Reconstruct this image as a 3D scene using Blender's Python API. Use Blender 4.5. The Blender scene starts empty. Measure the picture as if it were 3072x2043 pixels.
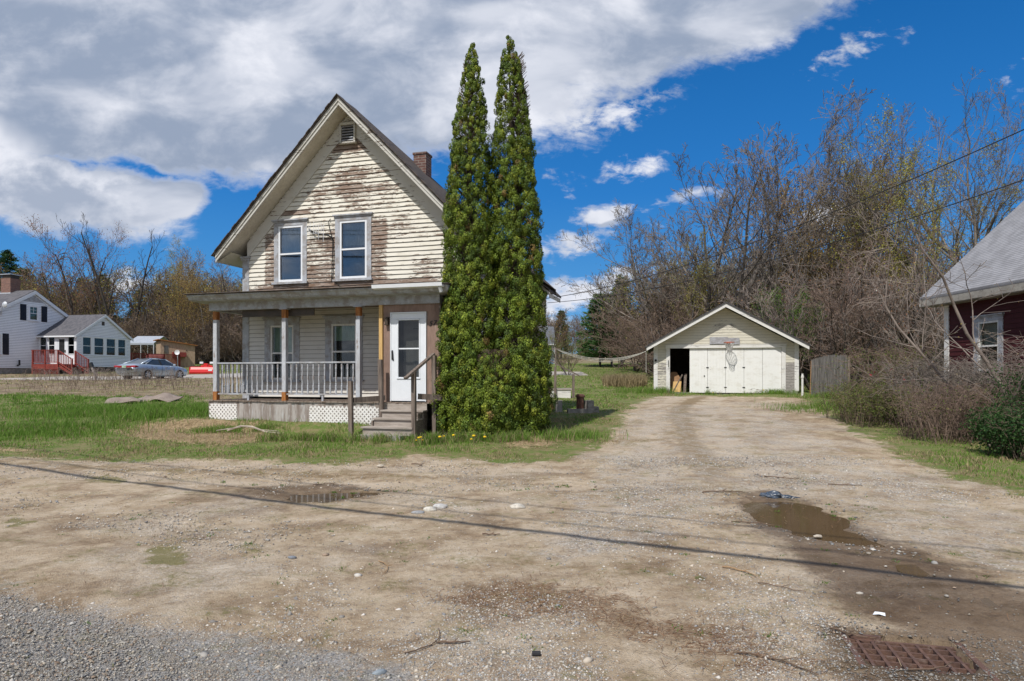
import bpy, math, random
import numpy as np
from mathutils import Vector, Matrix, noise as mnoise
R = math.radians
scene = bpy.context.scene
COL = scene.collection
random.seed(7); rng = np.random.default_rng(11)

# ------------------------------------------------------------------ camera
cd = bpy.data.cameras.new('camera'); cam = bpy.data.objects.new('camera', cd); COL.objects.link(cam)
cd.sensor_width = 36.0; cd.lens = 36.0 * 2000 / 3072
cam.location = (0, 0, 1.6); cam.rotation_euler = (R(90), 0, 0)
cd.shift_y = (1130 - 1021.5) / 3072
cd.clip_start = 0.1; cd.clip_end = 6000
scene.camera = cam
scene.view_settings.view_transform = 'Standard'; scene.view_settings.look = 'None'
scene.view_settings.exposure = 0.18; scene.view_settings.gamma = 1.0
scene.cycles.max_bounces = 6; scene.cycles.diffuse_bounces = 3; scene.cycles.glossy_bounces = 3
scene.cycles.transmission_bounces = 4; scene.cycles.transparent_max_bounces = 8
scene.cycles.caustics_reflective = False; scene.cycles.caustics_refractive = False

# ------------------------------------------------------------------ sun
SUN_EL = 53.0; SUN_AZ = 29.0        # light travels towards azimuth SUN_AZ (right of +Y)
sd = bpy.data.lights.new('sun', 'SUN'); sun = bpy.data.objects.new('sun', sd); COL.objects.link(sun)
sd.energy = 3.7; sd.angle = R(0.5); sd.color = (1.0, 0.955, 0.89)
ldir = Vector((math.sin(R(SUN_AZ)) * math.cos(R(SUN_EL)), math.cos(R(SUN_AZ)) * math.cos(R(SUN_EL)), -math.sin(R(SUN_EL))))
sun.rotation_euler = ldir.to_track_quat('-Z', 'Y').to_euler()
sun.location = (-20, -30, 40)

# ------------------------------------------------------------------ node helper
class NT:
    def __init__(s, tree): s.t = tree; s.n = tree.nodes; s.l = tree.links
    def node(s, typ, **kw):
        n = s.n.new(typ)
        for k, v in kw.items(): setattr(n, k, v)
        return n
    def put(s, sock, v):
        if v is None: return
        if isinstance(v, bpy.types.NodeSocket): s.l.new(v, sock)
        elif isinstance(v, (tuple, list)) and sock.type == 'RGBA' and len(v) == 3: sock.default_value = (*v, 1)
        else: sock.default_value = v
    def math(s, op, a, b=None, c=None, clamp=False):
        n = s.node('ShaderNodeMath', operation=op, use_clamp=clamp)
        s.put(n.inputs[0], a)
        if b is not None: s.put(n.inputs[1], b)
        if c is not None: s.put(n.inputs[2], c)
        return n.outputs[0]
    def mix(s, f, a, b, blend='MIX'):
        n = s.node('ShaderNodeMix', data_type='RGBA', blend_type=blend); n.clamp_factor = True
        s.put(n.inputs[0], f); s.put(n.inputs[6], a); s.put(n.inputs[7], b)
        return n.outputs[2]
    def smooth(s, v, lo, hi, a=0.0, b=1.0):
        n = s.node('ShaderNodeMapRange', interpolation_type='SMOOTHSTEP')
        s.put(n.inputs[0], v); s.put(n.inputs[1], lo); s.put(n.inputs[2], hi); s.put(n.inputs[3], a); s.put(n.inputs[4], b)
        return n.outputs[0]
    def noise(s, vec, scale, detail=4, rough=0.55, dist=0.0, out=0):
        n = s.node('ShaderNodeTexNoise'); s.put(n.inputs['Vector'], vec); s.put(n.inputs['Scale'], scale)
        n.inputs['Detail'].default_value = detail; n.inputs['Roughness'].default_value = rough; n.inputs['Distortion'].default_value = dist
        return n.outputs[out]
    def mapping(s, vec, loc=(0, 0, 0), rot=(0, 0, 0), scale=(1, 1, 1)):
        n = s.node('ShaderNodeMapping'); s.put(n.inputs[0], vec)
        n.inputs[1].default_value = loc; n.inputs[2].default_value = rot; n.inputs[3].default_value = scale
        return n.outputs[0]
    def bump(s, h, strength=0.3, dist=0.01, normal=None):
        n = s.node('ShaderNodeBump'); s.put(n.inputs['Height'], h); n.inputs['Strength'].default_value = strength
        n.inputs['Distance'].default_value = dist
        if normal: s.put(n.inputs['Normal'], normal)
        return n.outputs[0]
    def ramp(s, f, stops):
        n = s.node('ShaderNodeValToRGB'); s.put(n.inputs[0], f); e = n.color_ramp.elements
        while len(e) < len(stops): e.new(0.5)
        for x, (p, c) in zip(e, stops): x.position = p; x.color = (*c, 1) if len(c) == 3 else c
        return n.outputs[0]

# ------------------------------------------------------------------ world: sky and clouds
world = bpy.data.worlds.new('World'); scene.world = world; world.use_nodes = True
w = NT(world.node_tree)
for n in list(w.n): w.n.remove(n)
wo = w.node('ShaderNodeOutputWorld'); bg = w.node('ShaderNodeBackground'); w.l.new(bg.outputs[0], wo.inputs[0])
bg.inputs[1].default_value = 0.1
sky = w.node('ShaderNodeTexSky', sky_type='NISHITA'); sky.sun_disc = False
sky.sun_elevation = R(SUN_EL); sky.sun_rotation = R(180 + SUN_AZ); sky.air_density = 1.0; sky.dust_density = 0.35; sky.ozone_density = 2.0
tc = w.node('ShaderNodeTexCoord'); sep = w.node('ShaderNodeSeparateXYZ'); w.l.new(tc.outputs['Generated'], sep.inputs[0])
dx, dy, dz = sep.outputs
skyc = w.mix(1.0, sky.outputs[0], (0.62, 0.84, 1.08), 'MULTIPLY')
hs = w.node('ShaderNodeHueSaturation'); hs.inputs['Saturation'].default_value = 1.12; hs.inputs['Value'].default_value = 1.0; w.put(hs.inputs['Color'], skyc)
skyc = hs.outputs[0]
# the spring sky of the place: paler low down, deep blue higher up
grad = w.ramp(dz, [(0.0, (.27, .46, .68)), (0.10, (.065, .275, .60)), (0.26, (.017, .172, .51)), (0.50, (.004, .10, .34)), (1.0, (.004, .07, .26))])
gs = w.node('ShaderNodeVectorMath', operation='SCALE'); w.put(gs.inputs[0], grad); gs.inputs['Scale'].default_value = 10.0
skyc = w.mix(0.85, skyc, gs.outputs[0])
yy = w.math('MAXIMUM', dy, 0.05)
PX = w.math('ADD', w.math('MULTIPLY', w.math('DIVIDE', dx, yy), 2.0), 1.536)
PY = w.math('SUBTRACT', 1.13, w.math('MULTIPLY', w.math('DIVIDE', dz, yy), 2.0))
cmb = w.node('ShaderNodeCombineXYZ'); w.put(cmb.inputs[0], PX); w.put(cmb.inputs[1], PY); P = cmb.outputs[0]
wn = w.node('ShaderNodeVectorMath', operation='MULTIPLY_ADD')
nz0 = w.noise(P, 2.3, 4, 0.6, 0, 1)
w.put(wn.inputs[0], nz0); wn.inputs[1].default_value = (0.22, 0.22, 0); w.put(wn.inputs[2], P)
Pw = w.mapping(wn.outputs[0], loc=(-0.11, -0.11, 0))
def ellipse(cx, cy, rx, ry, rot=0, s=1.0):
    # rotate and scale about the centre, so the distance is 1 on the outline
    v = w.node('ShaderNodeVectorMath', operation='SUBTRACT'); w.put(v.inputs[0], Pw); v.inputs[1].default_value = (cx, cy, 0)
    m = w.mapping(v.outputs[0], rot=(0, 0, R(-rot)))
    k = w.node('ShaderNodeVectorMath', operation='DIVIDE'); w.put(k.inputs[0], m); k.inputs[1].default_value = (rx, ry, 1)
    l = w.node('ShaderNodeVectorMath', operation='LENGTH'); w.put(l.inputs[0], k.outputs[0])
    return w.math('MULTIPLY', w.math('SUBTRACT', 1.0, l.outputs['Value']), s)
E_big = [(0.50, 0.03, 1.45, 0.46, 6), (0.66, 0.38, 0.42, 0.17, 12), (0.20, 0.20, .6, .20, 8), (.40, .38, .24, .09, 25), (.16, .36, .34, .12, 10), (1.22, 0.22, 0.75, 0.26, 2), (1.75, 0.10, 0.70, 0.22, -14),
         (2.22, -0.02, 0.54, 0.20, -18), (1.0, 0.40, 0.3, 0.14, 4), (-0.3, 0.1, 0.8, 0.40, 0)]
E_left = [(0.10, 0.56, 0.50, 0.150, 12), (-0.15, 0.5, 0.4, 0.2, 0), (0.50, 0.58, 0.13, 0.085, -10), (.36, .60, .2, .1, 0)]
E_small = [(1.90, 0.49, 0.11, 0.052, -28, .8), (1.67, 0.54, 0.05, 0.04, 30, .45), (1.82, 0.645, 0.13, 0.042, -6, .9), (1.70, 0.735, 0.15, 0.055, 8, .9),
           (1.76, 0.885, 0.25, 0.062, -6, 1.3), (2.45, 0.655, 0.10, 0.05, -6, 1.0), (2.48, 0.18, 0.08, 0.028, -30, .38), (2.60, 0.125, 0.09, 0.03, -15, .42),
           (0.385, 0.855, 0.09, 0.042, 0, 1.3), (3.12, 0.20, 0.09, 0.04, -50, .5), (1.62, 0.965, 0.12, 0.03, 0, .9), (1.85, 0.32, 0.20, 0.06, -20, .55), (2.05, .59, .10, .03, -30, .3)]
def vmax(lst):
    o = None
    for a in lst:
        e = ellipse(*a)
        o = e if o is None else w.math('MAXIMUM', o, e)
    return o
eb = vmax(E_big); el = vmax(E_left); es = vmax([(a[0], a[1], a[2], a[3], a[4], a[5]) for a in E_small])
Ea = w.math('MAXIMUM', w.math('MAXIMUM', eb, el), w.math('MULTIPLY', es, 0.34))
nz = w.noise(w.mapping(P, scale=(1, 1.5, 1)), 6.5, 9, 0.62, 0.3)
nzf = w.noise(w.mapping(P, rot=(0, 0, R(-25)), scale=(1, 2.2, 1)), 15, 8, 0.65, 0.4)
nk = w.math('ADD', 0.62, w.math('MULTIPLY', w.smooth(w.math('SUBTRACT', es, w.math('MAXIMUM', eb, el)), -.05, .1), .55))
dens = w.math('ADD', Ea, w.math('MULTIPLY', w.math('SUBTRACT', nz, 0.52), nk))
dens = w.math('ADD', dens, w.math('MULTIPLY', w.math('SUBTRACT', nzf, 0.5), w.math('MULTIPLY', nk, .6)))
alpha = w.smooth(dens, -0.04, 0.30)
# behind the camera: broken cloud added for fill light and window reflections
nb = w.noise(tc.outputs['Generated'], 3.0, 6, 0.55, 0.3)
ab = w.smooth(nb, 0.34, 0.50)
front = w.smooth(dy, 0.05, 0.25)
alpha = w.mix(front, ab, alpha)
# shading of the cloud: soft grey-blue body, bright ragged rims and streaks
n1 = w.noise(w.mapping(P, rot=(0, 0, R(-32)), scale=(1.0, 2.2, 1)), 1.75, 5, 0.5, 0.35)
n2 = w.noise(w.mapping(P, scale=(1, 1.4, 1)), 4.5, 7, 0.6, 0.2)
lit = w.math('ADD', w.math('MULTIPLY', w.smooth(n1, 0.44, 0.66), .70), w.math('MULTIPLY', w.smooth(n2, 0.42, 0.72), 0.42), clamp=True)
lit = w.math('MAXIMUM', lit, w.math('MULTIPLY', w.smooth(el, 0.05, 0.5), w.smooth(w.math('ADD', n2, w.math('MULTIPLY', w.math('SUBTRACT', .56, PY), 1.3)), .42, .72, 0.15, 1.0)), clamp=True)
rim = w.smooth(dens, 0.05, 0.36, 1.0, 0.0)
rim = w.math('MULTIPLY', rim, w.smooth(PY, 0.12, 0.6, 0.55, 1.0))
lit = w.math('MAXIMUM', lit, w.math('MULTIPLY', rim, 0.6), clamp=True)
lit = w.math('MAXIMUM', lit, w.math('MULTIPLY', w.smooth(es, 0.0, 0.35), w.smooth(n2, 0.35, 0.6, .55, .95)))
cc = w.mix(lit, (2.75, 3.35, 4.5), (7.4, 7.6, 8.3))
skyout = w.mix(alpha, skyc, cc)
w.put(bg.inputs[0], skyout)

# ------------------------------------------------------------------ mesh helpers
def tag(o, label=None, cat=None, group=None, kind=None):
    if label: o['label'] = label
    if cat: o['category'] = cat
    if group: o['group'] = group
    if kind: o['kind'] = kind
    return o
def thing(name, loc, yaw, label, cat, group=None):
    o = bpy.data.objects.new(name, None); COL.objects.link(o)
    o.location = loc; o.rotation_euler = (0, 0, R(yaw)); o.empty_display_size = 0.2
    return tag(o, label, cat, group)
class MB:
    def __init__(s, T=None): s.v = []; s.f = []; s.mi = []; s.T = T; s.cur = 0
    def add(s, vs, fs):
        o = len(s.v)
        if s.T is not None: vs = [s.T @ Vector(p) for p in vs]
        s.v += [tuple(p) for p in vs]; s.f += [tuple(i + o for i in f) for f in fs]; s.mi += [s.cur] * len(fs); return s
    def box(s, x0, x1, y0, y1, z0, z1):
        if x0 > x1: x0, x1 = x1, x0
        if y0 > y1: y0, y1 = y1, y0
        if z0 > z1: z0, z1 = z1, z0
        return s.add([(x0, y0, z0), (x1, y0, z0), (x1, y1, z0), (x0, y1, z0), (x0, y0, z1), (x1, y0, z1), (x1, y1, z1), (x0, y1, z1)],
                     [(3, 2, 1, 0), (4, 5, 6, 7), (0, 1, 5, 4), (1, 2, 6, 5), (2, 3, 7, 6), (3, 0, 4, 7)])
    def beam(s, p0, p1, w_, h, up=(0, 0, 1)):
        p0 = Vector(p0); p1 = Vector(p1); d = (p1 - p0).normalized(); up = Vector(up)
        if abs(d.dot(up)) > 0.99: up = Vector((0, 1, 0))
        x = d.cross(up).normalized(); z = x.cross(d)
        vs = [p + x * a * w_ / 2 + z * b * h / 2 for p in (p0, p1) for a, b in ((-1, -1), (1, -1), (1, 1), (-1, 1))]
        return s.add(vs, [(0, 1, 2, 3), (7, 6, 5, 4), (1, 0, 4, 5), (2, 1, 5, 6), (3, 2, 6, 7), (0, 3, 7, 4)])
    def prism(s, poly, y0, y1):        # polygon in x,z extruded along y
        n = len(poly)
        vs = [(x, y0, z) for x, z in poly] + [(x, y1, z) for x, z in poly]
        return s.add(vs, [tuple(range(n)), tuple(range(2 * n - 1, n - 1, -1))] + [((i + 1) % n, i, i + n, (i + 1) % n + n) for i in range(n)])
    def lathe(s, prof, n=8, o=(0, 0, 0), axis='z', caps=True):
        vs = []; fs = []
        for r_, h in prof:
            for k in range(n):
                a = 2 * math.pi * k / n; c, q = r_ * math.cos(a), r_ * math.sin(a)
                p = {'z': (c, q, h), 'y': (c, h, q), 'x': (h, c, q)}[axis]
                vs.append((p[0] + o[0], p[1] + o[1], p[2] + o[2]))
        for i in range(len(prof) - 1):
            for k in range(n): fs.append((i * n + k, i * n + (k + 1) % n, (i + 1) * n + (k + 1) % n, (i + 1) * n + k))
        if caps: fs.append(tuple(range(n - 1, -1, -1))); fs.append(tuple(range((len(prof) - 1) * n, len(prof) * n)))
        return s.add(vs, fs)
    def tube(s, pts, r, n=6):
        pts = [Vector(p) for p in pts]; rs = r if isinstance(r, (list, tuple)) else [r] * len(pts)
        vs = []; fs = []; x = None
        for i, p in enumerate(pts):
            d = (pts[min(i + 1, len(pts) - 1)] - pts[max(i - 1, 0)]).normalized()
            if x is None: x = d.cross(Vector((0.13, 0.27, 1)) if abs(d.z) < 0.9 else Vector((1, 0.1, 0))).normalized()
            else: x = (x - d * x.dot(d)).normalized()
            y = d.cross(x)
            for k in range(n):
                a = 2 * math.pi * k / n; vs.append(p + x * math.cos(a) * rs[i] + y * math.sin(a) * rs[i])
        for i in range(len(pts) - 1):
            for k in range(n): fs.append((i * n + k, i * n + (k + 1) % n, (i + 1) * n + (k + 1) % n, (i + 1) * n + k))
        fs.append(tuple(range(n - 1, -1, -1))); fs.append(tuple(range((len(pts) - 1) * n, len(pts) * n)))
        return s.add(vs, fs)
    def build(s, name, mat, parent=None, smooth=False, label=None):
        me = bpy.data.meshes.new(name); me.from_pydata(s.v, [], s.f)
        for m in (mat if isinstance(mat, (list, tuple)) else [mat]): me.materials.append(m)
        if isinstance(mat, (list, tuple)): me.polygons.foreach_set('material_index', s.mi)
        if smooth: me.polygons.foreach_set('use_smooth', [True] * len(me.polygons))
        me.update(); o = bpy.data.objects.new(name, me); COL.objects.link(o)
        if parent: o.parent = parent
        if label: o['label'] = label
        return o
def mesh_np(name, V, F, mats, parent=None, col=None, mi=None, smooth=False, loc=None):
    """V (n,3), F (m,k) uniform polygons, col per-face rgb"""
    me = bpy.data.meshes.new(name); n, m, k = len(V), len(F), F.shape[1]
    me.vertices.add(n); me.vertices.foreach_set('co', np.ascontiguousarray(V, dtype=np.float32).ravel())
    me.loops.add(m * k); me.loops.foreach_set('vertex_index', np.ascontiguousarray(F, dtype=np.int32).ravel())
    me.polygons.add(m); me.polygons.foreach_set('loop_start', np.arange(m, dtype=np.int32) * k)
    try: me.polygons.foreach_set('loop_total', np.full(m, k, dtype=np.int32))
    except Exception: pass
    for x in (mats if isinstance(mats, (list, tuple)) else [mats]): me.materials.append(x)
    if mi is not None: me.polygons.foreach_set('material_index', mi.astype(np.int32))
    if smooth: me.polygons.foreach_set('use_smooth', np.ones(m, dtype=bool))
    me.update(calc_edges=True)
    if col is not None:
        a = me.color_attributes.new('Col', 'FLOAT_COLOR', 'CORNER')
        c = np.ones((m, k, 4), dtype=np.float32); c[:, :, :3] = col[:, None, :]; a.data.foreach_set('color', c.ravel())
    o = bpy.data.objects.new(name, me); COL.objects.link(o)
    if parent: o.parent = parent
    if loc is not None: o.location = loc
    return o

# ------------------------------------------------------------------ materials
def new_mat(name):
    m = bpy.data.materials.new(name); m.use_nodes = True; t = NT(m.node_tree); b = m.node_tree.nodes['Principled BSDF']
    return m, t, b
def pbr(name, c1, c2=None, scale=6, stretch=(1, 1, 1), rough=0.8, lo=0.35, hi=0.65, bump=0.0, bscale=None, detail=5, metal=0, spec=0.3, c3=None, fine=0.12, dist=0.01):
    m, t, b = new_mat(name); co = t.node('ShaderNodeTexCoord').outputs['Object']
    c2 = c2 or tuple(x * 0.8 for x in c1)
    v = t.mapping(co, scale=stretch)
    f = t.smooth(t.noise(v, scale, detail, 0.6), lo, hi); c = t.mix(f, c1, c2)
    if c3: c = t.mix(t.smooth(t.noise(t.mapping(v, loc=(5, 3, 1)), scale * 1.7, detail, 0.6), 0.55, 0.72), c, c3)
    fn = t.noise(v, scale * 7, 3, 0.6)
    g = t.smooth(fn, 0.2, 0.8, 1 - fine, 1 + fine); cm = t.node('ShaderNodeCombineColor')
    for i in range(3): t.put(cm.inputs[i], g)
    c = t.mix(1.0, c, cm.outputs[0], 'MULTIPLY')
    t.put(b.inputs['Base Color'], c); b.inputs['Roughness'].default_value = rough; b.inputs['Metallic'].default_value = metal
    b.inputs['Specular IOR Level'].default_value = spec
    if bump: t.put(b.inputs['Normal'], t.bump(t.noise(v, bscale or scale * 3, 5, 0.65), bump, dist))
    return m
def attr_mat(name, rough=0.7, trans=0.0, spec=0.25, mul=(1, 1, 1), vary=0.25, vscale=3.0):
    m, t, b = new_mat(name); a = t.node('ShaderNodeAttribute', attribute_name='Col')
    c = t.mix(1.0, a.outputs['Color'], mul, 'MULTIPLY')
    t.put(b.inputs['Base Color'], c); b.inputs['Roughness'].default_value = rough; b.inputs['Specular IOR Level'].default_value = spec
    if trans:
        tr = t.node('ShaderNodeBsdfTranslucent'); t.put(tr.inputs[0], c)
        mx = t.node('ShaderNodeMixShader'); mx.inputs[0].default_value = trans
        t.l.new(b.outputs[0], mx.inputs[1]); t.l.new(tr.outputs[0], mx.inputs[2])
        t.l.new(mx.outputs[0], t.n['Material Output'].inputs[0])
    return m
def glass_mat(name, tint=(0.75, 0.8, 0.8), refl=1.0):
    m, t, b = new_mat(name); tr = t.node('ShaderNodeBsdfTransparent'); t.put(tr.inputs[0], tint)
    gl = t.node('ShaderNodeBsdfGlossy'); gl.inputs['Roughness'].default_value = 0.03
    fr = t.node('ShaderNodeFresnel'); fr.inputs[0].default_value = 1.6
    mx = t.node('ShaderNodeMixShader'); t.put(mx.inputs[0], t.math('MULTIPLY', t.math('ADD', fr.outputs[0], 0.06), refl, clamp=True))
    t.l.new(tr.outputs[0], mx.inputs[1]); t.l.new(gl.outputs[0], mx.inputs[2]); t.l.new(mx.outputs[0], t.n['Material Output'].inputs[0])
    return m
def brick_mat(name, c1, c2, mortar, sc=1.0, rot=(R(90), 0, 0), bw=0.21, bh=0.072):
    m, t, b = new_mat(name); co = t.node('ShaderNodeTexCoord').outputs['Object']
    geo = t.node('ShaderNodeSeparateXYZ'); t.l.new(co, geo.inputs[0])
    cb = t.node('ShaderNodeCombineXYZ'); t.put(cb.inputs[0], t.math('ADD', geo.outputs[0], geo.outputs[1])); t.put(cb.inputs[1], geo.outputs[2])
    k = t.node('ShaderNodeTexBrick'); t.put(k.inputs['Vector'], cb.outputs[0]); k.inputs['Scale'].default_value = sc
    k.inputs['Brick Width'].default_value = bw; k.inputs['Row Height'].default_value = bh; k.inputs['Mortar Size'].default_value = 0.008; k.inputs['Bias'].default_value = 0.0
    t.put(k.inputs['Color1'], c1); t.put(k.inputs['Color2'], c2); t.put(k.inputs['Mortar'], mortar)
    c = t.mix(t.smooth(t.noise(co, 9, 4), 0.3, 0.8, 0, 0.6), k.outputs[0], tuple(x * 0.45 for x in c1))
    t.put(b.inputs['Base Color'], c); b.inputs['Roughness'].default_value = 0.9
    t.put(b.inputs['Normal'], t.bump(k.outputs[1], -0.6, 0.01))
    return m
def peel_mat(name, paint, wood1, wood2, boxes=(), amount=0.5, dark=(0.05, 0.035, 0.025), grime=(0.45, 0.42, 0.36), low=None):
    """old paint flaking off boards that run along local x; boxes = places where it has gone most"""
    m, t, b = new_mat(name); co = t.node('ShaderNodeTexCoord').outputs['Object']
    st = t.mapping(co, scale=(1, 1, 6.5))
    big = t.noise(t.mapping(co, scale=(0.7, 1, 1.2)), 1.1, 3, 0.5)
    fl = t.math('ADD', t.math('MULTIPLY', t.noise(st, 4.2, 8, 0.72, 0.4), .72), t.math('MULTIPLY', t.noise(t.mapping(co, scale=(1, 1, 2.2)), 9, 7, 0.75, .5), .28))
    ext = None
    sp = t.node('ShaderNodeSeparateXYZ'); t.l.new(co, sp.inputs[0])
    for (cx, cz, rx, rz, s_) in boxes:
        ax = t.math('ABSOLUTE', t.math('SUBTRACT', sp.outputs[0], cx)); az = t.math('ABSOLUTE', t.math('SUBTRACT', sp.outputs[2], cz))
        e = t.math('MULTIPLY', t.math('MULTIPLY', t.smooth(ax, rx * 0.7, rx * 1.15, 1, 0), t.smooth(az, rz * 0.8, rz * 1.1, 1, 0)), s_)
        ext = e if ext is None else t.math('MAXIMUM', ext, e)
    v = t.math('ADD', fl, t.math('MULTIPLY', t.math('SUBTRACT', big, 0.5), 0.55))
    if ext is not None: v = t.math('ADD', v, ext)
    bd = t.math('DIVIDE', t.math('SUBTRACT', sp.outputs[2], 0.195), 0.1155); wn0 = t.node('ShaderNodeTexWhiteNoise', noise_dimensions='1D'); t.put(wn0.inputs['W'], t.math('FLOOR', bd))
    v = t.math('ADD', v, t.math('MULTIPLY', t.math('SUBTRACT', wn0.outputs['Value'], 0.5), 0.08)); fr_ = t.math('FRACT', bd)
    v = t.math('ADD', v, t.math('MULTIPLY', t.smooth(fr_, .0, .35, 1, 0), .07))
    pe = t.smooth(v, 1.0 - amount, 1.035 - amount)
    wn_ = t.noise(t.mapping(co, scale=(0.6, 1, 9)), 5, 5, 0.6)
    wood = t.mix(t.smooth(wn_, 0.35, 0.65), wood1, wood2)
    wood = t.mix(t.smooth(t.noise(t.mapping(co, scale=(1, 1, 4)), 9, 4), 0.58, 0.7), wood, dark)
    pa = t.mix(t.smooth(t.noise(t.mapping(co, scale=(1, 1, 2)), 2.2, 6, 0.65), 0.45, 0.8, 0, 0.55), paint, tuple(p * g * 1.5 for p, g in zip(paint, grime)))
    c = t.mix(pe, pa, wood); t.put(b.inputs['Base Color'], c); b.inputs['Roughness'].default_value = 0.75; b.inputs['Specular IOR Level'].default_value = 0.2
    h = t.math('SUBTRACT', t.math('MULTIPLY', t.noise(st, 9, 6, 0.7), 0.35), pe)
    t.put(b.inputs['Normal'], t.bump(h, 0.8, 0.004))
    return m
# ------------------------------------------------------------------ materials in use
M = {}
M['siding_up'] = peel_mat('siding_up', (0.71, 0.68, 0.60), (0.33, 0.27, 0.23), (0.17, 0.105, 0.07),
    boxes=[(2.48, 4.8, 0.52, 0.95, 0.085), (0.86, 4.9, 0.16, 1.05, 0.12), (4.15, 4.8, 0.28, 1.0, 0.14), (3.4, 6.6, 1.5, 0.6, 0.045), (3.3, 7.75, 0.6, 0.24, 0.45), (3.0, 3.98, 2.9, 0.13, 0.2), (1.5, 6.02, 0.6, 0.07, 0.2)], amount=0.437)
M['siding_porch'] = peel_mat('siding_porch', (0.64, 0.62, 0.58), (0.3, 0.27, 0.24), (0.2, 0.17, 0.15), amount=0.28)
M['trim_grey'] = pbr('trim_grey', (0.40, 0.42, 0.46), (0.30, 0.285, 0.28), 5, (1, 1, 1), 0.85, 0.4, 0.62, 0.35, 30, c3=(0.50, 0.51, 0.53))
M['post_paint'] = pbr('post_paint', (0.47, 0.49, 0.53), (0.40, 0.40, 0.42), 6, (1, 1, .4), 0.75, 0.42, 0.68, 0.3, 30, c3=(0.25, 0.2, 0.17))
M['trim_cream'] = peel_mat('trim_cream', (0.56, 0.545, 0.505), (0.27, 0.235, 0.20), (0.15, 0.11, 0.08), amount=0.40)
M['soffit'] = pbr('soffit', (0.64, 0.595, 0.50), (0.56, 0.51, 0.42), 2.5, rough=0.8, bump=0.1, c3=(0.62, .58, .5))
M['vinyl'] = pbr('vinyl', (0.78, 0.80, 0.83), (0.74, 0.76, 0.79), 3, rough=0.4, spec=0.5, fine=.02)
M['glass'] = glass_mat('glass', (.88, .92, .90), .5); M['screen'] = glass_mat('screen', (0.62, 0.63, 0.63), 0.45)
M['glass_up'] = glass_mat('glass_up', (0.90, 0.93, 0.94), 1.1)
M['curtain'] = pbr('curtain', (0.34, 0.45, 0.38), (0.22, 0.31, 0.27), 9, (1, 1, .15), 0.9)
M['shade_white'] = pbr('shade_white', (0.36, 0.42, 0.43), (0.26, 0.32, 0.34), 3, rough=.9)
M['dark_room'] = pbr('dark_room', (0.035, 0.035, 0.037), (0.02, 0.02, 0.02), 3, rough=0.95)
M['shingle'] = pbr('shingle', (0.06, 0.052, 0.05), (0.12, 0.095, 0.08), 9, (1, 1, 1), 0.95, bump=0.6, bscale=40, c3=(0.10, 0.10, 0.06))
M['brick'] = brick_mat('brick', (0.19, 0.085, 0.065), (0.11, 0.06, 0.055), (0.30, 0.27, 0.24))
M['old_wood'] = pbr('old_wood', (0.25, 0.205, 0.17), (0.12, 0.095, 0.08), 4, (1, 6, 6), 0.9, 0.3, 0.7, 0.5, 25, c3=(0.33, .29, .25))
M['post_wood'] = pbr('post_wood', (0.23, 0.185, 0.155), (0.10, 0.078, 0.066), 3, (6, 6, .6), 0.9, 0.3, 0.7, 0.5, 25)
M['tread'] = pbr('tread', (0.42, 0.375, 0.335), (0.28, 0.24, 0.205), 3, (.7, 5, 5), 0.9, 0.3, 0.7, 0.5, 25)
M['floor_wood'] = pbr('floor_wood', (0.30, 0.25, 0.21), (0.17, 0.12, 0.09), 3, (5, 1, 1), 0.9, 0.3, 0.7, 0.3, 25)
M['ply_brown'] = pbr('ply_brown', (0.30, 0.205, 0.165), (0.215, 0.145, 0.115), 2.2, (2.2, 2.2, .55), 0.85, 0.3, 0.7, 0.2, 20, c3=(0.33, .255, .215))
M['ply_grey'] = pbr('ply_grey', (0.40, 0.37, 0.345), (0.24, 0.20, 0.175), 2.6, (3.5, 1, 0.5), 0.85, 0.38, 0.6, 0.2, 20, c3=(0.46, .45, .44))
M['wood_orange'] = pbr('wood_orange', (0.40, 0.17, 0.05), (0.24, 0.09, 0.03), 4, (5, 5, 1), 0.75)
M['wood_yellow'] = pbr('wood_yellow', (0.62, 0.41, 0.17), (0.52, 0.33, 0.13), 4, (6, 6, .5), 0.7)
M['lattice'] = pbr('lattice', (0.80, 0.79, 0.77), (0.72, 0.7, 0.67), 5, rough=0.6)
M['white_paint'] = pbr('white_paint', (0.74, 0.74, 0.72), (0.66, 0.66, 0.64), 4, rough=0.6, c3=(.6, .59, .56))
M['door_white'] = pbr('door_white', (0.76, 0.79, 0.83), (0.72, 0.75, 0.79), 2, rough=0.35, spec=.5, fine=.02)
M['alu'] = pbr('alu', (0.62, 0.64, 0.67), (0.5, .52, .55), 4, rough=0.4, metal=.3)
M['black'] = pbr('black', (0.02, 0.02, 0.022), (0.03, .03, .03), 5, rough=0.5)
M['brown_metal'] = pbr('brown_metal', (0.075, 0.055, 0.04), (0.05, .04, .03), 5, rough=0.5)
M['concrete'] = pbr('concrete', (0.34, 0.325, 0.30), (0.24, .225, .205), 5, rough=0.95, bump=.3, c3=(.16, .16, .13))
M['water'] = None
M['lap_shade_dark'] = pbr('lap_shade_dark', (0.035, 0.028, 0.022), (0.05, .04, .03), 6, rough=.95)  # painted shade line below each clapboard lap
M['lap_shade_grey'] = pbr('lap_shade_grey', (0.22, 0.235, 0.27), (0.2, .21, .24), 6, rough=.95)  # paler shade line painted under the laps of the far houses

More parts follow.
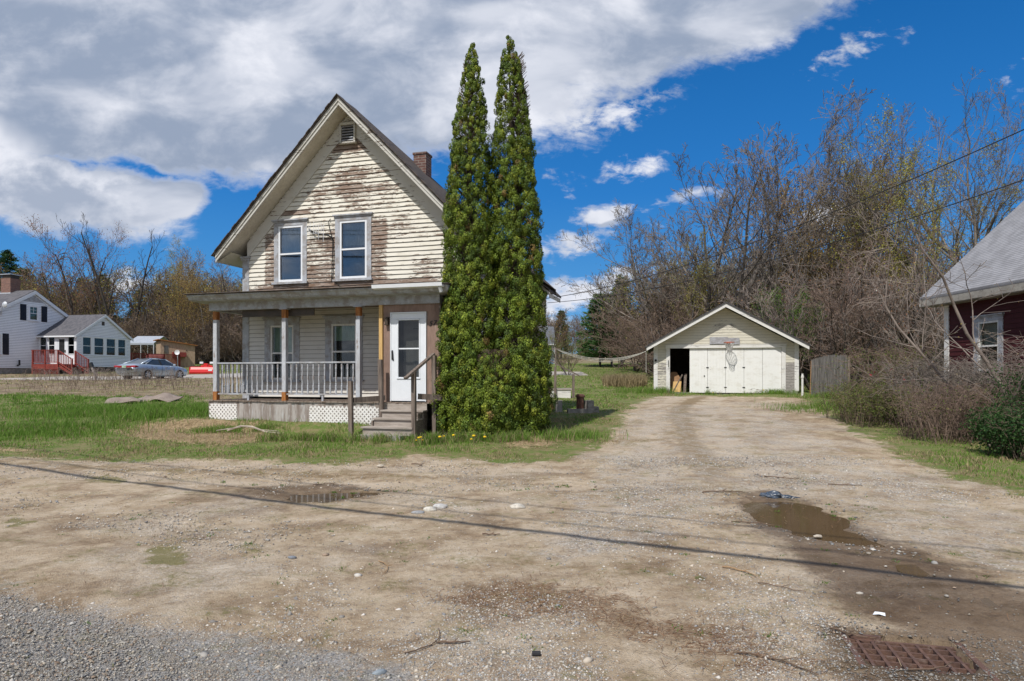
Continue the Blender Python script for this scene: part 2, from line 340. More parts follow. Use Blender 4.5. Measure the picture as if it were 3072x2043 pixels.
# ------------------------------------------------------------------ terrain function
ZT = np.array([(-400, 0), (9.3, 0), (13, .13), (15.5, .28), (20.5, .52), (30, .83), (44, 1.42), (48, 1.52), (55, 1.9), (62, 2.3), (66, 2.5), (72, 2.9), (98, 3.4), (150, 5), (300, 8), (4000, 8)], dtype=float)
def _hash(ix, iy, seed):
    h = (ix.astype(np.int64) * 374761393 + iy.astype(np.int64) * 668265263 + seed * 974634777) & 0x7fffffff
    h = ((h ^ (h >> 13)) * 1274126177) & 0x7fffffff
    return ((h ^ (h >> 16)) & 0xffff) / 65535.0
def vnoise(x, y, seed=0):
    ix = np.floor(x); iy = np.floor(y); fx = x - ix; fy = y - iy
    fx = fx * fx * (3 - 2 * fx); fy = fy * fy * (3 - 2 * fy)
    a = _hash(ix, iy, seed); b = _hash(ix + 1, iy, seed); c = _hash(ix, iy + 1, seed); d = _hash(ix + 1, iy + 1, seed)
    return (a * (1 - fx) + b * fx) * (1 - fy) + (c * (1 - fx) + d * fx) * fy
def fbm(x, y, sc, oct_=4, seed=0):
    o = 0; amp = 1; tot = 0
    for i in range(oct_):
        o = o + amp * vnoise(x * sc * 2 ** i + 17.3 * i, y * sc * 2 ** i + 9.1 * i, seed + i); tot += amp; amp *= 0.5
    return o / tot
def sdist(x, y, poly):
    """signed distance, positive inside"""
    poly = np.array(poly); d = np.full(x.shape, 1e9); ins = np.zeros(x.shape, dtype=bool)
    for i in range(len(poly)):
        ax, ay = poly[i]; bx, by = poly[(i + 1) % len(poly)]
        ex, ey = bx - ax, by - ay; L = ex * ex + ey * ey + 1e-12
        t = np.clip(((x - ax) * ex + (y - ay) * ey) / L, 0, 1)
        d = np.minimum(d, (x - ax - t * ex) ** 2 + (y - ay - t * ey) ** 2)
        if ay != by:
            c = ((ay > y) != (by > y)) & (x < ex * (y - ay) / (by - ay) + ax)
            ins ^= c
    d = np.sqrt(d); return np.where(ins, d, -d)
def sstep(v, a, b):
    t = np.clip((v - a) / (b - a), 0, 1); return t * t * (3 - 2 * t)
ZP = {
'dirt':[(-15.53,12.75),(-9.61,12.51),(-7.62,11.85),(-6.27,12.11),(-4.4,11.96),(-3.08,11.5),(-2.34,12.11),(-1.82,12.75),(-0.21,11.85),(0.99,12.04),(1.8,13.64),(2.64,16.79),(4.24,23.28),(5.83,27.49),(8.14,28.85),(11.6,26.86),(9.6,20.55),(8.26,16.13),(7.23,12.42),(6.84,10.41),(6.9,8.65),(9,5),(14,-8),(-20,-8),(-22,12.5)],
'greygrav':[(-9,7.6),(-5.44,5.62),(-3.9,5.08),(-2.94,4.58),(-2.32,4.27),(-1.74,4.16),(-1.17,4.01),(-0.63,3.73),(-0.39,2.74),(0,0),(-10,0)],
'wetR':[(2.99,9.15),(3.66,9.58),(3.93,8.89),(3.86,7.53),(3.81,6.54),(3.9,5.08),(3.88,4.16),(2.55,2.74),(1.4,2.74),(1.74,3.68),(2.19,4.27),(2.19,4.85),(2.34,5.62),(2.49,6.28),(2.42,6.96)],
'wetL':[(-4.16,9.28),(-3.83,9.88),(-3.22,10.14),(-2.28,10.01),(-1.67,9.4),(-1.72,8.89),(-2.23,8.32),(-2.87,8.38),(-3.62,8.65)],
'wetL2':[(-4.96,8.89),(-4.4,9.4),(-3.72,8.89),(-2.85,8.43),(-3.75,8.38),(-4.48,8.65)],
'pudR':[(2.86,8.25),(3.09,8.65),(3.29,8.61),(3.58,8.58),(3.75,8.3),(3.76,7.81),(3.76,7.45),(3.52,7.04),(3.53,6.64),(3.52,6.38),(3.37,6.33),(3.18,6.47),(3.02,6.6),(2.91,6.81),(2.86,7.12),(2.73,7.34),(2.76,7.72)],
'pudL':[(-2.97,8.72),(-2.98,9.1),(-2.65,9.2),(-2.25,9.25),(-1.89,9.31),(-1.72,9.15),(-1.99,8.94),(-2.18,8.8),(-2.39,8.58),(-2.72,8.54)],
'pud3':[(3.29,5.7),(3.44,5.72),(3.42,5.43),(3.33,5.31),(3.23,5.36),(3.22,5.54)],
'pud4':[(3.42,4.91),(3.5,4.85),(3.43,4.68),(3.32,4.66),(3.34,4.78)],
'straw1':[(-9.65,16.13),(-9.44,16.92),(-8.02,17.13),(-6.38,16.45),(-5.44,15.42),(-5.45,14.62),(-5.87,13.72),(-6.97,14.29),(-8.25,14.91)],
'straw2':[(-10.5,13.24),(-9.89,13.4),(-9.38,13.16),(-9.53,12.92)],
'straw3':[(-0.41,14.52),(0.48,15.01),(1.34,14.52),(0.7,13.44),(-0.11,13.44)],
'moss1':[(-2.69,6.28),(-2.59,6.51),(-2.38,6.47),(-2.24,6.1),(-2.4,5.88)],
'moss2':[(-6.75,10.41),(-6.45,10.7),(-5.76,10.14),(-5.73,9.75),(-6.25,9.88)],
'moss3':[(-3.41,6.28),(-3.13,6.41),(-2.68,5.72),(-2.87,5.43),(-3.36,5.82)],
'moss4':[(-5.93,7.72),(-5.76,7.81),(-5.12,7.28),(-5.2,7.04),(-5.35,6.96)],
'needle':[(-0.57,4.85),(0.04,5.25),(0.67,5.08),(1.03,4.45),(1.59,4.16),(1.7,3.73),(1.32,3.45),(1.06,3.77),(0.56,4.27),(-0.08,4.45)],
'lgrav':[(3.85,21.17),(6.56,23.28),(8.4,21.17),(6.78,14.07),(6.24,9.88),(5.72,7.45),(4.03,5.25),(3.96,6.81),(4.18,9.15),(3.12,9.4),(1.58,6.81),(0.46,5.62),(0.39,6.81),(1.5,11.33)],
'lush':[(-26.3,30.3),(-13.57,27.3),(-7.57,20.12),(-7.3,17.3),(-3.11,16.13),(-3,15.3),(-5,15.3),(-6.5,17),(-9.8,17.6),(-11,14.5),(-16,14.5),(-20,22)],
'paved':[(-36,43.8),(-25,43.2),(-22,47),(-17,49.5),(-8,51),(6,52),(6,57),(-8,56.5),(-22,56),(-27,50.5),(-34,48.8)],
'drain':[(1.995,3.72),(2.09,4.145),(2.62,4.03),(2.54,3.60)],
}
def house_ab(x, y):   # plan coordinates of the old house
    u = x * .9592 - y * .2826; v = x * .2826 + y * .9592
    return u + 12.35, v - 15.6
def hill(x, y):
    l = sstep(x + (y - 80) * .3, -12, -28) * np.clip(y - 84, 0, 130) * .10
    r_ = sstep(x - (y - 60) * .12, 13, 26) * np.clip(y - 50, 0, 120) * .11
    m_ = np.clip(y - 105, 0, 200) * .06
    return np.maximum(np.maximum(l, r_), m_)
def terrain(x, y):
    x = np.asarray(x, dtype=float); y = np.asarray(y, dtype=float)
    z = np.interp(y, ZT[:, 0], ZT[:, 1]) + hill(x, y)
    ha, hb = house_ab(x, y)
    bank = sstep(hb, -2.35, -1.45) * sstep(hb, 7, 3) * sstep(ha, -3.2, -.8) * sstep(ha, 5.05, 4.55)
    z = (z + np.interp(y - 1.2, ZT[:, 0], ZT[:, 1]) + np.interp(y + 1.2, ZT[:, 0], ZT[:, 1])) / 3 + bank * .20
    flat = sstep(y, 9.5, 16)
    z = z + (fbm(x, y, 0.35, 3, 3) - .5) * (0.03 + 0.10 * flat)
    z = z + (fbm(x, y, 2.1, 4, 9) - .5) * (0.034 + 0.03 * flat)
    z = z + (fbm(x, y, 9.0, 2, 19) - .5) * 0.014
    return z
def tz(x, y): return float(terrain(np.array([x]), np.array([y]))[0])
# vertex spacing: fine close by, coarse far away, one sheet to the horizon
def axis(parts):
    o = []
    for a, b, st in parts: o += list(np.arange(a, b, st))
    return np.array(o + [parts[-1][1]])
gx = axis([(-3000, -600, 400), (-600, -120, 60), (-120, -40, 5), (-40, -12, .6), (-12, -6, .15), (-6, 6, .05), (6, 14, .15), (14, 40, .6), (40, 120, 5), (120, 600, 60), (600, 3000, 400)])
gy = axis([(-500, -20, 60), (-20, 1, 3), (1, 3, .3), (3, 10, .05), (10, 20, .12), (20, 34, .35), (34, 80, 1.5), (80, 200, 12), (200, 600, 50), (600, 4000, 400)])
X, Y = np.meshgrid(gx, gy); X = X.ravel(); Y = Y.ravel()
Z = terrain(X, Y)
sd_ = {k: sdist(X, Y, v) for k, v in ZP.items()}
for k, dep in (('pudR', .05), ('pudL', .035), ('pud3', .03), ('pud4', .03)):
    near = sstep(sd_[k], -0.6, -0.05)
    Z = Z * (1 - near * .86)
    Z = Z - dep * sstep(sd_[k] + (fbm(X, Y, 5, 2, 33) - .5) * .16, -0.10, 0.10)
TRK = [(2.2, 2.0), (2.6, 6.0), (3.1, 10.0), (4.1, 16.0), (5.6, 22.0), (8.2, 28.6)]
def trackw(x, y):
    cx_ = np.interp(y, [p[1] for p in TRK], [p[0] for p in TRK]) + .25 * (fbm(x, y, .3, 2, 91) - .5); on = sstep(y, 8.5, 11.5) * sstep(y, 30, 28)
    dd = np.abs(x - cx_); tr_ = np.exp(-((dd - .85) / .38) ** 2); mid = np.exp(-(dd / .42) ** 2)
    # a second pair of ruts swings across the yard in front of the porch
    cy_ = 10.3 + .012 * x * x - .05 * x; d2 = np.abs(y - cy_); on2 = sstep(x, 2.5, 0) * sstep(x, -16, -12)
    return np.clip(tr_ * on + np.exp(-((d2 - .75) / .3) ** 2) * on2, 0, 1), np.clip(mid * on + .7 * np.exp(-(d2 / .35) ** 2) * on2, 0, 1)
ru = 0.012 * np.sin((X * 0.42 + Y * 0.9) * 2.2) * sstep(Y, 12, 9) * sstep(X, -1, -3)
tr0, tr1 = trackw(X, Y); Z = Z + ru * (sd_['pudL'] < -.5) - .022 * tr0 * (sd_['pudR'] < -.6) * (sd_['pudL'] < -.6)
nd = sstep(sd_['drain'], -0.35, -0.05); Z = Z * (1 - nd) + (-0.004) * nd
Z = np.where(sd_['drain'] > 0.0, -0.42, Z)
Vg = np.stack([X, Y, Z], 1); nx, ny = len(gx), len(gy)
ii, jj = np.meshgrid(np.arange(nx - 1), np.arange(ny - 1)); i0 = (jj * nx + ii).ravel()
Fg = np.stack([i0, i0 + 1, i0 + nx + 1, i0 + nx], 1)

def ground_material():
    m, t, b = new_mat('ground'); co = t.node('ShaderNodeTexCoord').outputs['Object']
    def A(n):
        a = t.node('ShaderNodeAttribute', attribute_name=n); s = t.node('ShaderNodeSeparateColor'); t.l.new(a.outputs['Color'], s.inputs[0]); return s.outputs
    zg, zgg, zw = A('ZA'); zs, zm, zl = A('ZB'); zn, zf_, zp = A('ZC'); zt, zc, _z = A('ZD')
    n1 = t.noise(co, 1.3, 6, 0.62, 0.3); n2 = t.noise(co, 5.5, 6, 0.65); n3 = t.noise(co, 28, 5, 0.7); n4 = t.noise(co, 0.45, 4, 0.55)
    def zone(z, k=0.9, n=n2, lo=.42, hi=.58): return t.smooth(t.math('ADD', z, t.math('MULTIPLY', t.math('SUBTRACT', n, 0.5), k)), lo, hi)
    def vor(scale, rnd=1.0):
        v = t.node('ShaderNodeTexVoronoi'); t.put(v.inputs['Vector'], co); v.inputs['Scale'].default_value = scale; v.inputs['Randomness'].default_value = rnd
        return v.outputs['Distance'], v.outputs['Color']
    v1d, v1c = vor(55); v2d, v2c = vor(120); v3d, v3c = vor(24)
    def val(c): s = t.node('ShaderNodeSeparateColor'); t.put(s.inputs[0], c); return s.outputs
    a1 = val(v1c); a2 = val(v2c); a3 = val(v3c)
    fr1 = t.noise(co, 1.15, 15, .80, .2); fr2 = t.noise(t.mapping(co, loc=(7, 3, 0)), 3.4, 14, .78); fr3 = t.noise(t.mapping(co, loc=(2, 9, 0)), 14, 9, .8)
    dirt = t.ramp(fr1, [(.32, (0.14, 0.092, 0.052)), (.43, (0.29, 0.212, 0.135)), (.51, (0.425, 0.332, 0.226)), (.60, (0.53, 0.435, 0.32)), (.70, (.64, .575, .48))])
    dirt = t.mix(t.smooth(fr2, .55, .66, 0, .75), dirt, (0.22, 0.155, 0.10))
    dirt = t.mix(t.smooth(fr3, .56, .70, 0, .8), dirt, (0.60, 0.55, 0.48)); dirt = t.mix(t.smooth(fr3, .46, .34, 0, .7), dirt, (0.15, 0.11, 0.08))
    gstone = t.ramp(a1[0], [(0.0, (0.17, 0.16, 0.15)), (0.25, (0.32, 0.29, 0.25)), (0.55, (0.46, 0.42, 0.36)), (0.8, (0.60, 0.57, 0.52)), (1.0, (0.36, 0.25, 0.18))])
    gst2 = t.ramp(a2[1], [(0.0, (0.13, 0.125, 0.12)), (0.4, (0.27, 0.26, 0.25)), (0.75, (0.42, 0.40, 0.37)), (1.0, (0.58, 0.56, 0.53))])
    # scattered grit shows through the dirt everywhere on the drive
    grit = t.math('MULTIPLY', t.math('GREATER_THAN', a2[2], 0.62), t.smooth(v2d, .25, .45, 1, 0))
    dirt = t.mix(t.math('MULTIPLY', grit, t.smooth(n2, .4, .7, .25, .9)), dirt, gst2)
    dirt = t.mix(t.math('MULTIPLY', t.smooth(t.math('ADD', zt, t.math('MULTIPLY', t.math('SUBTRACT', fr2, .5), 1.2)), .35, .8), .55), dirt, (0.50, 0.415, 0.32))
    dirt = t.mix(t.math('MULTIPLY', t.smooth(t.math('ADD', zc, t.math('MULTIPLY', t.math('SUBTRACT', fr2, .5), 2.6)), .45, .75), .85), dirt, t.mix(fr3, (0.15, 0.105, 0.06), (0.30, 0.22, 0.12)))
    c = t.mix(t.math('MULTIPLY', zone(zl, 1.6, n1), t.smooth(fr2, .42, .62, .05, .7)), dirt, gstone)
    c = t.mix(t.math('MULTIPLY', t.smooth(n4, .5, .62), t.smooth(n3, .4, .6, .1, .5)), c, gstone)
    br_ = t.math('MULTIPLY', t.smooth(t.noise(t.mapping(co, rot=(0, 0, R(-35)), scale=(.8, 1.1, 1)), .9, 9, .72, .6), .54, .66), t.smooth(n3, .36, .56))
    c = t.mix(t.math('MULTIPLY', br_, .85), c, t.mix(n2, (0.20, 0.135, 0.075), (0.24, 0.18, 0.09)))
    grey = t.mix(.5, t.ramp(a1[1], [(0, (0.13, 0.128, 0.125)), (.5, (0.26, 0.255, 0.245)), (.85, (0.40, 0.39, 0.38)), (1, (0.6, .59, .57))]), gst2)
    grey = t.mix(t.smooth(fr2, .42, .62, 0, .85), grey, (0.29, 0.25, 0.205))
    c = t.mix(zone(zgg, 2.0, fr1, .36, .68), c, grey)
    # trodden moss and thin turf
    c = t.mix(t.math('MULTIPLY', t.smooth(t.math('ADD', t.math('MULTIPLY', zm, .38), t.math('MULTIPLY', fr2, 1.0)), .70, .80), .85), c, t.mix(fr3, (0.10, 0.115, 0.025), (0.26, 0.21, 0.10)))
    spk = t.math('MULTIPLY', t.smooth(t.noise(co, 1.6, 9, .75), .51, .63), t.smooth(fr3, .44, .58))
    c = t.mix(t.math('MULTIPLY', spk, .8), c, (0.16, 0.145, 0.05))
    c = t.mix(t.math('MULTIPLY', zone(zn, 1.6, n2), t.smooth(t.noise(t.mapping(co, scale=(1, 4, 1)), 22, 5, .7), .42, .58)), c, (0.17, 0.095, 0.05))
    # grass floor, field, straw
    gr = t.mix(t.smooth(fr2, .40, .56), (0.105, 0.165, 0.03), (0.22, 0.185, 0.09))
    gr = t.mix(t.math('MULTIPLY', t.smooth(n1, .50, .62, 0, .7), t.smooth(fr3, .38, .52)), gr, (0.11, 0.17, 0.032))
    gr = t.mix(t.smooth(fr3, .52, .68, 0, .45), gr, (0.12, 0.09, 0.05))
    fi = t.mix(t.smooth(fr1, .40, .60), (0.155, 0.11, 0.07), (0.31, 0.245, 0.165)); fi = t.mix(t.smooth(n1, .52, .62, 0, .8), fi, (0.17, 0.185, 0.05))
    fi = t.mix(t.smooth(n3, .5, .7, 0, .5), fi, (.11, .08, .055))
    gr = t.mix(zone(zf_, 0.9, n1), gr, fi)
    gg = t.smooth(t.math('ADD', zg, t.math('ADD', t.math('MULTIPLY', t.math('SUBTRACT', n2, .5), 1.0), t.math('MULTIPLY', t.math('SUBTRACT', n1, .5), .9))), .4, .6)
    c = t.mix(gg, c, gr)
    c = t.mix(zone(zs, 1.1, n2, .4, .6), c, t.mix(t.noise(t.mapping(co, scale=(1, 3, 1)), 30, 5, .7), (0.30, 0.21, 0.12), (0.52, 0.41, 0.25)))
    c = t.mix(zone(zp, .5), c, (0.40, 0.365, 0.32))
    wet = zone(zw, 1.5, t.math('ADD', t.math('MULTIPLY', n1, .45), t.math('ADD', t.math('MULTIPLY', n2, .35), t.math('MULTIPLY', n3, .2))), .34, .66)
    c = t.mix(t.math('MULTIPLY', wet, .93), c, t.mix(1.0, c, (0.40, 0.35, 0.31), 'MULTIPLY'))
    t.put(b.inputs['Base Color'], c); t.put(b.inputs['Roughness'], t.math('SUBTRACT', 0.95, t.math('MULTIPLY', wet, .33)))
    b.inputs['Specular IOR Level'].default_value = .25
    h = t.math('ADD', t.math('MULTIPLY', fr3, 1.6), t.math('ADD', t.math('MULTIPLY', t.smooth(v1d, 0, .5, 1, 0), .5), t.math('MULTIPLY', t.smooth(v2d, 0, .5, 1, 0), .3)))
    t.put(b.inputs['Normal'], t.bump(h, .8, .012, t.bump(fr2, .55, .04)))
    return m
M['ground'] = ground_material()
go = mesh_np('ground', Vg, Fg, M['ground'], smooth=True); tag(go, 'dirt and gravel yard running up into grass around the houses', 'ground', kind='structure')
def soft(k, wd=.35): return sstep(sd_[k], -wd, wd)
dirt_w = soft('dirt', .9)
straw_w = np.maximum.reduce([soft('straw1', .5), soft('straw2', .2) * .8, soft('straw3', .6) * .75])  # cover weight of the straw patches
woodf = np.maximum(sstep(hill(X, Y), .05, .8), sstep(Y, 78, 90) * sstep(X, -10, -25))
field = sstep(Y, 19, 23) * sstep(X + (Y - 20) * .25, -6.5, -9.0) * (1 - soft('lush', 1.2)) * sstep(Y, 60, 50)
field = np.maximum(field, woodf)
attrs = {'ZA': (1 - dirt_w, soft('greygrav', .7), np.maximum.reduce([soft('wetR', .5) * .74, soft('wetL', .4) * .62, soft('wetL2', .3) * .45, sstep(sd_['drain'], -.5, 0) * .7, soft('pudR', .2), soft('pudL', .3)])),
         'ZB': (straw_w, np.maximum.reduce([soft(k, .25) for k in ('moss1', 'moss2', 'moss3', 'moss4')]) * .9, soft('lgrav', .8)),
         'ZC': (soft('needle', .5) * .8, field, soft('paved', .4)), 'ZD': (*trackw(X, Y), np.zeros(len(X)))}
for k, ch in attrs.items():
    ca = go.data.color_attributes.new(k, 'FLOAT_COLOR', 'POINT'); arr = np.ones((len(X), 4), dtype=np.float32)
    for i in range(3): arr[:, i] = ch[i]
    ca.data.foreach_set('color', arr.ravel())

# ------------------------------------------------------------------ puddles
def water_mat():
    m, t, b = new_mat('puddle_water'); co = t.node('ShaderNodeTexCoord').outputs['Object']
    t.put(b.inputs['Base Color'], t.mix(t.noise(co, 1.5, 3), (0.115, 0.075, 0.036), (0.085, 0.055, 0.028)))
    b.inputs['Roughness'].default_value = 0.035; b.inputs['IOR'].default_value = 1.33; b.inputs['Specular IOR Level'].default_value = 0.5
    t.put(b.inputs['Normal'], t.bump(t.noise(t.mapping(co, scale=(1, 2.5, 1)), 11, 3, .5), .035, .01)); return m
M['water'] = water_mat()
for key, z0, lab in (('pudR', -.018, 'large brown puddle in the gravel drive'), ('pudL', -.016, 'shallow puddle in front of the porch steps'),
                     ('pud3', -.013, 'small brown puddle between the large puddle and the iron drain'), ('pud4', -.013, 'tiny puddle at the right edge of the wet mud')):
    pl = np.array(ZP[key]); cc_ = pl.mean(0); pl2 = cc_ + (pl - cc_) * 1.12
    me = bpy.data.meshes.new('puddle'); me.from_pydata([(x, y, z0) for x, y in pl2], [], [tuple(range(len(pl2)))]); me.materials.append(M['water'])
    if me.polygons[0].normal.z < 0: me.flip_normals()
    o = bpy.data.objects.new('puddle', me); COL.objects.link(o); tag(o, lab, 'puddle', kind='structure')
# ------------------------------------------------------------------ clapboard walls
def clapboards(mb, z0, z1, left, right, holes=(), course=0.115, proud=0.014, wav=0.004, piece=0.45, seed=0, base=0.0, gap=0.006):
    """wall in the plane y=base facing -y; left(z)/right(z) give its outline, holes = (x0,x1,z0,z1)"""
    cs = list(np.arange(z0, z1, course)) + [z1]
    cuts = sorted(set([round(c, 5) for c in cs] + [h[2] for h in holes if z0 < h[2] < z1] + [h[3] for h in holes if z0 < h[3] < z1]))
    for q0, q1 in zip(cuts, cuts[1:]):
        if q1 - q0 < 1e-4: continue
        zc = z0 + math.floor((q0 - z0 + 1e-6) / course) * course
        isb = abs(q0 - zc) < 1e-4; ist = abs(q1 - zc - course) < 1e-4
        lb, rb, lt, rt = left(q0), right(q0), left(q1), right(q1)
        iv = [(lb, rb, lt, rt)]
        for h in holes:
            if h[2] < q1 - 1e-6 and h[3] > q0 + 1e-6:
                nv = []
                for (a, b_, c, d) in iv:
                    if h[0] >= max(b_, d) or h[1] <= min(a, c): nv.append((a, b_, c, d)); continue
                    if h[0] > min(a, c): nv.append((a, h[0], c, h[0]))
                    if h[1] < max(b_, d): nv.append((h[1], b_, h[1], d))
                iv = nv
        yo = lambda z: base - (0.002 + proud * (1 - (z - zc) / course))
        for (a, b_, c, d) in iv:
            if b_ - a < 0.01 and d - c < 0.01: continue
            n = max(1, int(max(b_ - a, d - c) / piece)); vs = []; fs = []
            for k in range(n + 1):
                xb = a + (b_ - a) * k / n; xt = c + (d - c) * k / n
                j = wav * (mnoise.noise((xb * 2.3, zc * 7.7, seed)) + .6 * mnoise.noise((xb * 9, zc * 5, seed + 3))) if isb else 0
                jy = wav * .6 * mnoise.noise((xb * 3, zc * 9, seed + 9))
                vs += [(xb, yo(q0) + jy, q0 + j - (.002 if isb else 0)), (xt, yo(q1), q1 + (.002 if not ist else -gap)), (xb, base + .001, q0 + j)]
            for k in range(n):
                p = 3 * k; fs.append((p, p + 3, p + 4, p + 1))
                if isb: fs.append((p + 2, p + 5, p + 3, p))
            mb.add(vs, fs)
            if ist: mb.cur = 1; mb.add([(c, base + .002, q1 - gap - .012), (d, base + .002, q1 - gap - .012), (d, base + .002, q1 + .012), (c, base + .002, q1 + .012)], [(0, 1, 2, 3)]); mb.cur = 0  # dark strip stands in for the shade under each board
def window(parent, T, x0, x1, z0, z1, cas=0.13, head=True, frame='vinyl', trim='trim_grey', glass='glass', curtain=None, cz=0.5, sash=0.05, sill=True, mid=None, name='window', grid=False, depth=0.32):
    """x0..z1 = opening inside the casing; wall plane y=0 facing -y (in T)"""
    f = MB(T); c = cas
    if c:
        f.box(x0 - c, x0, -.032, .05, z0 - .02, z1 + .002); f.box(x1, x1 + c, -.032, .05, z0 - .02, z1 + .002); f.box(x0 - c, x1 + c, -.032, .05, z1 + .002, z1 + c)
        if head: f.box(x0 - c - .05, x1 + c + .05, -.085, .05, z1 + c, z1 + c + .035); f.box(x0 - c - .02, x1 + c + .02, -.055, .05, z1 + c - .04, z1 + c - .002)
    fo = f.build(name, M[trim], parent) if c else None
    if fo is None:
        f.box(x0 - .001, x0 + .01, -.01, .05, z0, z1); fo = f.build(name, M[frame], parent)
    if sill and c: MB(T).box(x0 - c - .04, x1 + c + .04, -.09, .05, z0 - .07, z0 - .02).build('sill', M[trim], fo)
    s = MB(T); m_ = mid if mid is not None else (z0 + z1) / 2
    s.box(x0, x0 + sash, -.02, .06, z0, z1); s.box(x1 - sash, x1, -.02, .06, z0, z1); s.box(x0 + sash, x1 - sash, -.02, .06, z1 - sash, z1); s.box(x0 + sash, x1 - sash, -.02, .06, z0, z0 + sash)
    s.box(x0 + sash, x1 - sash, -.012, .05, m_ - .022, m_ + .022)
    if grid:
        xm = (x0 + x1) / 2; s.box(xm - .01, xm + .01, -.002, .03, m_ + .022, z1 - sash)
        zq = (m_ + z1) / 2; s.box(x0 + sash, x1 - sash, -.001, .029, zq - .01, zq + .01)
    s.build('sash', M[frame], fo)
    for q0, q1 in ((z0 + sash, m_ - .022), (m_ + .022, z1 - sash)):
        MB(T).box(x0 + sash - .004, x1 - sash + .004, .015, .021, q0 - .004, q1 + .004).build('pane', M[glass], fo)
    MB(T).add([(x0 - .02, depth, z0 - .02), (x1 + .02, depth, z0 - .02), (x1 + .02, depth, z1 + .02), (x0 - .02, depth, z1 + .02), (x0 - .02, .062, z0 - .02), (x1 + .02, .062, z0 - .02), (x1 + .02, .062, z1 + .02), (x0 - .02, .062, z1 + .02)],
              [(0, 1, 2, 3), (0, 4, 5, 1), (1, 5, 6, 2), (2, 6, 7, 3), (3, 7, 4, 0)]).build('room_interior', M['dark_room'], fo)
    if curtain:
        cb = MB(T); n = 22; zt = z1 - sash; zb = z0 + (z1 - z0) * (1 - cz); vs = []; fs = []
        for k in range(n + 1):
            x = x0 + sash * .6 + (x1 - x0 - 1.2 * sash) * k / n; y = .11 + .012 * math.sin(k * 2.1) + .006 * math.sin(k * .9)
            vs += [(x, y, zb), (x, y, zt), (x, y + .006, zb), (x, y + .006, zt)]
        for k in range(n):
            p = 4 * k; fs += [(p, p + 4, p + 5, p + 1), (p + 6, p + 2, p + 3, p + 7)]
        cb.add(vs, fs).build('curtain', M[curtain], fo)
    return fo
def pt(a, b, z): return (a, b, z)

# ================================================================== THE OLD HOUSE
HU = (.9592, -.2826); HV = (.2826, .9592)
H0 = (-12.35 * HU[0] + 15.6 * HV[0], -12.35 * HU[1] + 15.6 * HV[1])
HZ = 0.25
HYAW = math.degrees(math.atan2(HU[1], HU[0]))
house = thing('old_house', (H0[0], H0[1], 0), HYAW, 'weathered cream clapboard farmhouse with peeling paint, front porch and number 57', 'house')
RA, RZ = 3.3, 8.60; SL = 1.02; W = 6.6      # ridge position and height (underside line at the wall plane)
EZ = 4.86
wl = lambda z: max(0.2, 3.3 - (8.55 - z) / SL) if z > 4.9 else 0.2
wr = lambda z: min(W - .2, 3.3 + (8.55 - z) / SL) if z > 4.9 else W - .2
hu = [(1.14, 1.90, 4.17, 5.68), (3.02, 3.82, 4.18, 5.70), (3.11, 3.48, 7.76, 8.2)]
hl = [(.89, 1.62, 1.52, 2.99), (2.77, 3.52, 1.54, 2.99), (5.0, 6.3, 1.0, 3.2)]
up = MB(); clapboards(up, 3.66, 8.52, wl, wr, hu, .1155, .024, .010, .22, 1, gap=.011)
# second material paints the shade line under each lap; far walls follow
up.build('gable_wall', [M['siding_up'], M['lap_shade_dark']], house, label='sunlit upper wall with cream paint flaking off grey boards')
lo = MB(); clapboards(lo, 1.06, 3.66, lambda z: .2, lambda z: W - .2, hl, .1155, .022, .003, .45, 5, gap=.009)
lo.build('porch_wall', [M['siding_porch'], M['lap_shade_dark']], house)
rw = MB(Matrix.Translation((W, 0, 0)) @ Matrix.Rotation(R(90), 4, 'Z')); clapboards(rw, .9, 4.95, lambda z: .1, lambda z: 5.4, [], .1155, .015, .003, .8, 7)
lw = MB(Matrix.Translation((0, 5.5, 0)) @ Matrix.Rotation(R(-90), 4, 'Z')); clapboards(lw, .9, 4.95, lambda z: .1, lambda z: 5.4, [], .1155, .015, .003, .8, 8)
rw.build('side_wall', [M['siding_porch'], M['lap_shade_dark']], house); lw.build('side_wall', [M['siding_porch'], M['lap_shade_dark']], house)
MB().prism([(0.02, .9), (W - .02, .9), (W - .02, 4.75), (0.02, 4.75)], 5.4, 5.5).build('back_wall', M['siding_porch'], house)
MB().box(.05, W - .05, .05, 5.4, .2, .98).build('foundation', M['concrete'], house)
# corner boards, friezes, returns
for sx in (0, 1):
    cb = MB(); x0_ = -.005 if sx == 0 else W - .20; cb.box(x0_, x0_ + .205, -.03, .2, .95, 4.82)
    x = -.03 if sx == 0 else W - .23
    cb.box(x, x + .26, -.06, .22, 4.80, 4.86); cb.box(x - .02, x + .28, -.08, .24, 4.86, 4.91)
    cb.build('corner_board', M['trim_grey'], house)
fz = MB()
def rake(mb, zt0, zt1, y0, y1, a_end=-.43):
    # a band parallel to the roof slope, from the ridge down both sides; zt0/zt1 = vertical offsets below the roof top line
    top = lambda a: 8.74 - abs(a - RA) * SL
    for s_ in (-1, 1):
        ae = RA + s_ * (RA - a_end)
        pl = [(RA, top(RA) - zt1), (ae, top(ae) - zt1), (ae, top(ae) - zt0), (RA, top(RA) - zt0)]
        if s_ == 1: pl = pl[::-1]
        mb.prism(pl, y0, y1)
rake(fz, .26, .66, -.045, 0.0, .16); fz.build('rake_frieze', M['trim_cream'], house)
so = MB(); rake(so, .16, .19, -.5, .3, -.40); so.build('soffit', M['soffit'], house)
fa = MB(); rake(fa, .035, .205, -.55, -.5, -.43); rake(fa, .01, .11, -.575, -.552, -.45)
so2 = MB()
fa.build('rake_fascia', M['trim_cream'], house)
rf = MB(); rake(rf, -.03, .012, -.61, .35, -.49); rake(rf, .013, .14, -.495, .35, -.42)
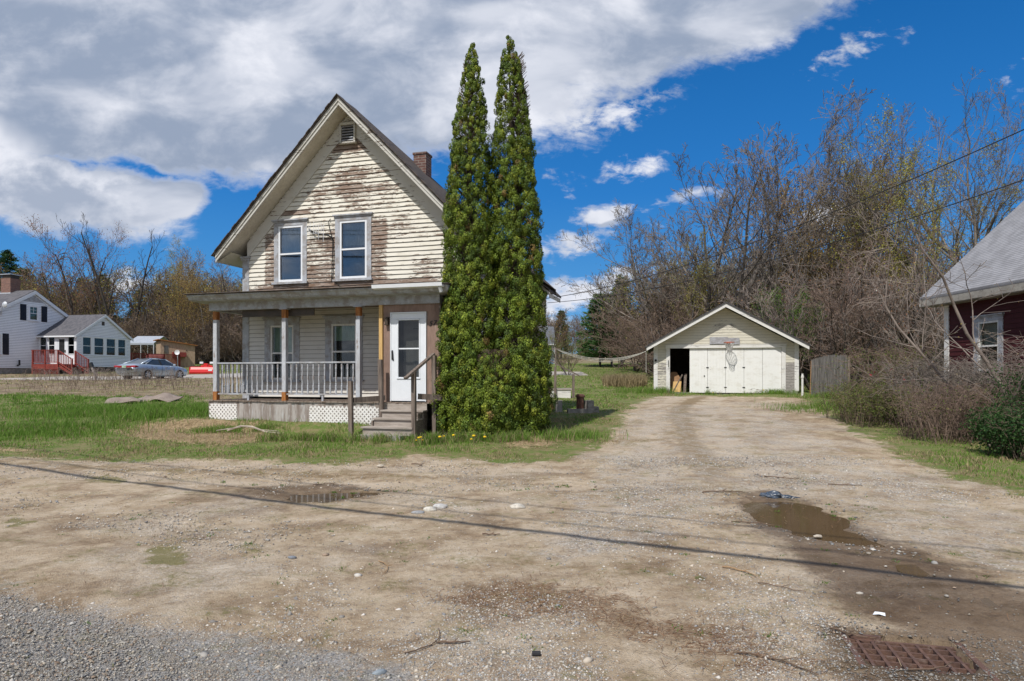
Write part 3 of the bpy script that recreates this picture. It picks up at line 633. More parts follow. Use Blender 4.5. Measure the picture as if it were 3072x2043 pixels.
for dz_ in (0, -.13):
    A_, B_, C_, D_, E_, F_ = (3.3, .30, 8.765 + dz_), (7.07, .30, 8.765 - 3.77 * SL + dz_), (7.55, 5.8, 4.45 + dz_), (-.47, 5.8, 4.92 + dz_), (-.47, .30, 8.765 - 3.77 * SL + dz_), (3.3, .42, 8.74 + dz_)
    rf.add([A_, B_, C_, D_, E_, F_], [(0, 1, 2, 5), (0, 5, 3, 4), (5, 2, 3)] if dz_ == 0 else [(5, 2, 1, 0), (4, 3, 5, 0), (3, 2, 5)])
rf.box(-.47, 7.55, 5.76, 5.80, 4.3, 4.47)
roof = rf.build('roof', M['shingle'], house)
# ragged shingle edge pieces along the rake
rs = MB()
for s_ in (-1, 1):
    for k in range(34):
        a = k * .113; x = RA + s_ * a; x2 = RA + s_ * (a + .108); j = random.uniform(0, .03); z = 8.74 - a * SL; z2 = 8.74 - (a + .108) * SL
        pl = [(x, z + .03), (x2, z2 + .03), (x2, z2 + .048 + j * .4), (x, z + .048 + j * .4)]
        rs.prism(pl[::s_] if s_ == 1 else pl, -.63 - j, -.3)
rs.build('shingle_edge', M['shingle'], roof)
# eaves along both long sides
for s_ in (-1, 1):
    ev = MB()
    x = RA - (RA + .43) if s_ == -1 else RA + RA + .43
    ev.box(min(x, x + .025 * s_), max(x, x + .025 * s_), -.549, 5.7, 4.70, 4.885); ev.add([(x, -.49, 4.72), (x, 5.7, 4.72), (x - s_ * .42, 5.7, 4.95), (x - s_ * .42, -.49, 4.95)], [(0, 1, 2, 3)])
    ev.build('eave_board', M['trim_cream'], house)
# chimney
ch = MB(); ch.box(4.44, 4.82, 1.5, 1.88, 6.6, 7.80); ch.box(4.42, 4.84, 1.48, 1.90, 7.80, 7.86); c_ = ch.build('chimney', M['brick'], house, label='narrow brown brick chimney behind the ridge')
MB().box(4.52, 4.74, 1.58, 1.80, 7.861, 7.89).build('flue', M['black'], c_)
# gable vent
vt = MB(Matrix.Translation((0, -.06, 0))); vt.box(3.07, 3.11, -.05, .06, 7.74, 8.25); vt.box(3.48, 3.52, -.05, .06, 7.74, 8.25); vt.box(3.11, 3.48, -.05, .06, 8.19, 8.25); vt.box(3.05, 3.54, -.07, .06, 7.70, 7.74)
vo = vt.build('gable_vent', M['trim_cream'], house)
sl = MB(Matrix.Translation((0, -.06, 0)))
for k in range(6): sl.add([(3.11, -.03, 7.78 + k * .07), (3.48, -.03, 7.78 + k * .07), (3.48, .02, 7.83 + k * .07), (3.11, .02, 7.83 + k * .07), (3.11, -.03, 7.79 + k * .07), (3.48, -.03, 7.79 + k * .07), (3.48, .02, 7.84 + k * .07), (3.11, .02, 7.84 + k * .07)], [(3, 2, 1, 0), (4, 5, 6, 7), (0, 1, 5, 4), (2, 3, 7, 6)])
sl.build('louver', M['trim_grey'], vo); MB().box(3.1, 3.49, -.047, -.04, 7.76, 8.2).build('vent_back', M['black'], vo)
# windows
I4 = Matrix.Identity(4)
window(house, I4, 1.14, 1.90, 4.17, 5.68, .13, glass='glass_up', curtain='shade_white', cz=.5, mid=4.92, sash=.055)
window(house, I4, 3.02, 3.82, 4.18, 5.70, .13, glass='glass_up', curtain='shade_white', cz=.42, mid=4.95, sash=.055)
window(house, I4, .89, 1.62, 1.52, 2.99, .18, curtain='curtain', cz=.5, mid=2.24, sash=.05, frame='white_paint', trim='trim_grey')
window(house, I4, 2.77, 3.52, 1.54, 2.99, .18, curtain='curtain', cz=.3, mid=2.26, sash=.05, frame='white_paint', trim='trim_grey')
# ---- porch
PB = -1.25
fl = MB()
k = 0; x = -.02
while x < 6.45:
    w_ = .095; j = random.uniform(-.012, .012); fl.box(x, x + w_ - .006, -1.37 + j, -.04, .975 + random.uniform(-.003, .003), 1.0 + random.uniform(-.004, .004)); x += w_
fl.build('porch_floor', M['floor_wood'], house)
sk = MB(); sk.box(0, 4.86, -1.33, -1.30, .2, .965); sk.box(6.3, 6.45, -1.33, -1.30, .2, .965); sk.box(0, .03, -1.299, -.05, .2, .965); sk.box(6.42, 6.45, -1.299, -.05, .2, .965)
sk.build('porch_skirt', M['ply_grey'], house)
def lattice(x0, x1, z0, z1, y):
    m = MB(); st = .108; wd = .036
    for s_, yy_ in ((1, y), (-1, y - .007)):
        c = x0 - (z1 - z0)
        k0 = math.floor(((x0 - z1 * s_) if s_ == 1 else (x0 + z0)) / st) - 1
        for k in range(k0, k0 + 60):
            # line x - s*z = k*st ; clip against the rectangle
            pts = []
            za, zb = z0, z1
            xa, xb = k * st + s_ * za, k * st + s_ * zb
            # clip in x
            def cl(xa, za, xb, zb):
                t0, t1 = 0., 1.
                for lim, sg in ((x0, 1), (x1, -1)):
                    fa, fb = sg * (xa - lim), sg * (xb - lim)
                    if fa < 0 and fb < 0: return None
                    if fa < 0: t0 = max(t0, fa / (fa - fb))
                    elif fb < 0: t1 = min(t1, fa / (fa - fb))
                return None if t1 - t0 < .03 else (xa + (xb - xa) * t0, za + (zb - za) * t0, xa + (xb - xa) * t1, za + (zb - za) * t1)
            q = cl(xa, za, xb, zb)
            if q: m.beam((q[0], yy_, q[1]), (q[2], yy_, q[3]), .006, wd, up=(s_ * -.7, 0, .7))
    return m
lattice(.03, .86, .32, .90, -1.336).build('lattice_panel', M['lattice'], house)
lattice(2.98, 4.85, .28, .88, -1.336).build('lattice_panel', M['lattice'], house)
lattice(6.32, 6.45, .28, .86, -1.336).build('lattice_panel', M['lattice'], house)
# posts
for i, a in enumerate((.165, 2.22, 4.28)):
    p = MB(); p.box(a - .055, a + .055, PB - .055, PB + .055, 1.22 if i < 2 else 1.0, 3.06)
    po = p.build('porch_post', M['post_paint'], house)
    q = MB(); q.box(a - .058, a + .058, PB - .058, PB + .058, 3.06, 3.27)
    if i < 2: MB().box(a - .058, a + .058, PB - .058, PB + .058, 1.0, 1.22).build('new_wood_end', M['wood_orange'], po)
    q.build('new_wood_end', M['wood_orange'], po)
    if i: MB().box(a - .11, a + .11, PB - .09, PB + .09, 3.272, 3.30).build('cap_block', M['trim_grey'], po)
MB().box(4.84, 4.93, PB - .055, PB + .01, 1.0, 3.30).build('bare_stud', M['wood_yellow'], house, label='new yellow lumber stud beside the entry')
# beam, soffit, cornice, roof of the porch
bm = MB(); bm.box(0, 6.4, PB - .07, PB + .06, 3.30, 3.50); bm.box(0.03, .15, PB + .06, -.03, 3.30, 3.50); bm.box(6.28, 6.40, PB + .06, -.03, 3.30, 3.50)
bm.build('porch_beam', M['trim_grey'], house)
MB().box(.15, 6.28, PB + .06, -.05, 3.40, 3.42).build('porch_ceiling', M['old_wood'], house)
co_ = MB()
co_.prism([(-1.62, 3.502), (-1.20, 3.502), (-1.20, 3.53), (-1.62, 3.53)], 0, 1); co_ = MB()
def cprof(mb, prof, a0, a1):     # profile in (b,z) swept along a
    n = len(prof); vs = [(a0, b_, z) for b_, z in prof] + [(a1, b_, z) for b_, z in prof]
    mb.add(vs, [tuple(range(n)), tuple(range(2 * n - 1, n - 1, -1))] + [((i + 1) % n, i, i + n, (i + 1) % n + n) for i in range(n)])
cprof(co_, [(-1.64, 3.52), (-1.32, 3.50), (-.05, 3.50), (-.05, 3.56), (-1.64, 3.56)], -.28, 6.72)
cprof(co_, [(-1.665, 3.54), (-1.64, 3.54), (-1.60, 3.62), (-1.60, 3.66), (-1.74, 3.66), (-1.74, 3.63), (-1.70, 3.60)], -.32, 6.76)
co_.build('porch_cornice', M['trim_grey'], house)
pr = MB(); cprof(pr, [(-1.78, 3.662), (-1.4, 3.69), (-.02, 3.74), (-.02, 3.80), (-1.4, 3.715), (-1.78, 3.675)], -.36, 6.80)
x = -.36
while x < 6.7:
    w_ = random.uniform(.25, .4); cprof(pr, [(-1.81 - random.uniform(0, .02), 3.676), (-1.5, 3.70), (-1.5, 3.712), (-1.81, 3.69)], x, min(x + w_, 6.8)); x += w_ + .004
pr.build('porch_roof', M['shingle'], house)
gt = MB(); cprof(gt, [(-1.86, 3.62), (-1.74, 3.60), (-1.74, 3.695), (-1.755, 3.695), (-1.77, 3.62), (-1.845, 3.63), (-1.855, 3.70), (-1.875, 3.70)], 4.95, 6.68)
gt.build('gutter', M['vinyl'], house)
MB().beam((6.60, -1.8, 3.60), (6.62, -1.75, 3.50), .06, .06).build('gutter_outlet', M['vinyl'], house)
MB().box(.9, 3.0, PB + .07, PB + .10, 3.12, 3.3).build('beam_grille', M['brown_metal'], house)
# vestibule
ve = MB(); VB = PB
ve.box(4.93, 5.13, VB, VB + .03, 1.0, 3.30); ve.box(6.06, 6.39, VB, VB + .03, 1.0, 3.30); ve.box(5.13, 6.06, VB, VB + .03, 3.12, 3.30)
ve.box(4.93, 4.955, VB + .03, -.02, 1.0, 3.30); ve.box(6.365, 6.39, VB + .03, -.02, 1.0, 3.30)
ve.box(4.935, 6.26, VB - .008, VB, 3.11, 3.30)
ve.build('vestibule', M['ply_brown'], house)
MB().box(6.36, 6.40, VB - .012, VB + .03, 1.02, 3.28).build('vestibule_corner_trim', M['old_wood'], house)
# storm door
dr = MB(); dr.box(5.15, 5.34, VB - .03, VB + .01, 1.03, 2.96); dr.box(5.865, 6.03, VB - .03, VB + .01, 1.03, 2.96); dr.box(5.34, 5.865, VB - .03, VB + .01, 2.925, 2.96); dr.box(5.34, 5.865, VB - .03, VB + .01, 1.03, 1.59); dr.box(5.34, 5.865, VB - .025, VB + .01, 2.245, 2.275)
do = dr.build('storm_door', M['door_white'], house, label='white storm door with two glass panes')
fm = MB(); fm.box(5.13, 5.15, VB - .045, VB + .02, 1.02, 3.09); fm.box(6.03, 6.05, VB - .045, VB + .02, 1.02, 3.09); fm.box(5.13, 6.05, VB - .045, VB + .02, 3.09, 3.115); fm.box(5.15, 6.03, VB - .02, VB + .01, 2.965, 3.088)
fm.box(5.31, 5.335, VB - .042, VB - .031, 1.55, 2.95); fm.box(5.87, 5.895, VB - .042, VB - .031, 1.55, 2.95); fm.box(5.30, 5.90, VB - .05, VB - .031, 1.55, 1.578); fm.box(5.31, 5.895, VB - .042, VB - .031, 2.93, 2.955)
fm.build('door_frame', M['door_white'], do)
for q0, q1 in ((1.59, 2.245), (2.275, 2.925)): MB().box(5.335, 5.87, VB - .012, VB - .006, q0, q1).build('pane', M['screen'], do)
MB().box(5.34, 5.86, VB + .25, VB + .26, 1.05, 3.05).build('inner_door', M['siding_porch'], do)
MB().box(5.6, 5.98, VB + .235, VB + .248, 1.05, 3.05).build('inner_door_frame', M['trim_cream'], do)
MB().tube([(5.19, VB - .035, 2.22), (5.195, VB - .075, 2.18), (5.205, VB - .075, 2.05), (5.215, VB - .035, 1.98)], .013, 6).box(5.17, 5.20, VB - .05, VB - .03, 2.0, 2.22).build('door_handle', M['black'], do)
lt = MB(); lt.box(5.015, 5.085, VB - .09, VB, 2.84, 2.99); lt.box(5.0, 5.10, VB - .11, VB - .0, 2.99, 3.01); lt.box(5.005, 5.095, VB - .105, VB, 2.82, 2.84)
lt.build('wall_lantern', M['brown_metal'], house)
def text(s_, size, loc, rot, mat, name, parent, ext=.004, shear=0.3):
    cu = bpy.data.curves.new(name, 'FONT'); cu.body = s_; cu.size = size; cu.extrude = ext; cu.shear = shear; cu.align_x = 'CENTER'
    tmp = bpy.data.objects.new('t', cu); COL.objects.link(tmp); dg = bpy.context.evaluated_depsgraph_get(); dg.update()
    me = bpy.data.meshes.new_from_object(tmp.evaluated_get(dg)); bpy.data.objects.remove(tmp)
    me.name = name; me.materials.clear(); me.materials.append(mat); o = bpy.data.objects.new(name, me); COL.objects.link(o)
    o.parent = parent; o.location = loc; o.rotation_euler = rot; return o
text('5', .165, (6.145, VB - .012, 2.785), (R(90), 0, 0), M['black'], 'house_number', house)
text('7', .165, (6.245, VB - .012, 2.795), (R(90), 0, 0), M['black'], 'house_number', house)
# ---- railing with turned balusters
rl = MB(); rl.box(.22, 2.165, PB - .04, PB + .04, 1.93, 1.965); rl.box(2.275, 4.225, PB - .04, PB + .04, 1.935, 1.97); rl.box(.24, 2.165, PB - .03, PB + .03, 1.145, 1.18); rl.box(2.275, 4.225, PB - .03, PB + .03, 1.15, 1.185)
rl.box(.125, .205, PB + .055, -.03, 1.93, 1.965); rl.box(.135, .195, PB + .055, -.03, 1.145, 1.18)
rl.box(1.12, 1.17, PB - .02, PB + .02, 1.0, 1.145); rl.box(3.27, 3.32, PB - .02, PB + .02, 1.0, 1.15)
ro = rl.build('railing', M['trim_grey'], house)
bp = [(.022, 0), (.022, .20), (.02, .205), (.012, .225), (.021, .24), (.012, .255), (.015, .30), (.021, .38), (.015, .52), (.012, .555), (.021, .57), (.012, .585), (.02, .60), (.022, .62), (.022, .75)]
me0 = MB().lathe(bp, 8).build('baluster', M['post_paint'], ro, smooth=False); me0.location = (.36, PB, 1.18)
def bal(a, b_, z=1.18):
    o = me0.copy(); COL.objects.link(o); o.parent = ro; o.location = (a, b_, z); o.rotation_euler = (0, 0, random.uniform(0, 1))
for k in range(1, 12): bal(.36 + k * (2.07 - .36) / 11.4, PB)
for k in range(12): bal(2.40 + k * (4.13 - 2.40) / 11, PB, 1.185)
for k in range(7): bal(.165, PB + .2 + k * .145)
# ---- steps
stp = MB()
for z, b0, b1, a0, a1 in ((.83, -1.62, -1.36, 5.05, 6.13), (.655, -1.88, -1.60, 4.98, 6.12), (.475, -2.15, -1.86, 4.84, 6.10)):
    stp.box(a0, a1, b0 - .02, b1, z - .035, z)
    stp.box(a0 + .03, a1 - .02, b0 + .02, b0 + .045, z - .19, z - .035)
st = stp.build('steps', M['tread'], house)
MB().box(6.06, 6.10, -2.12, -1.36, .2, .60).box(6.061, 6.099, -1.85, -1.37, .59, .78).build('stringer', M['old_wood'], st)
MB().box(4.96, 5.0, -1.9, -1.36, .2, .60).build('stringer', M['old_wood'], st)
MB().box(5.001, 6.10, -1.362, -1.345, .2, .972).build('back_riser', M['tread'], st)
MB().box(4.82, 5.9, -2.35, -2.1, .12, .30).build('step_base', M['concrete'], st)
ps = MB(); T_ = [((4.62, -2.2, .2), (4.60, -2.2, 1.50)), ((5.02, -1.50, .55), (4.99, -1.52, 2.0)), ((6.12, -2.1, .2), (6.12, -2.12, 1.72)), ((6.38, -1.55, .2), (6.36, -1.55, 2.08))]
for i, (a, b_) in enumerate(T_): MB().beam(a, b_, .09, .09, up=(0, 1, 0)).build('stair_post', M['post_wood'], st)
MB().beam((4.66, -2.15, 1.07), (5.05, -1.4, 1.10), .04, .12).beam((6.15, -1.95, 1.16), (6.6, -1.5, 1.12), .05, .13).build('stair_brace', M['post_wood'], st)
MB().beam((6.04, -2.38, 1.56), (6.33, -1.50, 2.12), .09, .05).build('handrail', M['post_wood'], st)
# ---- rear wing, service bracket
wg = MB(); wgl = lambda z: -.4 if z < 4.5 else max(-.4, 3.3 - (8.2 - z) / 1.02 * 1.02); wgr = lambda z: 7.05 if z < 4.6 else 7.05 - (z - 4.6) / SL
wg.T = Matrix.Translation((0, 5.45, 0)); clapboards(wg, .9, 6.6, lambda z: W - .1 if z < 4.9 else W - .1 - (z - 4.9) / SL, wgr, [], .1155, .015, .003, .5, 13)
wg.build('rear_wing_wall', [M['siding_porch'], M['lap_shade_dark']], house)
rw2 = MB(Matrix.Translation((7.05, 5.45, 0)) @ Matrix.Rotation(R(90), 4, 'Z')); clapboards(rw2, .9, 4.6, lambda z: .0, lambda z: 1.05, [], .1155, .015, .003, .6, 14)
rw2.build('rear_wing_side', [M['siding_porch'], M['lap_shade_dark']], house)
MB().prism([(7.04, .9), (7.04, 4.6), (W - .3, 5.3), (W - .3, .9)], 6.45, 6.5).build('rear_wing_back', M['siding_porch'], house)
MB().box(6.95, 7.07, 5.40, 5.5, .9, 4.55).build('rear_corner_board', M['trim_cream'], house)
rr = MB(); rr.prism([(7.53, 4.26), (7.53, 4.33), (6.95, 4.92), (6.95, 4.81)], 5.05, 6.7); rr.build('rear_wing_roof', M['shingle'], house)
rr = MB(); rr.prism([(7.50, 4.20), (7.53, 4.26), (6.95, 4.80), (6.95, 4.66)], 5.02, 5.07); rr.box(7.49, 7.515, 5.071, 6.65, 4.12, 4.25); rr.build('rear_wing_fascia', M['trim_cream'], house)
# wires: drip loop and dangling cables by the right upper window
cb = MB(); cb.tube([(2.1, -.03, 5.55), (2.3, -.10, 5.42), (2.5, -.09, 5.36), (2.72, -.08, 5.33), (2.84, -.05, 5.25)], .02, 5)
cb.tube([(2.76, -.04, 5.78), (2.70, -.05, 5.68), (2.74, -.04, 5.5), (2.82, -.03, 5.2), (2.80, -.025, 4.6), (2.78, -.03, 4.1)], .009, 5)
cb.tube([(2.84, -.04, 5.25), (2.86, -.03, 4.8), (2.82, -.03, 4.15), (3.1, -.05, 3.95), (3.5, -.1, 3.85)], .008, 5)
cb.build('cable', M['black'], house)
an = MB()
for x in (2.12, 2.17, 2.22, 2.33, 2.40, 2.47, 2.56, 2.62): an.tube([(x, -.16, 5.12 + .3 * random.random()), (x, -.16, 5.72 - .2 * random.random())], .006, 4)
for z in (5.28, 5.38, 5.48, 5.58): an.tube([(2.08, -.16, z + .02), (2.68, -.16, z)], .005, 4)
an.beam((2.38, -.16, 5.43), (2.38, 0, 5.43), .02, .02)
an.build('grid_antenna', M['vinyl'], house)
# ================================================================== GARAGE
M['siding_garage'] = peel_mat('siding_garage', (0.62, 0.59, 0.495), (0.36, 0.34, 0.32), (0.24, 0.22, 0.20), boxes=[(.35, 1.5, .4, .8, .2), (5.95, 1.4, .3, .9, .28), (3.1, 3.7, .6, .5, .12)], amount=0.30)
M['garage_door'] = peel_mat('garage_door', (0.80, 0.80, 0.775), (0.4, 0.37, 0.32), (0.25, 0.22, 0.18), boxes=[(3.1, .93, 2.6, .16, .17)], amount=0.235)
M['white_weather'] = peel_mat('white_weather', (0.72, 0.71, 0.68), (0.45, 0.44, 0.43), (0.3, 0.28, 0.26), amount=0.39)
M['grey_board'] = pbr('grey_board', (0.42, 0.43, 0.46), (0.27, 0.26, 0.26), 4, (1, 1, 6), 0.85, 0.35, .62, .3, 20, c3=(.5, .52, .56))
M['roof_dark'] = pbr('roof_dark', (0.05, 0.05, 0.055), (0.085, 0.08, 0.08), 7, rough=.95, bump=.4, bscale=30)
M['cardboard'] = pbr('cardboard', (0.36, 0.22, 0.12), (0.28, 0.16, 0.085), 5, rough=.9)
M['rim_orange'] = pbr('rim_orange', (0.55, 0.12, 0.04), (0.42, .10, .05), 9, rough=.6)
M['net'] = pbr('net', (0.55, 0.54, 0.52), (0.42, .41, .4), 9, rough=.9)
M['fence_grey'] = pbr('fence_grey', (0.175, 0.165, 0.155), (0.075, 0.07, 0.065), 3, (9, 9, .4), .9, .35, .65, .5, 20, c3=(.23, .22, .215))
GY = -12.0
gar = thing('garage', (6.56, 30.81, 0), GY, 'small cream clapboard garage with a wide white door standing part open', 'garage')
pk = 4.62; GS = .555
g = MB(); clapboards(g, .98, 4.72, lambda z: .12 if z < 3.0 else max(.12, 3.13 - (4.72 - z) / GS), lambda z: 6.13 if z < 3.0 else min(6.13, 3.13 + (4.72 - z) / GS), [(.55, 5.72, .5, 3.03)], .125, .012, .003, .5, 21)
g.build('gable_wall', [M['siding_garage'], M['lap_shade_dark']], gar)
gl_ = MB(Matrix.Translation((0, 6.5, 0)) @ Matrix.Rotation(R(-90), 4, 'Z')); clapboards(gl_, .98, 3.05, lambda z: 0, lambda z: 6.5, [], .125, .012, .003, .9, 22); gl_.build('side_wall', [M['siding_garage'], M['lap_shade_dark']], gar)
gl_ = MB(Matrix.Translation((6.26, 0, 0)) @ Matrix.Rotation(R(90), 4, 'Z')); clapboards(gl_, .98, 3.05, lambda z: 0, lambda z: 6.5, [], .125, .012, .003, .9, 23); gl_.build('side_wall', [M['siding_garage'], M['lap_shade_dark']], gar)
MB().prism([(0.02, .8), (6.24, .8), (6.24, 3.05), (3.13, 4.7), (0.02, 3.05)], 6.4, 6.45).build('back_wall', M['old_wood'], gar)
MB().box(-.01, .17, -.03, .05, .95, 3.2).build('corner_board', M['white_weather'], gar); MB().box(6.09, 6.27, -.03, .05, .97, 3.12).build('corner_board', M['white_weather'], gar)
MB().box(5.55, 6.24, -.02, .3, .4, .968).box(0.02, .5, -.0, .3, .4, .968).box(.5, 5.55, .02, .3, .4, .82).build('foundation', M['concrete'], gar)
tr = MB(); tr.box(.55, .72, -.035, .08, .85, 2.90); tr.box(5.55, 5.72, -.035, .08, .90, 2.90); tr.box(.52, 5.75, -.05, .08, 2.90, 3.04); tr.box(.48, 5.79, -.06, -.02, 3.04, 3.065)
tr.build('door_surround', M['white_weather'], gar)
def grake(zt0, zt1, y0, y1, ae, mb):
    top = lambda a: 4.90 - abs(a - 3.13) * GS
    for s_ in (-1, 1):
        e = 3.13 + s_ * ae; pl = [(3.13, top(3.13) - zt1), (e, top(e) - zt1), (e, top(e) - zt0), (3.13, top(3.13) - zt0)]
        mb.prism(pl if s_ == -1 else pl[::-1], y0, y1)
m_ = MB(); grake(.03, .20, -.55, -.51, 3.46, m_); m_.build('rake_fascia', M['white_weather'], gar)
m_ = MB(); grake(.10, .13, -.509, .0, 3.45, m_); m_.build('soffit', M['soffit'], gar)
m_ = MB(); grake(-.035, .028, -.59, 6.8, 3.52, m_); grake(.029, .095, -.508, 6.7, 3.44, m_); m_.build('roof', M['roof_dark'], gar)
MB().box(-.33, -.30, -.5, 6.7, 2.84, 3.01).build('eave_board', M['white_weather'], gar); MB().box(6.56, 6.59, -.5, 6.7, 2.84, 3.01).build('eave_board', M['white_weather'], gar)
# five door panels, boards within each shown as V grooves
def door_panel(x0, x1, y):
    m = MB(); x = x0; n = max(3, int(round((x1 - x0) / .13))); w_ = (x1 - x0) / n
    for k in range(n): m.box(x0 + k * w_ + .005, x0 + (k + 1) * w_ - .005, y, y + .03, .87, 2.94)
    m.box(x0, x1, y + .012, y + .035, .875, 2.93)
    return m.build('door_panel', M['garage_door'], gar)
for i, (a, b_) in enumerate(((1.60, 2.385), (2.395, 3.17), (3.18, 3.96), (3.97, 4.755), (4.765, 5.545))):
    d = door_panel(a, b_, .035 if i % 2 else .03)
    if i in (0, 1, 2):
        h = MB()
        for z in (1.1, 2.0): h.box(b_ - .06, b_ + .05, .012, .03, z, z + .035)
        h.build('hinge', M['black'], d)
MB().box(2.22, 2.27, .0, .03, 1.62, 1.66).build('hasp', M['black'], gar)
MB().box(.80, 1.55, -.25, .25, .74, .87).build('threshold', M['concrete'], gar)
MB().box(.1, 6.2, .4, 6.3, .7, .84).build('garage_floor', M['concrete'], gar)
o = MB().lathe([(.05, 0), (.06, .02), (.045, .06), (.02, .09)], 8, (.08, -.09, 2.35), 'y').build('yard_light', M['black'], gar)
ob = MB(); ob.beam((.65, -.04, 2.35), (.66, -.04, 2.05), .03, .05).build('door_latch', M['black'], gar)
# things inside the open door
ply = thing('plywood_sheet', (0, 0, 0), 0, 'broken plywood sheets leaning just inside the open garage door', 'board')
Tg = Matrix.Translation((6.56, 30.81, 0)) @ Matrix.Rotation(R(GY), 4, 'Z')
ply.location = Tg @ Vector((.95, .5, .85)); ply.rotation_euler = (0, 0, R(GY))
MB(Matrix.Rotation(R(-12), 4, 'X')).prism([(-.22, 0), (.32, 0), (.30, .62), (.10, .98), (-.02, 1.0), (-.22, .95)], 0, .02).build('sheet', M['cardboard'], ply)
MB(Matrix.Rotation(R(-16), 4, 'X')).prism([(-.15, 0), (.25, 0), (.30, .52), (-.10, .50)], -.14, -.12).build('sheet', M['wood_yellow'], ply)
MB().beam((-.1, -.15, 0), (.35, .1, .85), .03, .05).beam((.45, .2, 0), (.5, .3, .9), .12, .02).build('lath', M['old_wood'], ply)
# basketball hoop
hoop = thing('basketball_hoop', tuple(Tg @ Vector((3.27, -.06, 3.15))), GY, 'orange basketball hoop with a ragged net over the garage door', 'basketball hoop')
bb = MB(); bb.box(-.80, -.0, -.03, -.005, -.07, .24); bb.box(.0, .49, -.028, -.005, -.10, .19); bb.box(-.1, .13, -.05, -.031, -.09, .06)
for k in range(2): bb.box(-.78, .47, -.004, .02, -.05 + .14 * k, -.0 + .14 * k)
bb.build('backboard', M['grey_board'], hoop)
rm = MB(); rm.tube([(math.cos(t_) * .228, -.42 + math.sin(t_) * .228, -.02) for t_ in np.linspace(0, 2 * math.pi, 25)], .011, 6)
rm.beam((0, -.05, -.02), (0, -.2, -.02), .14, .03); rm.beam((-.1, -.05, -.08), (-.02, -.3, -.03), .02, .02); rm.beam((.1, -.05, -.08), (.02, -.3, -.03), .02, .02)
rm.build('rim', M['rim_orange'], hoop)
nt = MB()
for k in range(12):
    for s_ in (1, -1):
        pts = []
        for j in range(8):
            u_ = j / 7; a = 2 * math.pi * (k / 12) + s_ * u_ * 1.3; r_ = .225 - .115 * min(1, u_ * 1.5)
            pts.append((math.cos(a) * r_ + .02 * u_, -.42 + math.sin(a) * r_, -.03 - .45 * u_))
        nt.tube(pts, .0065, 3)
nt.build('net', M['net'], hoop)

# grey stockade fence panel and the pipe beside it
fe = thing('stockade_fence', (12.55, 27.95, tz(12.8, 27.8)), -14, 'weathered grey stockade fence panel leaning beside the garage', 'fence')
fm = MB(); n = 24
for k in range(n):
    x = k * .058; top = 1.50 + .20 * math.sin(math.pi * min(1, (k + 1) / 14) * .5) + random.uniform(-.02, .02)
    fm.prism([(x, -.1), (x + .052, -.1), (x + .054, top), (x + .028, top + .05), (x + .002, top)], random.uniform(0, .006), .03)
fm.build('picket', M['fence_grey'], fe)
MB().box(0, 1.4, .031, .08, .3, .38).box(0, 1.4, .031, .08, 1.15, 1.23).build('rail', M['fence_grey'], fe)
MB().beam((-.05, .03, -.1), (0, .03, 1.5), .03, .03).build('edge_batten', M['cardboard'], fe)
MB().box(1.40, 1.49, 0, .1, -.1, 1.62).build('fence_post', M['old_wood'], fe)
pp = thing('vent_pipe', (12.33, 28.3, tz(12.3, 28.3)), 0, 'short white pipe standing between garage and fence', 'pipe')
MB().lathe([(.045, 0), (.045, .75), (.06, .76), (.06, .86), (.04, .87), (.04, .95)], 10).build('pipe', M['white_weather'], pp)

# clothesline between post and garage
cp = thing('clothesline_post', (1.97, 30, tz(1.97, 30)), 0, 'thin dark post holding the clothesline', 'post')
MB().lathe([(.035, 0), (.03, 2.1)], 8).box(-.22, .22, -.02, .02, 2.0, 2.05).build('post_shaft', M['old_wood'], cp)
rp = MB(); p0 = Vector((1.9, 30, tz(1.97, 30) + 2.07)); p1 = Tg @ Vector((-.31, .3, 2.80))
M['rope'] = pbr('rope', (0.62, 0.60, 0.52), (0.5, .48, .42), 9, rough=.9)
for off, sg in ((0, .42), (.10, .55), (.2, .48)):
    pts = []
    for k in range(13):
        u_ = k / 12; q = p0.lerp(p1, u_) + Vector((0, off, -4 * sg * u_ * (1 - u_))); pts.append(q)
    rp.tube(pts, .012, 4)
rp.tube([p1 + Vector((-.05, 0, 0)), p1 + Vector((-.05, 0, -1.0))], .012, 4)
o = rp.build('clothesline', M['rope']); tag(o, 'pale sagging clothesline ropes from thin post to garage eave', 'clothesline')

# back stoop
sp_ = thing('back_stoop', (1.1, 27.3, tz(1.8, 27.5)), -4, 'low wooden back stoop with one sloping handrail', 'steps')
zf0 = 0
MB().box(-.6, 1.35, 0, 1.2, .30, .36).build('platform', M['tread'], sp_); MB().box(-.55, 1.3, .03, 1.15, -.1, .30).build('skirt', M['white_weather'], sp_)
for x, h in ((.62, 1.30), (1.36, 1.0)): MB().box(x, x + .1, -.06, .04, -.1, h - .05).build('post', M['post_wood'], sp_)
MB().beam((.05, -.01, 1.72), (1.65, -.01, .88), .09, .05, up=(0, 0, 1)).build('handrail', M['post_wood'], sp_)

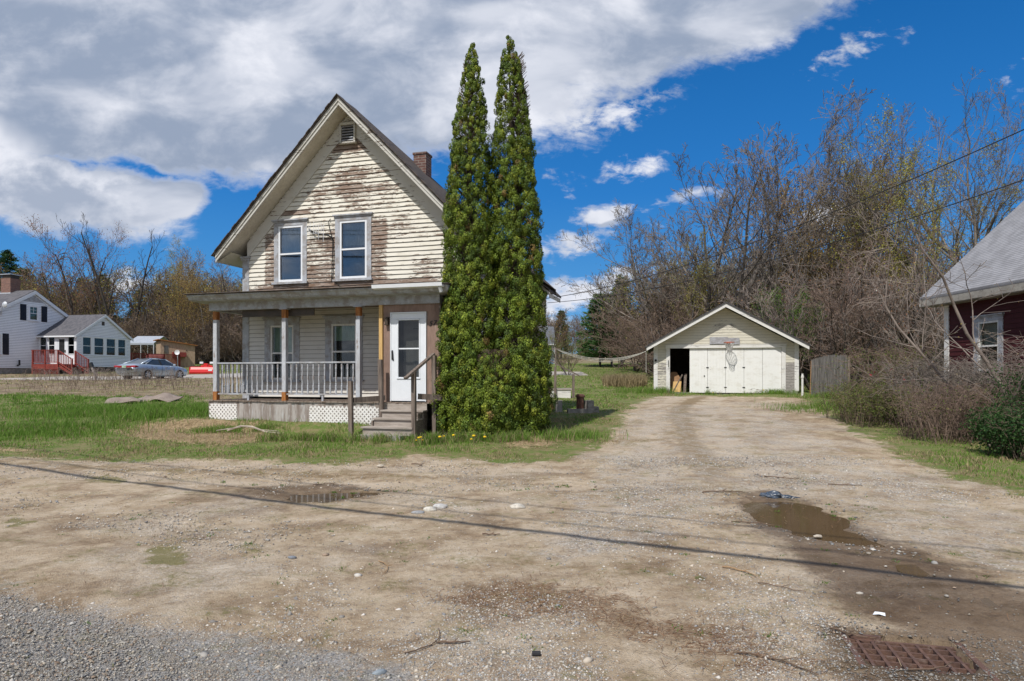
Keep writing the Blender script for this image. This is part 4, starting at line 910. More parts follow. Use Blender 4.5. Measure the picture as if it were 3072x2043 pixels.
# fire pit of concrete blocks with a rusty pipe
def block(name, parent, x, y, z, yaw, hollow=True):
    m = MB(Matrix.Translation((x, y, z)) @ Matrix.Rotation(R(yaw), 4, 'Z')); w_, d, h = .40, .20, .19
    m.box(0, w_, 0, .03, 0, h); m.box(0, w_, d - .03, d, 0, h)
    for q in (0, .185, w_ - .03): m.box(q, q + .03, .03, d - .03, 0, h)
    return m.build(name, M['concrete'], parent)
fx, fy = 1.70, 20.6
fp = thing('fire_pit', (fx, fy, tz(fx, fy) - .02), 8, 'small fire pit of grey concrete blocks on the lawn', 'fire pit')
for (x, y, z, a) in ((-.18, -.15, 0, 80), (-.18, -.15, .195, 78), (-.02, -.28, -.06, 2), (.30, -.28, -.06, -3), (.80, -.2, 0, 95), (.80, -.22, .195, 92), (.95, -.25, 0, 80)): block('concrete_block', fp, x, y, z, a)
M['rust'] = pbr('rust', (0.16, 0.075, 0.05), (0.09, 0.05, 0.04), 9, rough=.9, bump=.5, c3=(.22, .12, .08))
rpz = thing('rusty_pipe', (fx + .42, fy + .12, tz(fx, fy)), 0, 'rusty capped steel pipe standing in the fire pit', 'pipe')
MB().lathe([(.12, 0), (.12, .46), (.15, .47), (.15, .52), (.09, .56)], 14).build('pipe', M['rust'], rpz)

# ================================================================== WHITE NEIGHBOUR HOUSE
M['vinyl_siding'] = pbr('vinyl_siding', (0.84, 0.86, 0.89), (0.80, 0.82, 0.86), 1.5, rough=.55, fine=.03)
M['shutter'] = pbr('shutter', (0.012, 0.014, 0.024), (0.02, .02, .03), 4, rough=.5)
M['roof_grey'] = pbr('roof_grey', (0.085, 0.085, 0.095), (0.13, 0.125, 0.135), 1.6, (1, 3, 3), .95, .35, .6, .5, 20, c3=(.06, .06, .065))
M['brick2'] = brick_mat('brick2', (0.26, 0.12, 0.085), (0.17, 0.075, 0.06), (0.26, .23, .2))
M['red_deck'] = pbr('red_deck', (0.24, 0.045, 0.035), (0.17, 0.035, 0.03), 4, rough=.8, c3=(.3, .08, .05))
M['pale_wood'] = pbr('pale_wood', (0.42, 0.31, 0.21), (0.30, .21, .14), 3, (5, 5, .6), .85, c3=(.5, .4, .3))
M['glass_far'] = glass_mat('glass_far', (.7, .74, .74), .12)
NC = Vector((-35.8, 54.8, 0)); NY = math.degrees(math.atan2(.977, .212))
nb_ = thing('white_house', tuple(NC), NY, 'white house with dark shutters, brick chimney and sunroom', 'house')
DM = 3.7; PKZ = 8.6; PA = -.45; NS = .56
s_ = MB(Matrix.Translation((0, DM, 0)))
clapboards(s_, 2.3, PKZ, lambda z: max(-5.4, PA - (PKZ - z) / NS), lambda z: min(4.5, PA + (PKZ - z) / NS), [(-.9, -.15, 6.25, 7.4), (-4.2, -3.35, 3.4, 4.95)], .13, .014, .0, 3, 31, gap=.022)
s_.build('gable_wall', [M['vinyl_siding'], M['lap_shade_grey']], nb_)
s_ = MB(Matrix.Translation((-5.4, 14, 0)) @ Matrix.Rotation(R(-90), 4, 'Z')); clapboards(s_, 2.3, 5.85, lambda z: 0, lambda z: 14 - DM, [], .13, .014, 0, 4, 32, gap=.022); s_.build('side_wall', [M['vinyl_siding'], M['lap_shade_grey']], nb_)
MB().box(-5.3, 4.4, DM + .05, 14, 1.0, 2.3).build('foundation', M['concrete'], nb_)
MB().prism([(-5.4, 2.3), (4.5, 2.3), (4.5, 5.82), (PA, 8.5), (-5.4, 5.82)], 13.9, 14).build('back_wall', M['vinyl_siding'], nb_)
m_ = MB()
for sg, ae in ((-1, 5.2), (1, 5.25)):
    e = PA + sg * ae; pl = [(PA, PKZ + .02), (e, PKZ + .02 - ae * NS), (e, PKZ + .16 - ae * NS), (PA, PKZ + .16)]
    m_.prism(pl if sg == -1 else pl[::-1], DM - .12, 14.2)
m_.build('roof', M['roof_grey'], nb_)
m_ = MB()
for sg, ae in ((-1, 5.2), (1, 5.25)):
    e = PA + sg * ae; pl = [(PA, PKZ - .18), (e, PKZ - .18 - ae * NS), (e, PKZ + .10 - ae * NS), (PA, PKZ + .10)]
    m_.prism(pl if sg == -1 else pl[::-1], DM - .15, DM - .121)
m_.box(-5.62, -5.58, DM, 14, 5.5, 5.75)
m_.build('rake_board', M['vinyl'], nb_)
TW = Matrix.Translation((0, DM, 0))
window(nb_, TW, -.9, -.15, 6.25, 7.4, .13, trim='vinyl', grid=True, head=False, curtain='curtain', cz=1.0, glass='glass_far', sash=.06)
window(nb_, TW, -4.2, -3.35, 3.4, 4.95, .1, trim='vinyl', head=False, glass='glass_far')
for a0, a1, z0, z1 in ((-1.72, -1.2, 6.2, 7.5), (.18, .70, 6.2, 7.5), (-3.2, -2.7, 3.35, 5.0)):
    m_ = MB(TW); m_.box(a0, a1, -.05, -.016, z0, z1)
    for k in range(int((z1 - z0) / .08)): m_.box(a0 + .05, a1 - .05, -.062, -.05, z0 + .04 + k * .08, z0 + .09 + k * .08)
    m_.build('shutter', M['shutter'], nb_)
MB(TW).prism([(PA - 1.0, 7.78), (PA + .9, 7.78), (PA, 8.28)], -.03, -.016).build('gable_louver', M['trim_grey'], nb_)
cm_ = MB(); cm_.box(PA - .45, PA + .45, 5.6, 6.55, 8.0, 9.75); chn = cm_.build('chimney', M['brick2'], nb_)
MB().box(PA - .40, PA + .40, 5.65, 6.5, 9.751, 10.05).build('flue_screen', M['brown_metal'], chn); MB().box(PA - .55, PA + .55, 5.5, 6.65, 10.05, 10.10).build('chimney_cap', M['alu'], chn)
MB().box(PA - .52, PA + .52, 5.52, 6.62, 8.25, 8.55).build('flashing', M['alu'], chn)
# satellite dish
dsh = MB(TW); 
dsh.lathe([(.02, 0), (.12, .02), (.21, .06), (.25, .10), (.235, .105), (.2, .08), (.11, .04), (.01, .02)], 14, (-3.75, -.75, 7.2), 'x', caps=False)
dsh.tube([(-3.55, -.75, 7.25), (-3.5, -.3, 7.1), (-3.3, 0, 6.4)], .03, 5); dsh.build('satellite_dish', M['alu'], nb_)
MB(TW).tube([(.55, -.25, 7.62), (.55, 0, 7.66)], .06, 6).build('flood_light', M['vinyl'], nb_)
MB(TW).tube([(-1.9, -.15, 2.95), (-1.9, -.15, 2.55), (-2.05, -.1, 2.5)], .07, 6).build('vent_hood', M['black'], nb_)
# sunroom
SZ, SP_ = 5.05, 6.85
wins = [(.57, 1.45), (1.73, 2.76), (3.01, 4.03), (4.29, 5.18)]
s_ = MB(); clapboards(s_, 2.45, SP_, lambda z: 0 if z < SZ else 2.85 - (SP_ - z) / .63, lambda z: 5.7 if z < SZ else 2.85 + (SP_ - z) / .63, [(.45, 5.3, 3.42, 4.98), (2.55, 2.85, 6.0, 6.35)], .13, .014, 0, 3, 33, gap=.022)
sr = s_.build('sunroom_wall', [M['vinyl_siding'], M['lap_shade_grey']], nb_)
fr_ = MB(); xs = [.45] + [v for w_ in wins for v in w_] + [5.3]
for k in range(0, len(xs), 2): fr_.box(xs[k], xs[k + 1], -.03, .06, 3.42, 4.98)
fr_.box(.45, 5.3, -.04, .06, 4.92, 5.0); fr_.box(.45, 5.3, -.05, .06, 3.36, 3.44); fr_.box(0, .12, -.03, .06, 2.45, 5.0); fr_.box(5.58, 5.7, -.03, .06, 2.45, 5.0)
fr_.build('window_trim', M['vinyl'], nb_)
for a, b_ in wins: window(nb_, I4, a, b_, 3.44, 4.92, 0, curtain=None, glass='glass_far', sash=.05, depth=.6)
MB().box(2.57, 2.83, -.01, .05, 6.0, 6.35).build('gable_louver', M['brown_metal'], nb_)
TF = Matrix.Translation((0, DM, 0)) @ Matrix.Rotation(R(-90), 4, 'Z')     # local x runs from the house towards the corner
fs_ = MB(TF); clapboards(fs_, 2.45, SZ, lambda z: 0, lambda z: 3.7, [(.05, 3.55, 3.42, 4.95), (1.5, 2.75, 2.6, 4.95)], .13, .014, 0, 3, 34, gap=.022); fs_.build('sunroom_side', [M['vinyl_siding'], M['lap_shade_grey']], nb_)
fd = MB(TF)
for a, b_ in ((.0, .10), (.74, .95), (1.58, 1.81), (2.69, 2.87), (3.52, 3.7)): fd.box(a, b_, -.03, .06, 3.42, 4.98)
fd.box(0, 3.7, -.035, .06, 4.95, 5.05); fd.box(1.5, 1.81, -.03, .06, 2.6, 3.42); fd.box(2.6, 2.87, -.03, .06, 2.6, 3.42)
fd.build('window_trim', M['vinyl'], nb_)
for a, b_ in ((.10, .74), (.95, 1.58), (2.87, 3.52)): window(nb_, TF, a, b_, 3.46, 4.93, 0, glass='glass_far', sash=.04, depth=.5)
d_ = MB(TF); d_.box(1.81, 2.0, -.02, .03, 2.62, 4.93); d_.box(2.55, 2.69, -.02, .03, 2.62, 4.93); d_.box(2.0, 2.55, -.02, .03, 2.62, 3.4); d_.box(2.0, 2.55, -.02, .03, 4.7, 4.93)
dd = d_.build('door', M['door_white'], nb_); MB(TF).box(2.0, 2.55, 0, .01, 3.4, 4.7).build('pane', M['black'], dd); MB(TF).box(2.6, 2.66, -.06, -.02, 3.6, 3.8).build('door_handle', M['black'], dd)
MB().box(.1, 5.6, .62, 3.6, 2.5, 2.6).box(.1, 5.6, 3.5, 3.62, 2.6, 5).box(.05, 5.6, .05, 3.6, 1.0, 2.44).build('sunroom_floor', M['dark_room'], nb_)
sm = MB(); 
for sg in (-1, 1):
    e = 2.85 + sg * 3.1; pl = [(2.85, SP_ + .02), (e, SP_ + .02 - 3.1 * .63), (e, SP_ + .13 - 3.1 * .63), (2.85, SP_ + .13)]
    sm.prism(pl if sg == -1 else pl[::-1], -.12, DM + (.05 if sg == -1 else 4))
sm.build('sunroom_roof', M['roof_grey'], nb_)
sm = MB()
for sg in (-1, 1):
    e = 2.85 + sg * 3.1; pl = [(2.85, SP_ - .12), (e, SP_ - .12 - 3.1 * .63), (e, SP_ + .10 - 3.1 * .63), (2.85, SP_ + .10)]
    sm.prism(pl if sg == -1 else pl[::-1], -.15, -.121)
sm.box(-.29, -.25, -.1, DM, 4.86, 4.98); sm.build('rake_board', M['vinyl'], nb_)
# red deck and stairs in front of the sunroom door
dk = MB(); dk.box(-1.7, -.02, 0, 2.6, 2.52, 2.62); dk.box(-1.7, -1.66, 0, 2.6, 2.2, 2.52); dk.box(-1.66, -.02, 0, .04, 2.2, 2.52)
dko = dk.build('deck', M['red_deck'], nb_)
for (x, y) in ((-1.68, 2.5), (-1.68, 1.3), (-1.68, .05), (-.08, .02)): MB().box(x - .05, x + .05, y - .05, y + .05, 1.7, 3.75).build('deck_post', M['red_deck'], dko)
r_ = MB(); r_.box(-1.74, -1.62, 0, 2.6, 3.70, 3.75); r_.box(-1.70, -1.66, 0, 2.6, 2.72, 2.78)
for k in range(18): r_.box(-1.70, -1.665, .08 + k * .14, .13 + k * .14, 2.78, 3.70)
r_.build('deck_railing', M['red_deck'], dko)
lt_ = MB(Matrix.Translation((-1.72, 2.55, 0)) @ Matrix.Rotation(R(-90), 4, 'Z'))
for k in range(14):
    lt_.beam((k * .18, 0, 1.8), (k * .18 + .4, 0, 2.2), .01, .03, up=(-.7, 0, .7)); lt_.beam((k * .18 + .4, -.02, 1.8), (k * .18, -.02, 2.2), .01, .03, up=(.7, 0, .7))
lt_.build('deck_lattice', M['red_deck'], dko)
for i, x in enumerate((-1.66, -.12)):
    r_ = MB(); r_.beam((x, 0, 3.68), (x, -1.25, 3.0), .09, .05); r_.beam((x, 0, 2.72), (x, -1.25, 2.05), .04, .09); r_.box(x - .05, x + .05, -1.32, -1.22, 1.6, 3.05)
    for k in range(7): y = -.12 - k * .16; r_.box(x - .018, x + .018, y - .02, y + .02, 2.72 + y * .54, 3.68 + y * .54)
    r_.build('stair_railing', M['red_deck'], dko)
s_ = MB()
for k in range(4): s_.box(-1.65, -.12, -.32 * (k + 1), -.32 * k, 2.42 - .19 * k, 2.46 - .19 * k)
s_.beam((-1.64, 0, 2.45), (-1.64, -1.3, 1.75), .04, .2); s_.beam((-.14, 0, 2.45), (-.14, -1.3, 1.75), .04, .2)
s_.build('deck_stairs', M['red_deck'], dko)
# rear deck railing
r_ = MB(); L_ = 5.6
T2 = Matrix.Translation((5.75, .05, 0)) @ Matrix.Rotation(R(-8), 4, 'Z'); r_.T = T2
r_.box(0, L_, -.06, .06, 3.72, 3.77); r_.box(0, L_, -.02, .02, 2.88, 2.93); r_.box(0, L_, -.02, 2.5, 2.72, 2.80)
for k in range(40): r_.box(k * .14, k * .14 + .045, -.02, .02, 2.93, 3.72)
for k in range(4): r_.box(k * 1.83, k * 1.83 + .1, -.05, .05, 1.8, 3.77)
r_.build('rear_deck', M['red_deck'], nb_)

# post with black cap in the weeds
lp = thing('leaning_post', (-28.9, 46.0, tz(-28.9, 46) - .05), 0, 'leaning weathered post with a black cap in the dry weeds', 'post')
MB().beam((.25, 0, 0), (-.12, 0, .92), .11, .11, up=(0, 1, 0)).build('shaft', M['ply_grey'], lp); MB().beam((-.08, 0, .84), (-.19, 0, 1.12), .2, .19, up=(0, 1, 0)).build('cap', M['black'], lp)

# ---- canopy, shed, satellite dish, plow behind
M['tarp'] = pbr('tarp', (0.40, 0.43, 0.48), (0.34, .37, .42), 3, rough=.5)
cz_ = tz(-37.5, 71)
cn = thing('canopy_shelter', (-39.0, 72, cz_), 0, 'grey fabric canopy shelter on thin metal legs behind the red deck', 'shelter')
m_ = MB(); e = 5.15 - cz_; p_ = 5.98 - cz_; xa, xb = -1.45, 1.4
m_.add([(xa, -2, e), (xb, -2, e), (xb, 0, p_), (xa, 0, p_), (xb, 2, e), (xa, 2, e), (xa, -2, e - .2), (xb, -2, e - .2), (xb, 2, e - .2), (xa, 2, e - .2), (xa, -1.97, e - .03), (xb, -1.97, e - .03), (xb, 0, p_ - .05), (xa, 0, p_ - .05), (xb, 1.97, e - .03), (xa, 1.97, e - .03)],
       [(0, 1, 2, 3), (3, 2, 4, 5), (0, 6, 7, 1), (4, 8, 9, 5), (10, 13, 12, 11), (13, 15, 14, 12), (1, 11, 12, 2), (2, 12, 14, 4), (0, 3, 13, 10), (3, 5, 15, 13)])
m_.build('canopy', M['tarp'], cn)
for (x, y) in ((xa + .05, -1.95), (0, -1.95), (xb - .05, -1.95), (xa + .05, 1.95), (0, 1.95), (xb - .05, 1.95)): MB().box(x - .035, x + .035, y - .035, y + .035, 0, e - .03).build('leg', M['alu'], cn)
sh = thing('plywood_shed', (-32.55, 66.4, tz(-32.5, 67)), 38, 'unpainted plywood shed with a slanting roof near the red plow', 'shed')
m_ = MB(); m_.prism([(-2.2, 0), (0.9, 0), (.9, 2.15), (-2.2, 2.6)], 0, .05); m_.prism([(.9 - .05, 0), (.9, 0), (.9, 2.15), (.85, 2.15)], .05, 2.2); m_.prism([(-2.2, 0), (0.9, 0), (.9, 2.15), (-2.2, 2.6)], 2.2, 2.25); m_.box(-2.2, -2.15, .05, 2.2, 0, 2.55)
m_.build('wall', M['pale_wood'], sh)
MB().beam((-2.45, 1.1, 2.68), (1.1, 1.1, 2.17), 2.6, .07, up=(0, 0, 1)).build('roof', M['wood_orange'], sh)
MB().box(-1.9, -1.5, -.02, 0, 1.3, 2.1).build('window', M['glass'], sh); MB().box(.1, .16, -.03, 0, 1.6, 1.72).build('latch', M['black'], sh)
MB().box(-1.2, .0, -.55, -.02, 1.0, 1.45).build('bench_box', M['red_deck'], sh)
dh = thing('dish_antenna', (-32.75, 65.2, tz(-33, 65)), 0, 'small round white dish in front of the plywood shed', 'dish')
MB().lathe([(.01, .07), (.13, .05), (.25, 0), (.25, -.02), (.13, .02), (.01, .04)], 14, (0, 0, 1.55), 'y').build('dish', M['vinyl'], dh); MB().box(-.03, .03, .05, .12, 0, 1.6).build('stand', M['alu'], dh)
gr = thing('gas_grill', (-34.3, 64.2, tz(-34, 64)), 10, 'reddish covered grill on the rear deck beside the shed', 'grill')
MB().box(-.75, .75, -.3, .3, 0, .95).build('cabinet', M['dark_room'], gr); MB().lathe([(.3, -.75), (.33, -.7), (.33, .7), (.3, .75)], 12, (0, 0, 1.0), 'x').build('lid', pbr('grill_red', (.30, .09, .08), (.25, .08, .07), 4, rough=.6), gr)
M['plow_red'] = pbr('plow_red', (0.62, 0.02, 0.02), (0.55, 0.02, 0.02), 3, rough=.35, spec=.5, fine=.03)
pw = thing('snow_plow', (-25.0, 54.2, tz(-25, 54.2) - .02), 4, 'bright red snow plow blade with two lamps parked on the grass', 'snow plow')
m_ = MB(); pf = [(0, 0), (-.12, .02), (-.17, .18), (-.12, .4), (0, .58), (.06, .62), (.09, .60), (.03, .56), (-.08, .39), (-.12, .18), (-.08, .06), (.02, .03)]
n = len(pf); vs = [(-1.15, b_, z) for b_, z in pf] + [(.75, b_ + .0, z) for b_, z in pf]
m_.add(vs, [tuple(range(n)), tuple(range(2 * n - 1, n - 1, -1))] + [((i + 1) % n, i, i + n, (i + 1) % n + n) for i in range(n)])
for x in (-1.15, .72): m_.box(x, x + .04, -.15, .2, 0, .6)
m_.build('blade', M['plow_red'], pw)
MB().box(.35, .65, -.165, -.13, .28, .40).build('decal', M['vinyl'], pw); MB().box(-1.15, .75, -.16, -.1, -.02, .05).build('cutting_edge', M['brown_metal'], pw)
MB().box(-.35, .55, .15, .3, .62, .75).beam((-.3, .2, .3), (-.2, .25, .85), .05, .05).beam((.4, .2, .3), (.3, .25, .85), .05, .05).box(-.1, .2, .1, .4, .6, .9).build('lift_frame', M['plow_red'], pw)
for x in (-.3, .5): MB().box(x - .13, x + .13, .12, .26, .88, 1.03).build('headlight', M['vinyl'], pw)

# ================================================================== SILVER BLUE CAR
def car_paint():
    m, t, b = new_mat('car_paint'); co = t.node('ShaderNodeTexCoord').outputs['Object']
    t.put(b.inputs['Base Color'], t.mix(t.noise(co, 2, 3), (0.42, 0.49, 0.56), (0.46, 0.53, 0.60))); b.inputs['Metallic'].default_value = .45; b.inputs['Roughness'].default_value = .32
    b.inputs['Coat Weight'].default_value = .6; b.inputs['Coat Roughness'].default_value = .08; return m
M['car_paint'] = car_paint()
M['car_glass'] = pbr('car_glass', (0.035, 0.045, 0.055), (0.05, .06, .07), 2, rough=.06, spec=.8)
M['tyre'] = pbr('tyre', (0.015, .015, .015), (0.025, .025, .025), 9, rough=.9)
M['tail'] = pbr('tail', (0.35, 0.01, 0.01), (0.3, .01, .01), 9, rough=.15, spec=.6)
M['plate'] = pbr('plate', (0.62, 0.68, 0.62), (0.16, 0.30, 0.12), 9, rough=.5)
cx, cy = (438 - 1536) / 2000 * 44.5, 44.5
CH = 72.5
car = thing('sedan_car', (cx, cy, 1.6 - (1138 - 1130) * 44.5 / 2000), CH, 'silver blue four-door sedan parked facing away by the white house', 'car')
car.location.z -= .02
# local: x forward, rear-right wheel centre at x=0,y=0 ; car body spans y -.18 (right side) .. 1.62 (left)
YC = .74; XR = -1.02
st_ = [(0.0, .62, .80, .70, .50), (.04, .52, .93, .82, .40), (.16, .36, 1.0, .88, .30), (.5, .25, 1.045, .90, .24), (.95, .22, 1.05, .91, .20), (1.6, .2, 1.01, .915, .19), (2.6, .2, .985, .915, .19), (3.3, .2, .97, .91, .19), (3.75, .2, .93, .90, .2), (4.2, .22, .86, .87, .2), (4.55, .27, .76, .80, .24), (4.74, .36, .66, .68, .3), (4.80, .45, .58, .52, .4)]
m_ = MB(); vs = []; fs = []
for (x, zb, zt, hw, zc) in st_:
    sec = [(-hw * .86, zb), (-hw * .985, zb + .10), (-hw, (zb + zt) / 2), (-hw * .985, zt - .12), (-hw * .90, zt - .02), (-hw * .5, zt + .015), (0, zt + .025), (hw * .5, zt + .015), (hw * .90, zt - .02), (hw * .985, zt - .12), (hw, (zb + zt) / 2), (hw * .985, zb + .10), (hw * .86, zb)]
    vs += [(XR + x, YC + y, z) for y, z in sec]
k_ = 13
for i in range(len(st_) - 1):
    for j in range(k_ - 1): fs.append((i * k_ + j, i * k_ + j + 1, (i + 1) * k_ + j + 1, (i + 1) * k_ + j))
    fs.append((i * k_ + k_ - 1, i * k_, (i + 1) * k_, (i + 1) * k_ + k_ - 1))
fs.append(tuple(range(k_))); fs.append(tuple(range(len(st_) * k_ - 1, (len(st_) - 1) * k_ - 1, -1)))
m_.add(vs, [f[::-1] for f in fs])
# roof and pillars
def sl_(y_): return YC + y_
top = [(.98, 1.10, .62), (1.25, 1.32, .60), (1.6, 1.425, .585), (2.1, 1.465, .585), (2.5, 1.45, .58), (2.85, 1.375, .59)]
vs = []; fs = []
for x, z, hw in top: vs += [(XR + x, YC - hw, z - .035), (XR + x, YC - hw * .7, z), (XR + x, YC, z + .015), (XR + x, YC + hw * .7, z), (XR + x, YC + hw, z - .035)]
for i in range(2, len(top) - 1):
    for j in range(4): fs.append((i * 5 + j, (i + 1) * 5 + j, (i + 1) * 5 + j + 1, i * 5 + j + 1))
m_.add(vs, fs)
for sg in (-1, 1):
    m_.beam((XR + .62, YC + sg * .76, 1.04), (XR + 1.62, YC + sg * .565, 1.405), .10, .09); m_.beam((XR + .95, YC + sg * .77, 1.03), (XR + 1.72, YC + sg * .56, 1.40), .06, .09)
    m_.beam((XR + 3.5, YC + sg * .78, .97), (XR + 2.80, YC + sg * .57, 1.37), .055, .06); m_.beam((XR + 1.62, YC + sg * .575, 1.395), (XR + 2.82, YC + sg * .575, 1.375), .05, .06)
m_.build('body', M['car_paint'], car, smooth=True)
gm = MB(); hwB, hwT = .80, .575
for sg in (-1, 1):
    p4 = [(XR + 1.0, YC + sg * hwB, 1.015), (XR + 3.42, YC + sg * hwB, .975), (XR + 2.78, YC + sg * hwT, 1.375), (XR + 1.70, YC + sg * hwT, 1.395)]
    gm.add(p4, [(0, 1, 2, 3)] if sg == -1 else [(3, 2, 1, 0)])
gm.add([(XR + .62, YC + .74, 1.05), (XR + .62, YC - .74, 1.05), (XR + 1.60, YC - .55, 1.40), (XR + 1.60, YC + .55, 1.40)], [(0, 1, 2, 3)])
gm.add([(XR + 3.50, YC - .77, .97), (XR + 3.50, YC + .77, .97), (XR + 2.82, YC + .57, 1.385), (XR + 2.82, YC - .57, 1.385)], [(0, 1, 2, 3)])
gm.build('window', M['car_glass'], car)
MB().beam((XR + 2.25, YC - .82, 1.0), (XR + 2.2, YC - .59, 1.385), .07, .03, up=(0, 1, 0)).build('door_pillar', M['black'], car)
sm_ = MB()
for x in (1.35, 2.2, 3.25): sm_.tube([(XR + x, YC - .925, .30), (XR + x + .02, YC - .93, .6), (XR + x, YC - .905, .92)], .006, 3)
sm_.build('door_seam', M['black'], car)
for x in (1.62, 2.48): MB().box(XR + x, XR + x + .17, YC - .935, YC - .90, .82, .85).build('door_handle', M['car_paint'], car)
MB().lathe([(.02, -.07), (.08, -.05), (.08, .05), (.03, .07)], 8, (XR + 3.2, YC - .98, 1.0), 'x').build('side_mirror', M['car_paint'], car)
for x in (0.0, 2.73):
    for sg in (-1, 1):
        yo_ = YC + sg * .80
        wm = MB(); wm.lathe([(.27, -.11), (.325, -.10), (.335, -.05), (.335, .05), (.325, .10), (.27, .11)], 20, (x, yo_, .335), 'y'); wh = wm.build('wheel', M['tyre'], car, smooth=False)
        rm_ = MB(); y_ = yo_ + sg * .112
        rm_.lathe([(.215, -.01), (.235, .01)], 20, (x, y_, .335), 'y', caps=False); rm_.lathe([(.06, -.02), (.05, .02)], 10, (x, y_, .335), 'y')
        for k in range(7):
            a = k * 2 * math.pi / 7; rm_.beam((x + math.cos(a) * .04, y_, .335 + math.sin(a) * .04), (x + math.cos(a) * .225, y_, .335 + math.sin(a) * .225), .075, .015, up=(0, 1, 0))
        rm_.build('rim', M['alu'], wh)
        am = MB(); vs = []; 
        for k in range(15):
            a = math.pi * (k / 14) * 1.16 - .25; vs += [(x + math.cos(a) * .345, YC + sg * .918, .335 + math.sin(a) * .345), (x + math.cos(a) * .39, YC + sg * .925, .335 + math.sin(a) * .39)]
        vs2 = [(x, YC + sg * .917, .335)] + [vs[2 * k] for k in range(15)]
        am.add(vs2, [(0, k + 1, k + 2) if sg == 1 else (0, k + 2, k + 1) for k in range(14)]); am.build('wheel_arch', M['tyre'], car)
        wh.location.y = sg * .02
MB().prism([(XR + .0, .82), (XR + .02, .93), (XR + .06, .945), (XR + .30, .90), (XR + .26, .84), (XR + .05, .81)], YC - .895, YC - .55).build('tail_light', M['tail'], car)
MB().prism([(XR + .0, .82), (XR + .02, .93), (XR + .06, .945), (XR + .30, .90), (XR + .26, .84), (XR + .05, .81)], YC + .55, YC + .895).build('tail_light', M['tail'], car)
MB().box(XR - .03, XR + .02, YC - .55, YC - .2, .80, .93).box(XR - .03, XR + .02, YC + .2, YC + .55, .80, .93).build('trunk_light', M['tail'], car)
MB().box(XR - .035, XR - .01, YC - .17, YC + .17, .78, .93).build('licence_plate', M['plate'], car)

# ================================================================== BLUE HOUSE far behind
M['blue_siding'] = pbr('blue_siding', (0.10, 0.165, 0.27), (0.09, 0.15, 0.25), 2, rough=.7)
M['roof_slate'] = pbr('roof_slate', (0.13, 0.14, 0.16), (0.10, .105, .12), 3, rough=.9)
bh = thing('blue_house', (-3.0, 97, 3.2), 0, 'small blue house with grey roof far behind the arborvitae', 'house')
m_ = MB(); clapboards(m_, 0.1, 3.2, lambda z: 0, lambda z: 9.2, [(8.2, 8.85, 1.7, 2.7), (6.6, 7.25, 1.7, 2.7)], .2, .02, 0, 9, 41); m_.box(9.15, 9.2, 0, 7, .1, 3.2); m_.box(0, .05, 0, 7, .1, 3.2); m_.build('wall', [M['blue_siding'], M['lap_shade_grey']], bh)
MB().add([(-.1, -.35, 3.15), (9.3, -.35, 3.15), (9.3, 3.5, 5.95), (-.1, 3.5, 5.95), (-.1, 7.3, 3.15), (9.3, 7.3, 3.15), (-.1, -.35, 3.0), (9.3, -.35, 3.0), (9.3, 7.3, 3.0), (-.1, 7.3, 3.0)], [(0, 1, 2, 3), (3, 2, 5, 4), (6, 7, 1, 0), (7, 8, 5, 2, 1), (9, 6, 0, 3, 4), (9, 8, 7, 6)]).build('roof', M['roof_slate'], bh)
for a, b_ in ((8.2, 8.85), (6.6, 7.25)): window(bh, I4, a, b_, 1.7, 2.7, .09, head=False, sill=False, trim='vinyl', grid=True)
MB().box(9.08, 9.25, -.05, .1, .1, 3.1).box(-.1, 9.3, -.40, -.351, 2.98, 3.14).build('corner_trim', M['vinyl'], bh); MB().box(0, 9.2, .03, 7, -.6, .1).build('foundation', M['concrete'], bh)
MB().lathe([(.08, 0), (.08, .3), (.12, .32)], 8, (8.3, 3.4, 5.8)).build('roof_vent', M['alu'], bh)

# ================================================================== RED HOUSE at the right edge
M['red_siding'] = peel_mat('red_siding', (0.062, 0.014, 0.016), (0.07, 0.035, 0.032), (0.06, .03, .03), amount=0.27)
def roof_courses():
    m, t, b = new_mat('roof_lined'); co = t.node('ShaderNodeTexCoord').outputs['Object']; sp = t.node('ShaderNodeSeparateXYZ'); t.l.new(co, sp.inputs[0])
    z = t.math('FRACT', t.math('DIVIDE', sp.outputs[2], .062)); ln = t.smooth(z, .06, .30, 1, 0)
    c = t.mix(t.smooth(t.noise(co, 3, 5), .35, .65), (0.33, 0.33, 0.345), (0.25, 0.25, 0.26)); c = t.mix(t.math('MULTIPLY', ln, .95), c, (0.09, .085, .095))
    t.put(b.inputs['Base Color'], c); b.inputs['Roughness'].default_value = .9; t.put(b.inputs['Normal'], t.bump(t.math('SUBTRACT', z, t.math('MULTIPLY', t.noise(co, 40, 3), .4)), .5, .02)); return m
M['roof_lined'] = roof_courses()
M['old_trim'] = pbr('old_trim', (0.36, 0.34, 0.30), (0.27, .25, .22), 4, rough=.9, c3=(.2, .18, .16))
# frame: outward normal of the seen wall points left; local x runs from the far corner towards the camera
RXO = Vector((12.50, 19.2, 0.14)); rh = thing('red_house', tuple(RXO), -90 + 1.2, 'dark red clapboard house with pale grey roof behind bare brambles', 'house')
m_ = MB(); clapboards(m_, .55, 3.85, lambda z: .15, lambda z: 11, [(1.15, 2.15, 1.62, 3.02)], .125, .014, .004, .5, 51); m_.build('wall', [M['red_siding'], M['lap_shade_dark']], rh)
m_ = MB(Matrix.Translation((0, 7, 0)) @ Matrix.Rotation(R(-90), 4, 'Z')); clapboards(m_, .55, 7.2, lambda z: 0 if z < 3.9 else (z - 3.9) / .95, lambda z: 7 if z < 3.9 else 7 - (z - 3.9) / .95, [], .125, .014, .002, 1.5, 52); m_.build('gable_wall', [M['red_siding'], M['lap_shade_dark']], rh)
MB().box(.05, 11, .05, 6.9, -.3, .55).build('foundation', M['concrete'], rh)
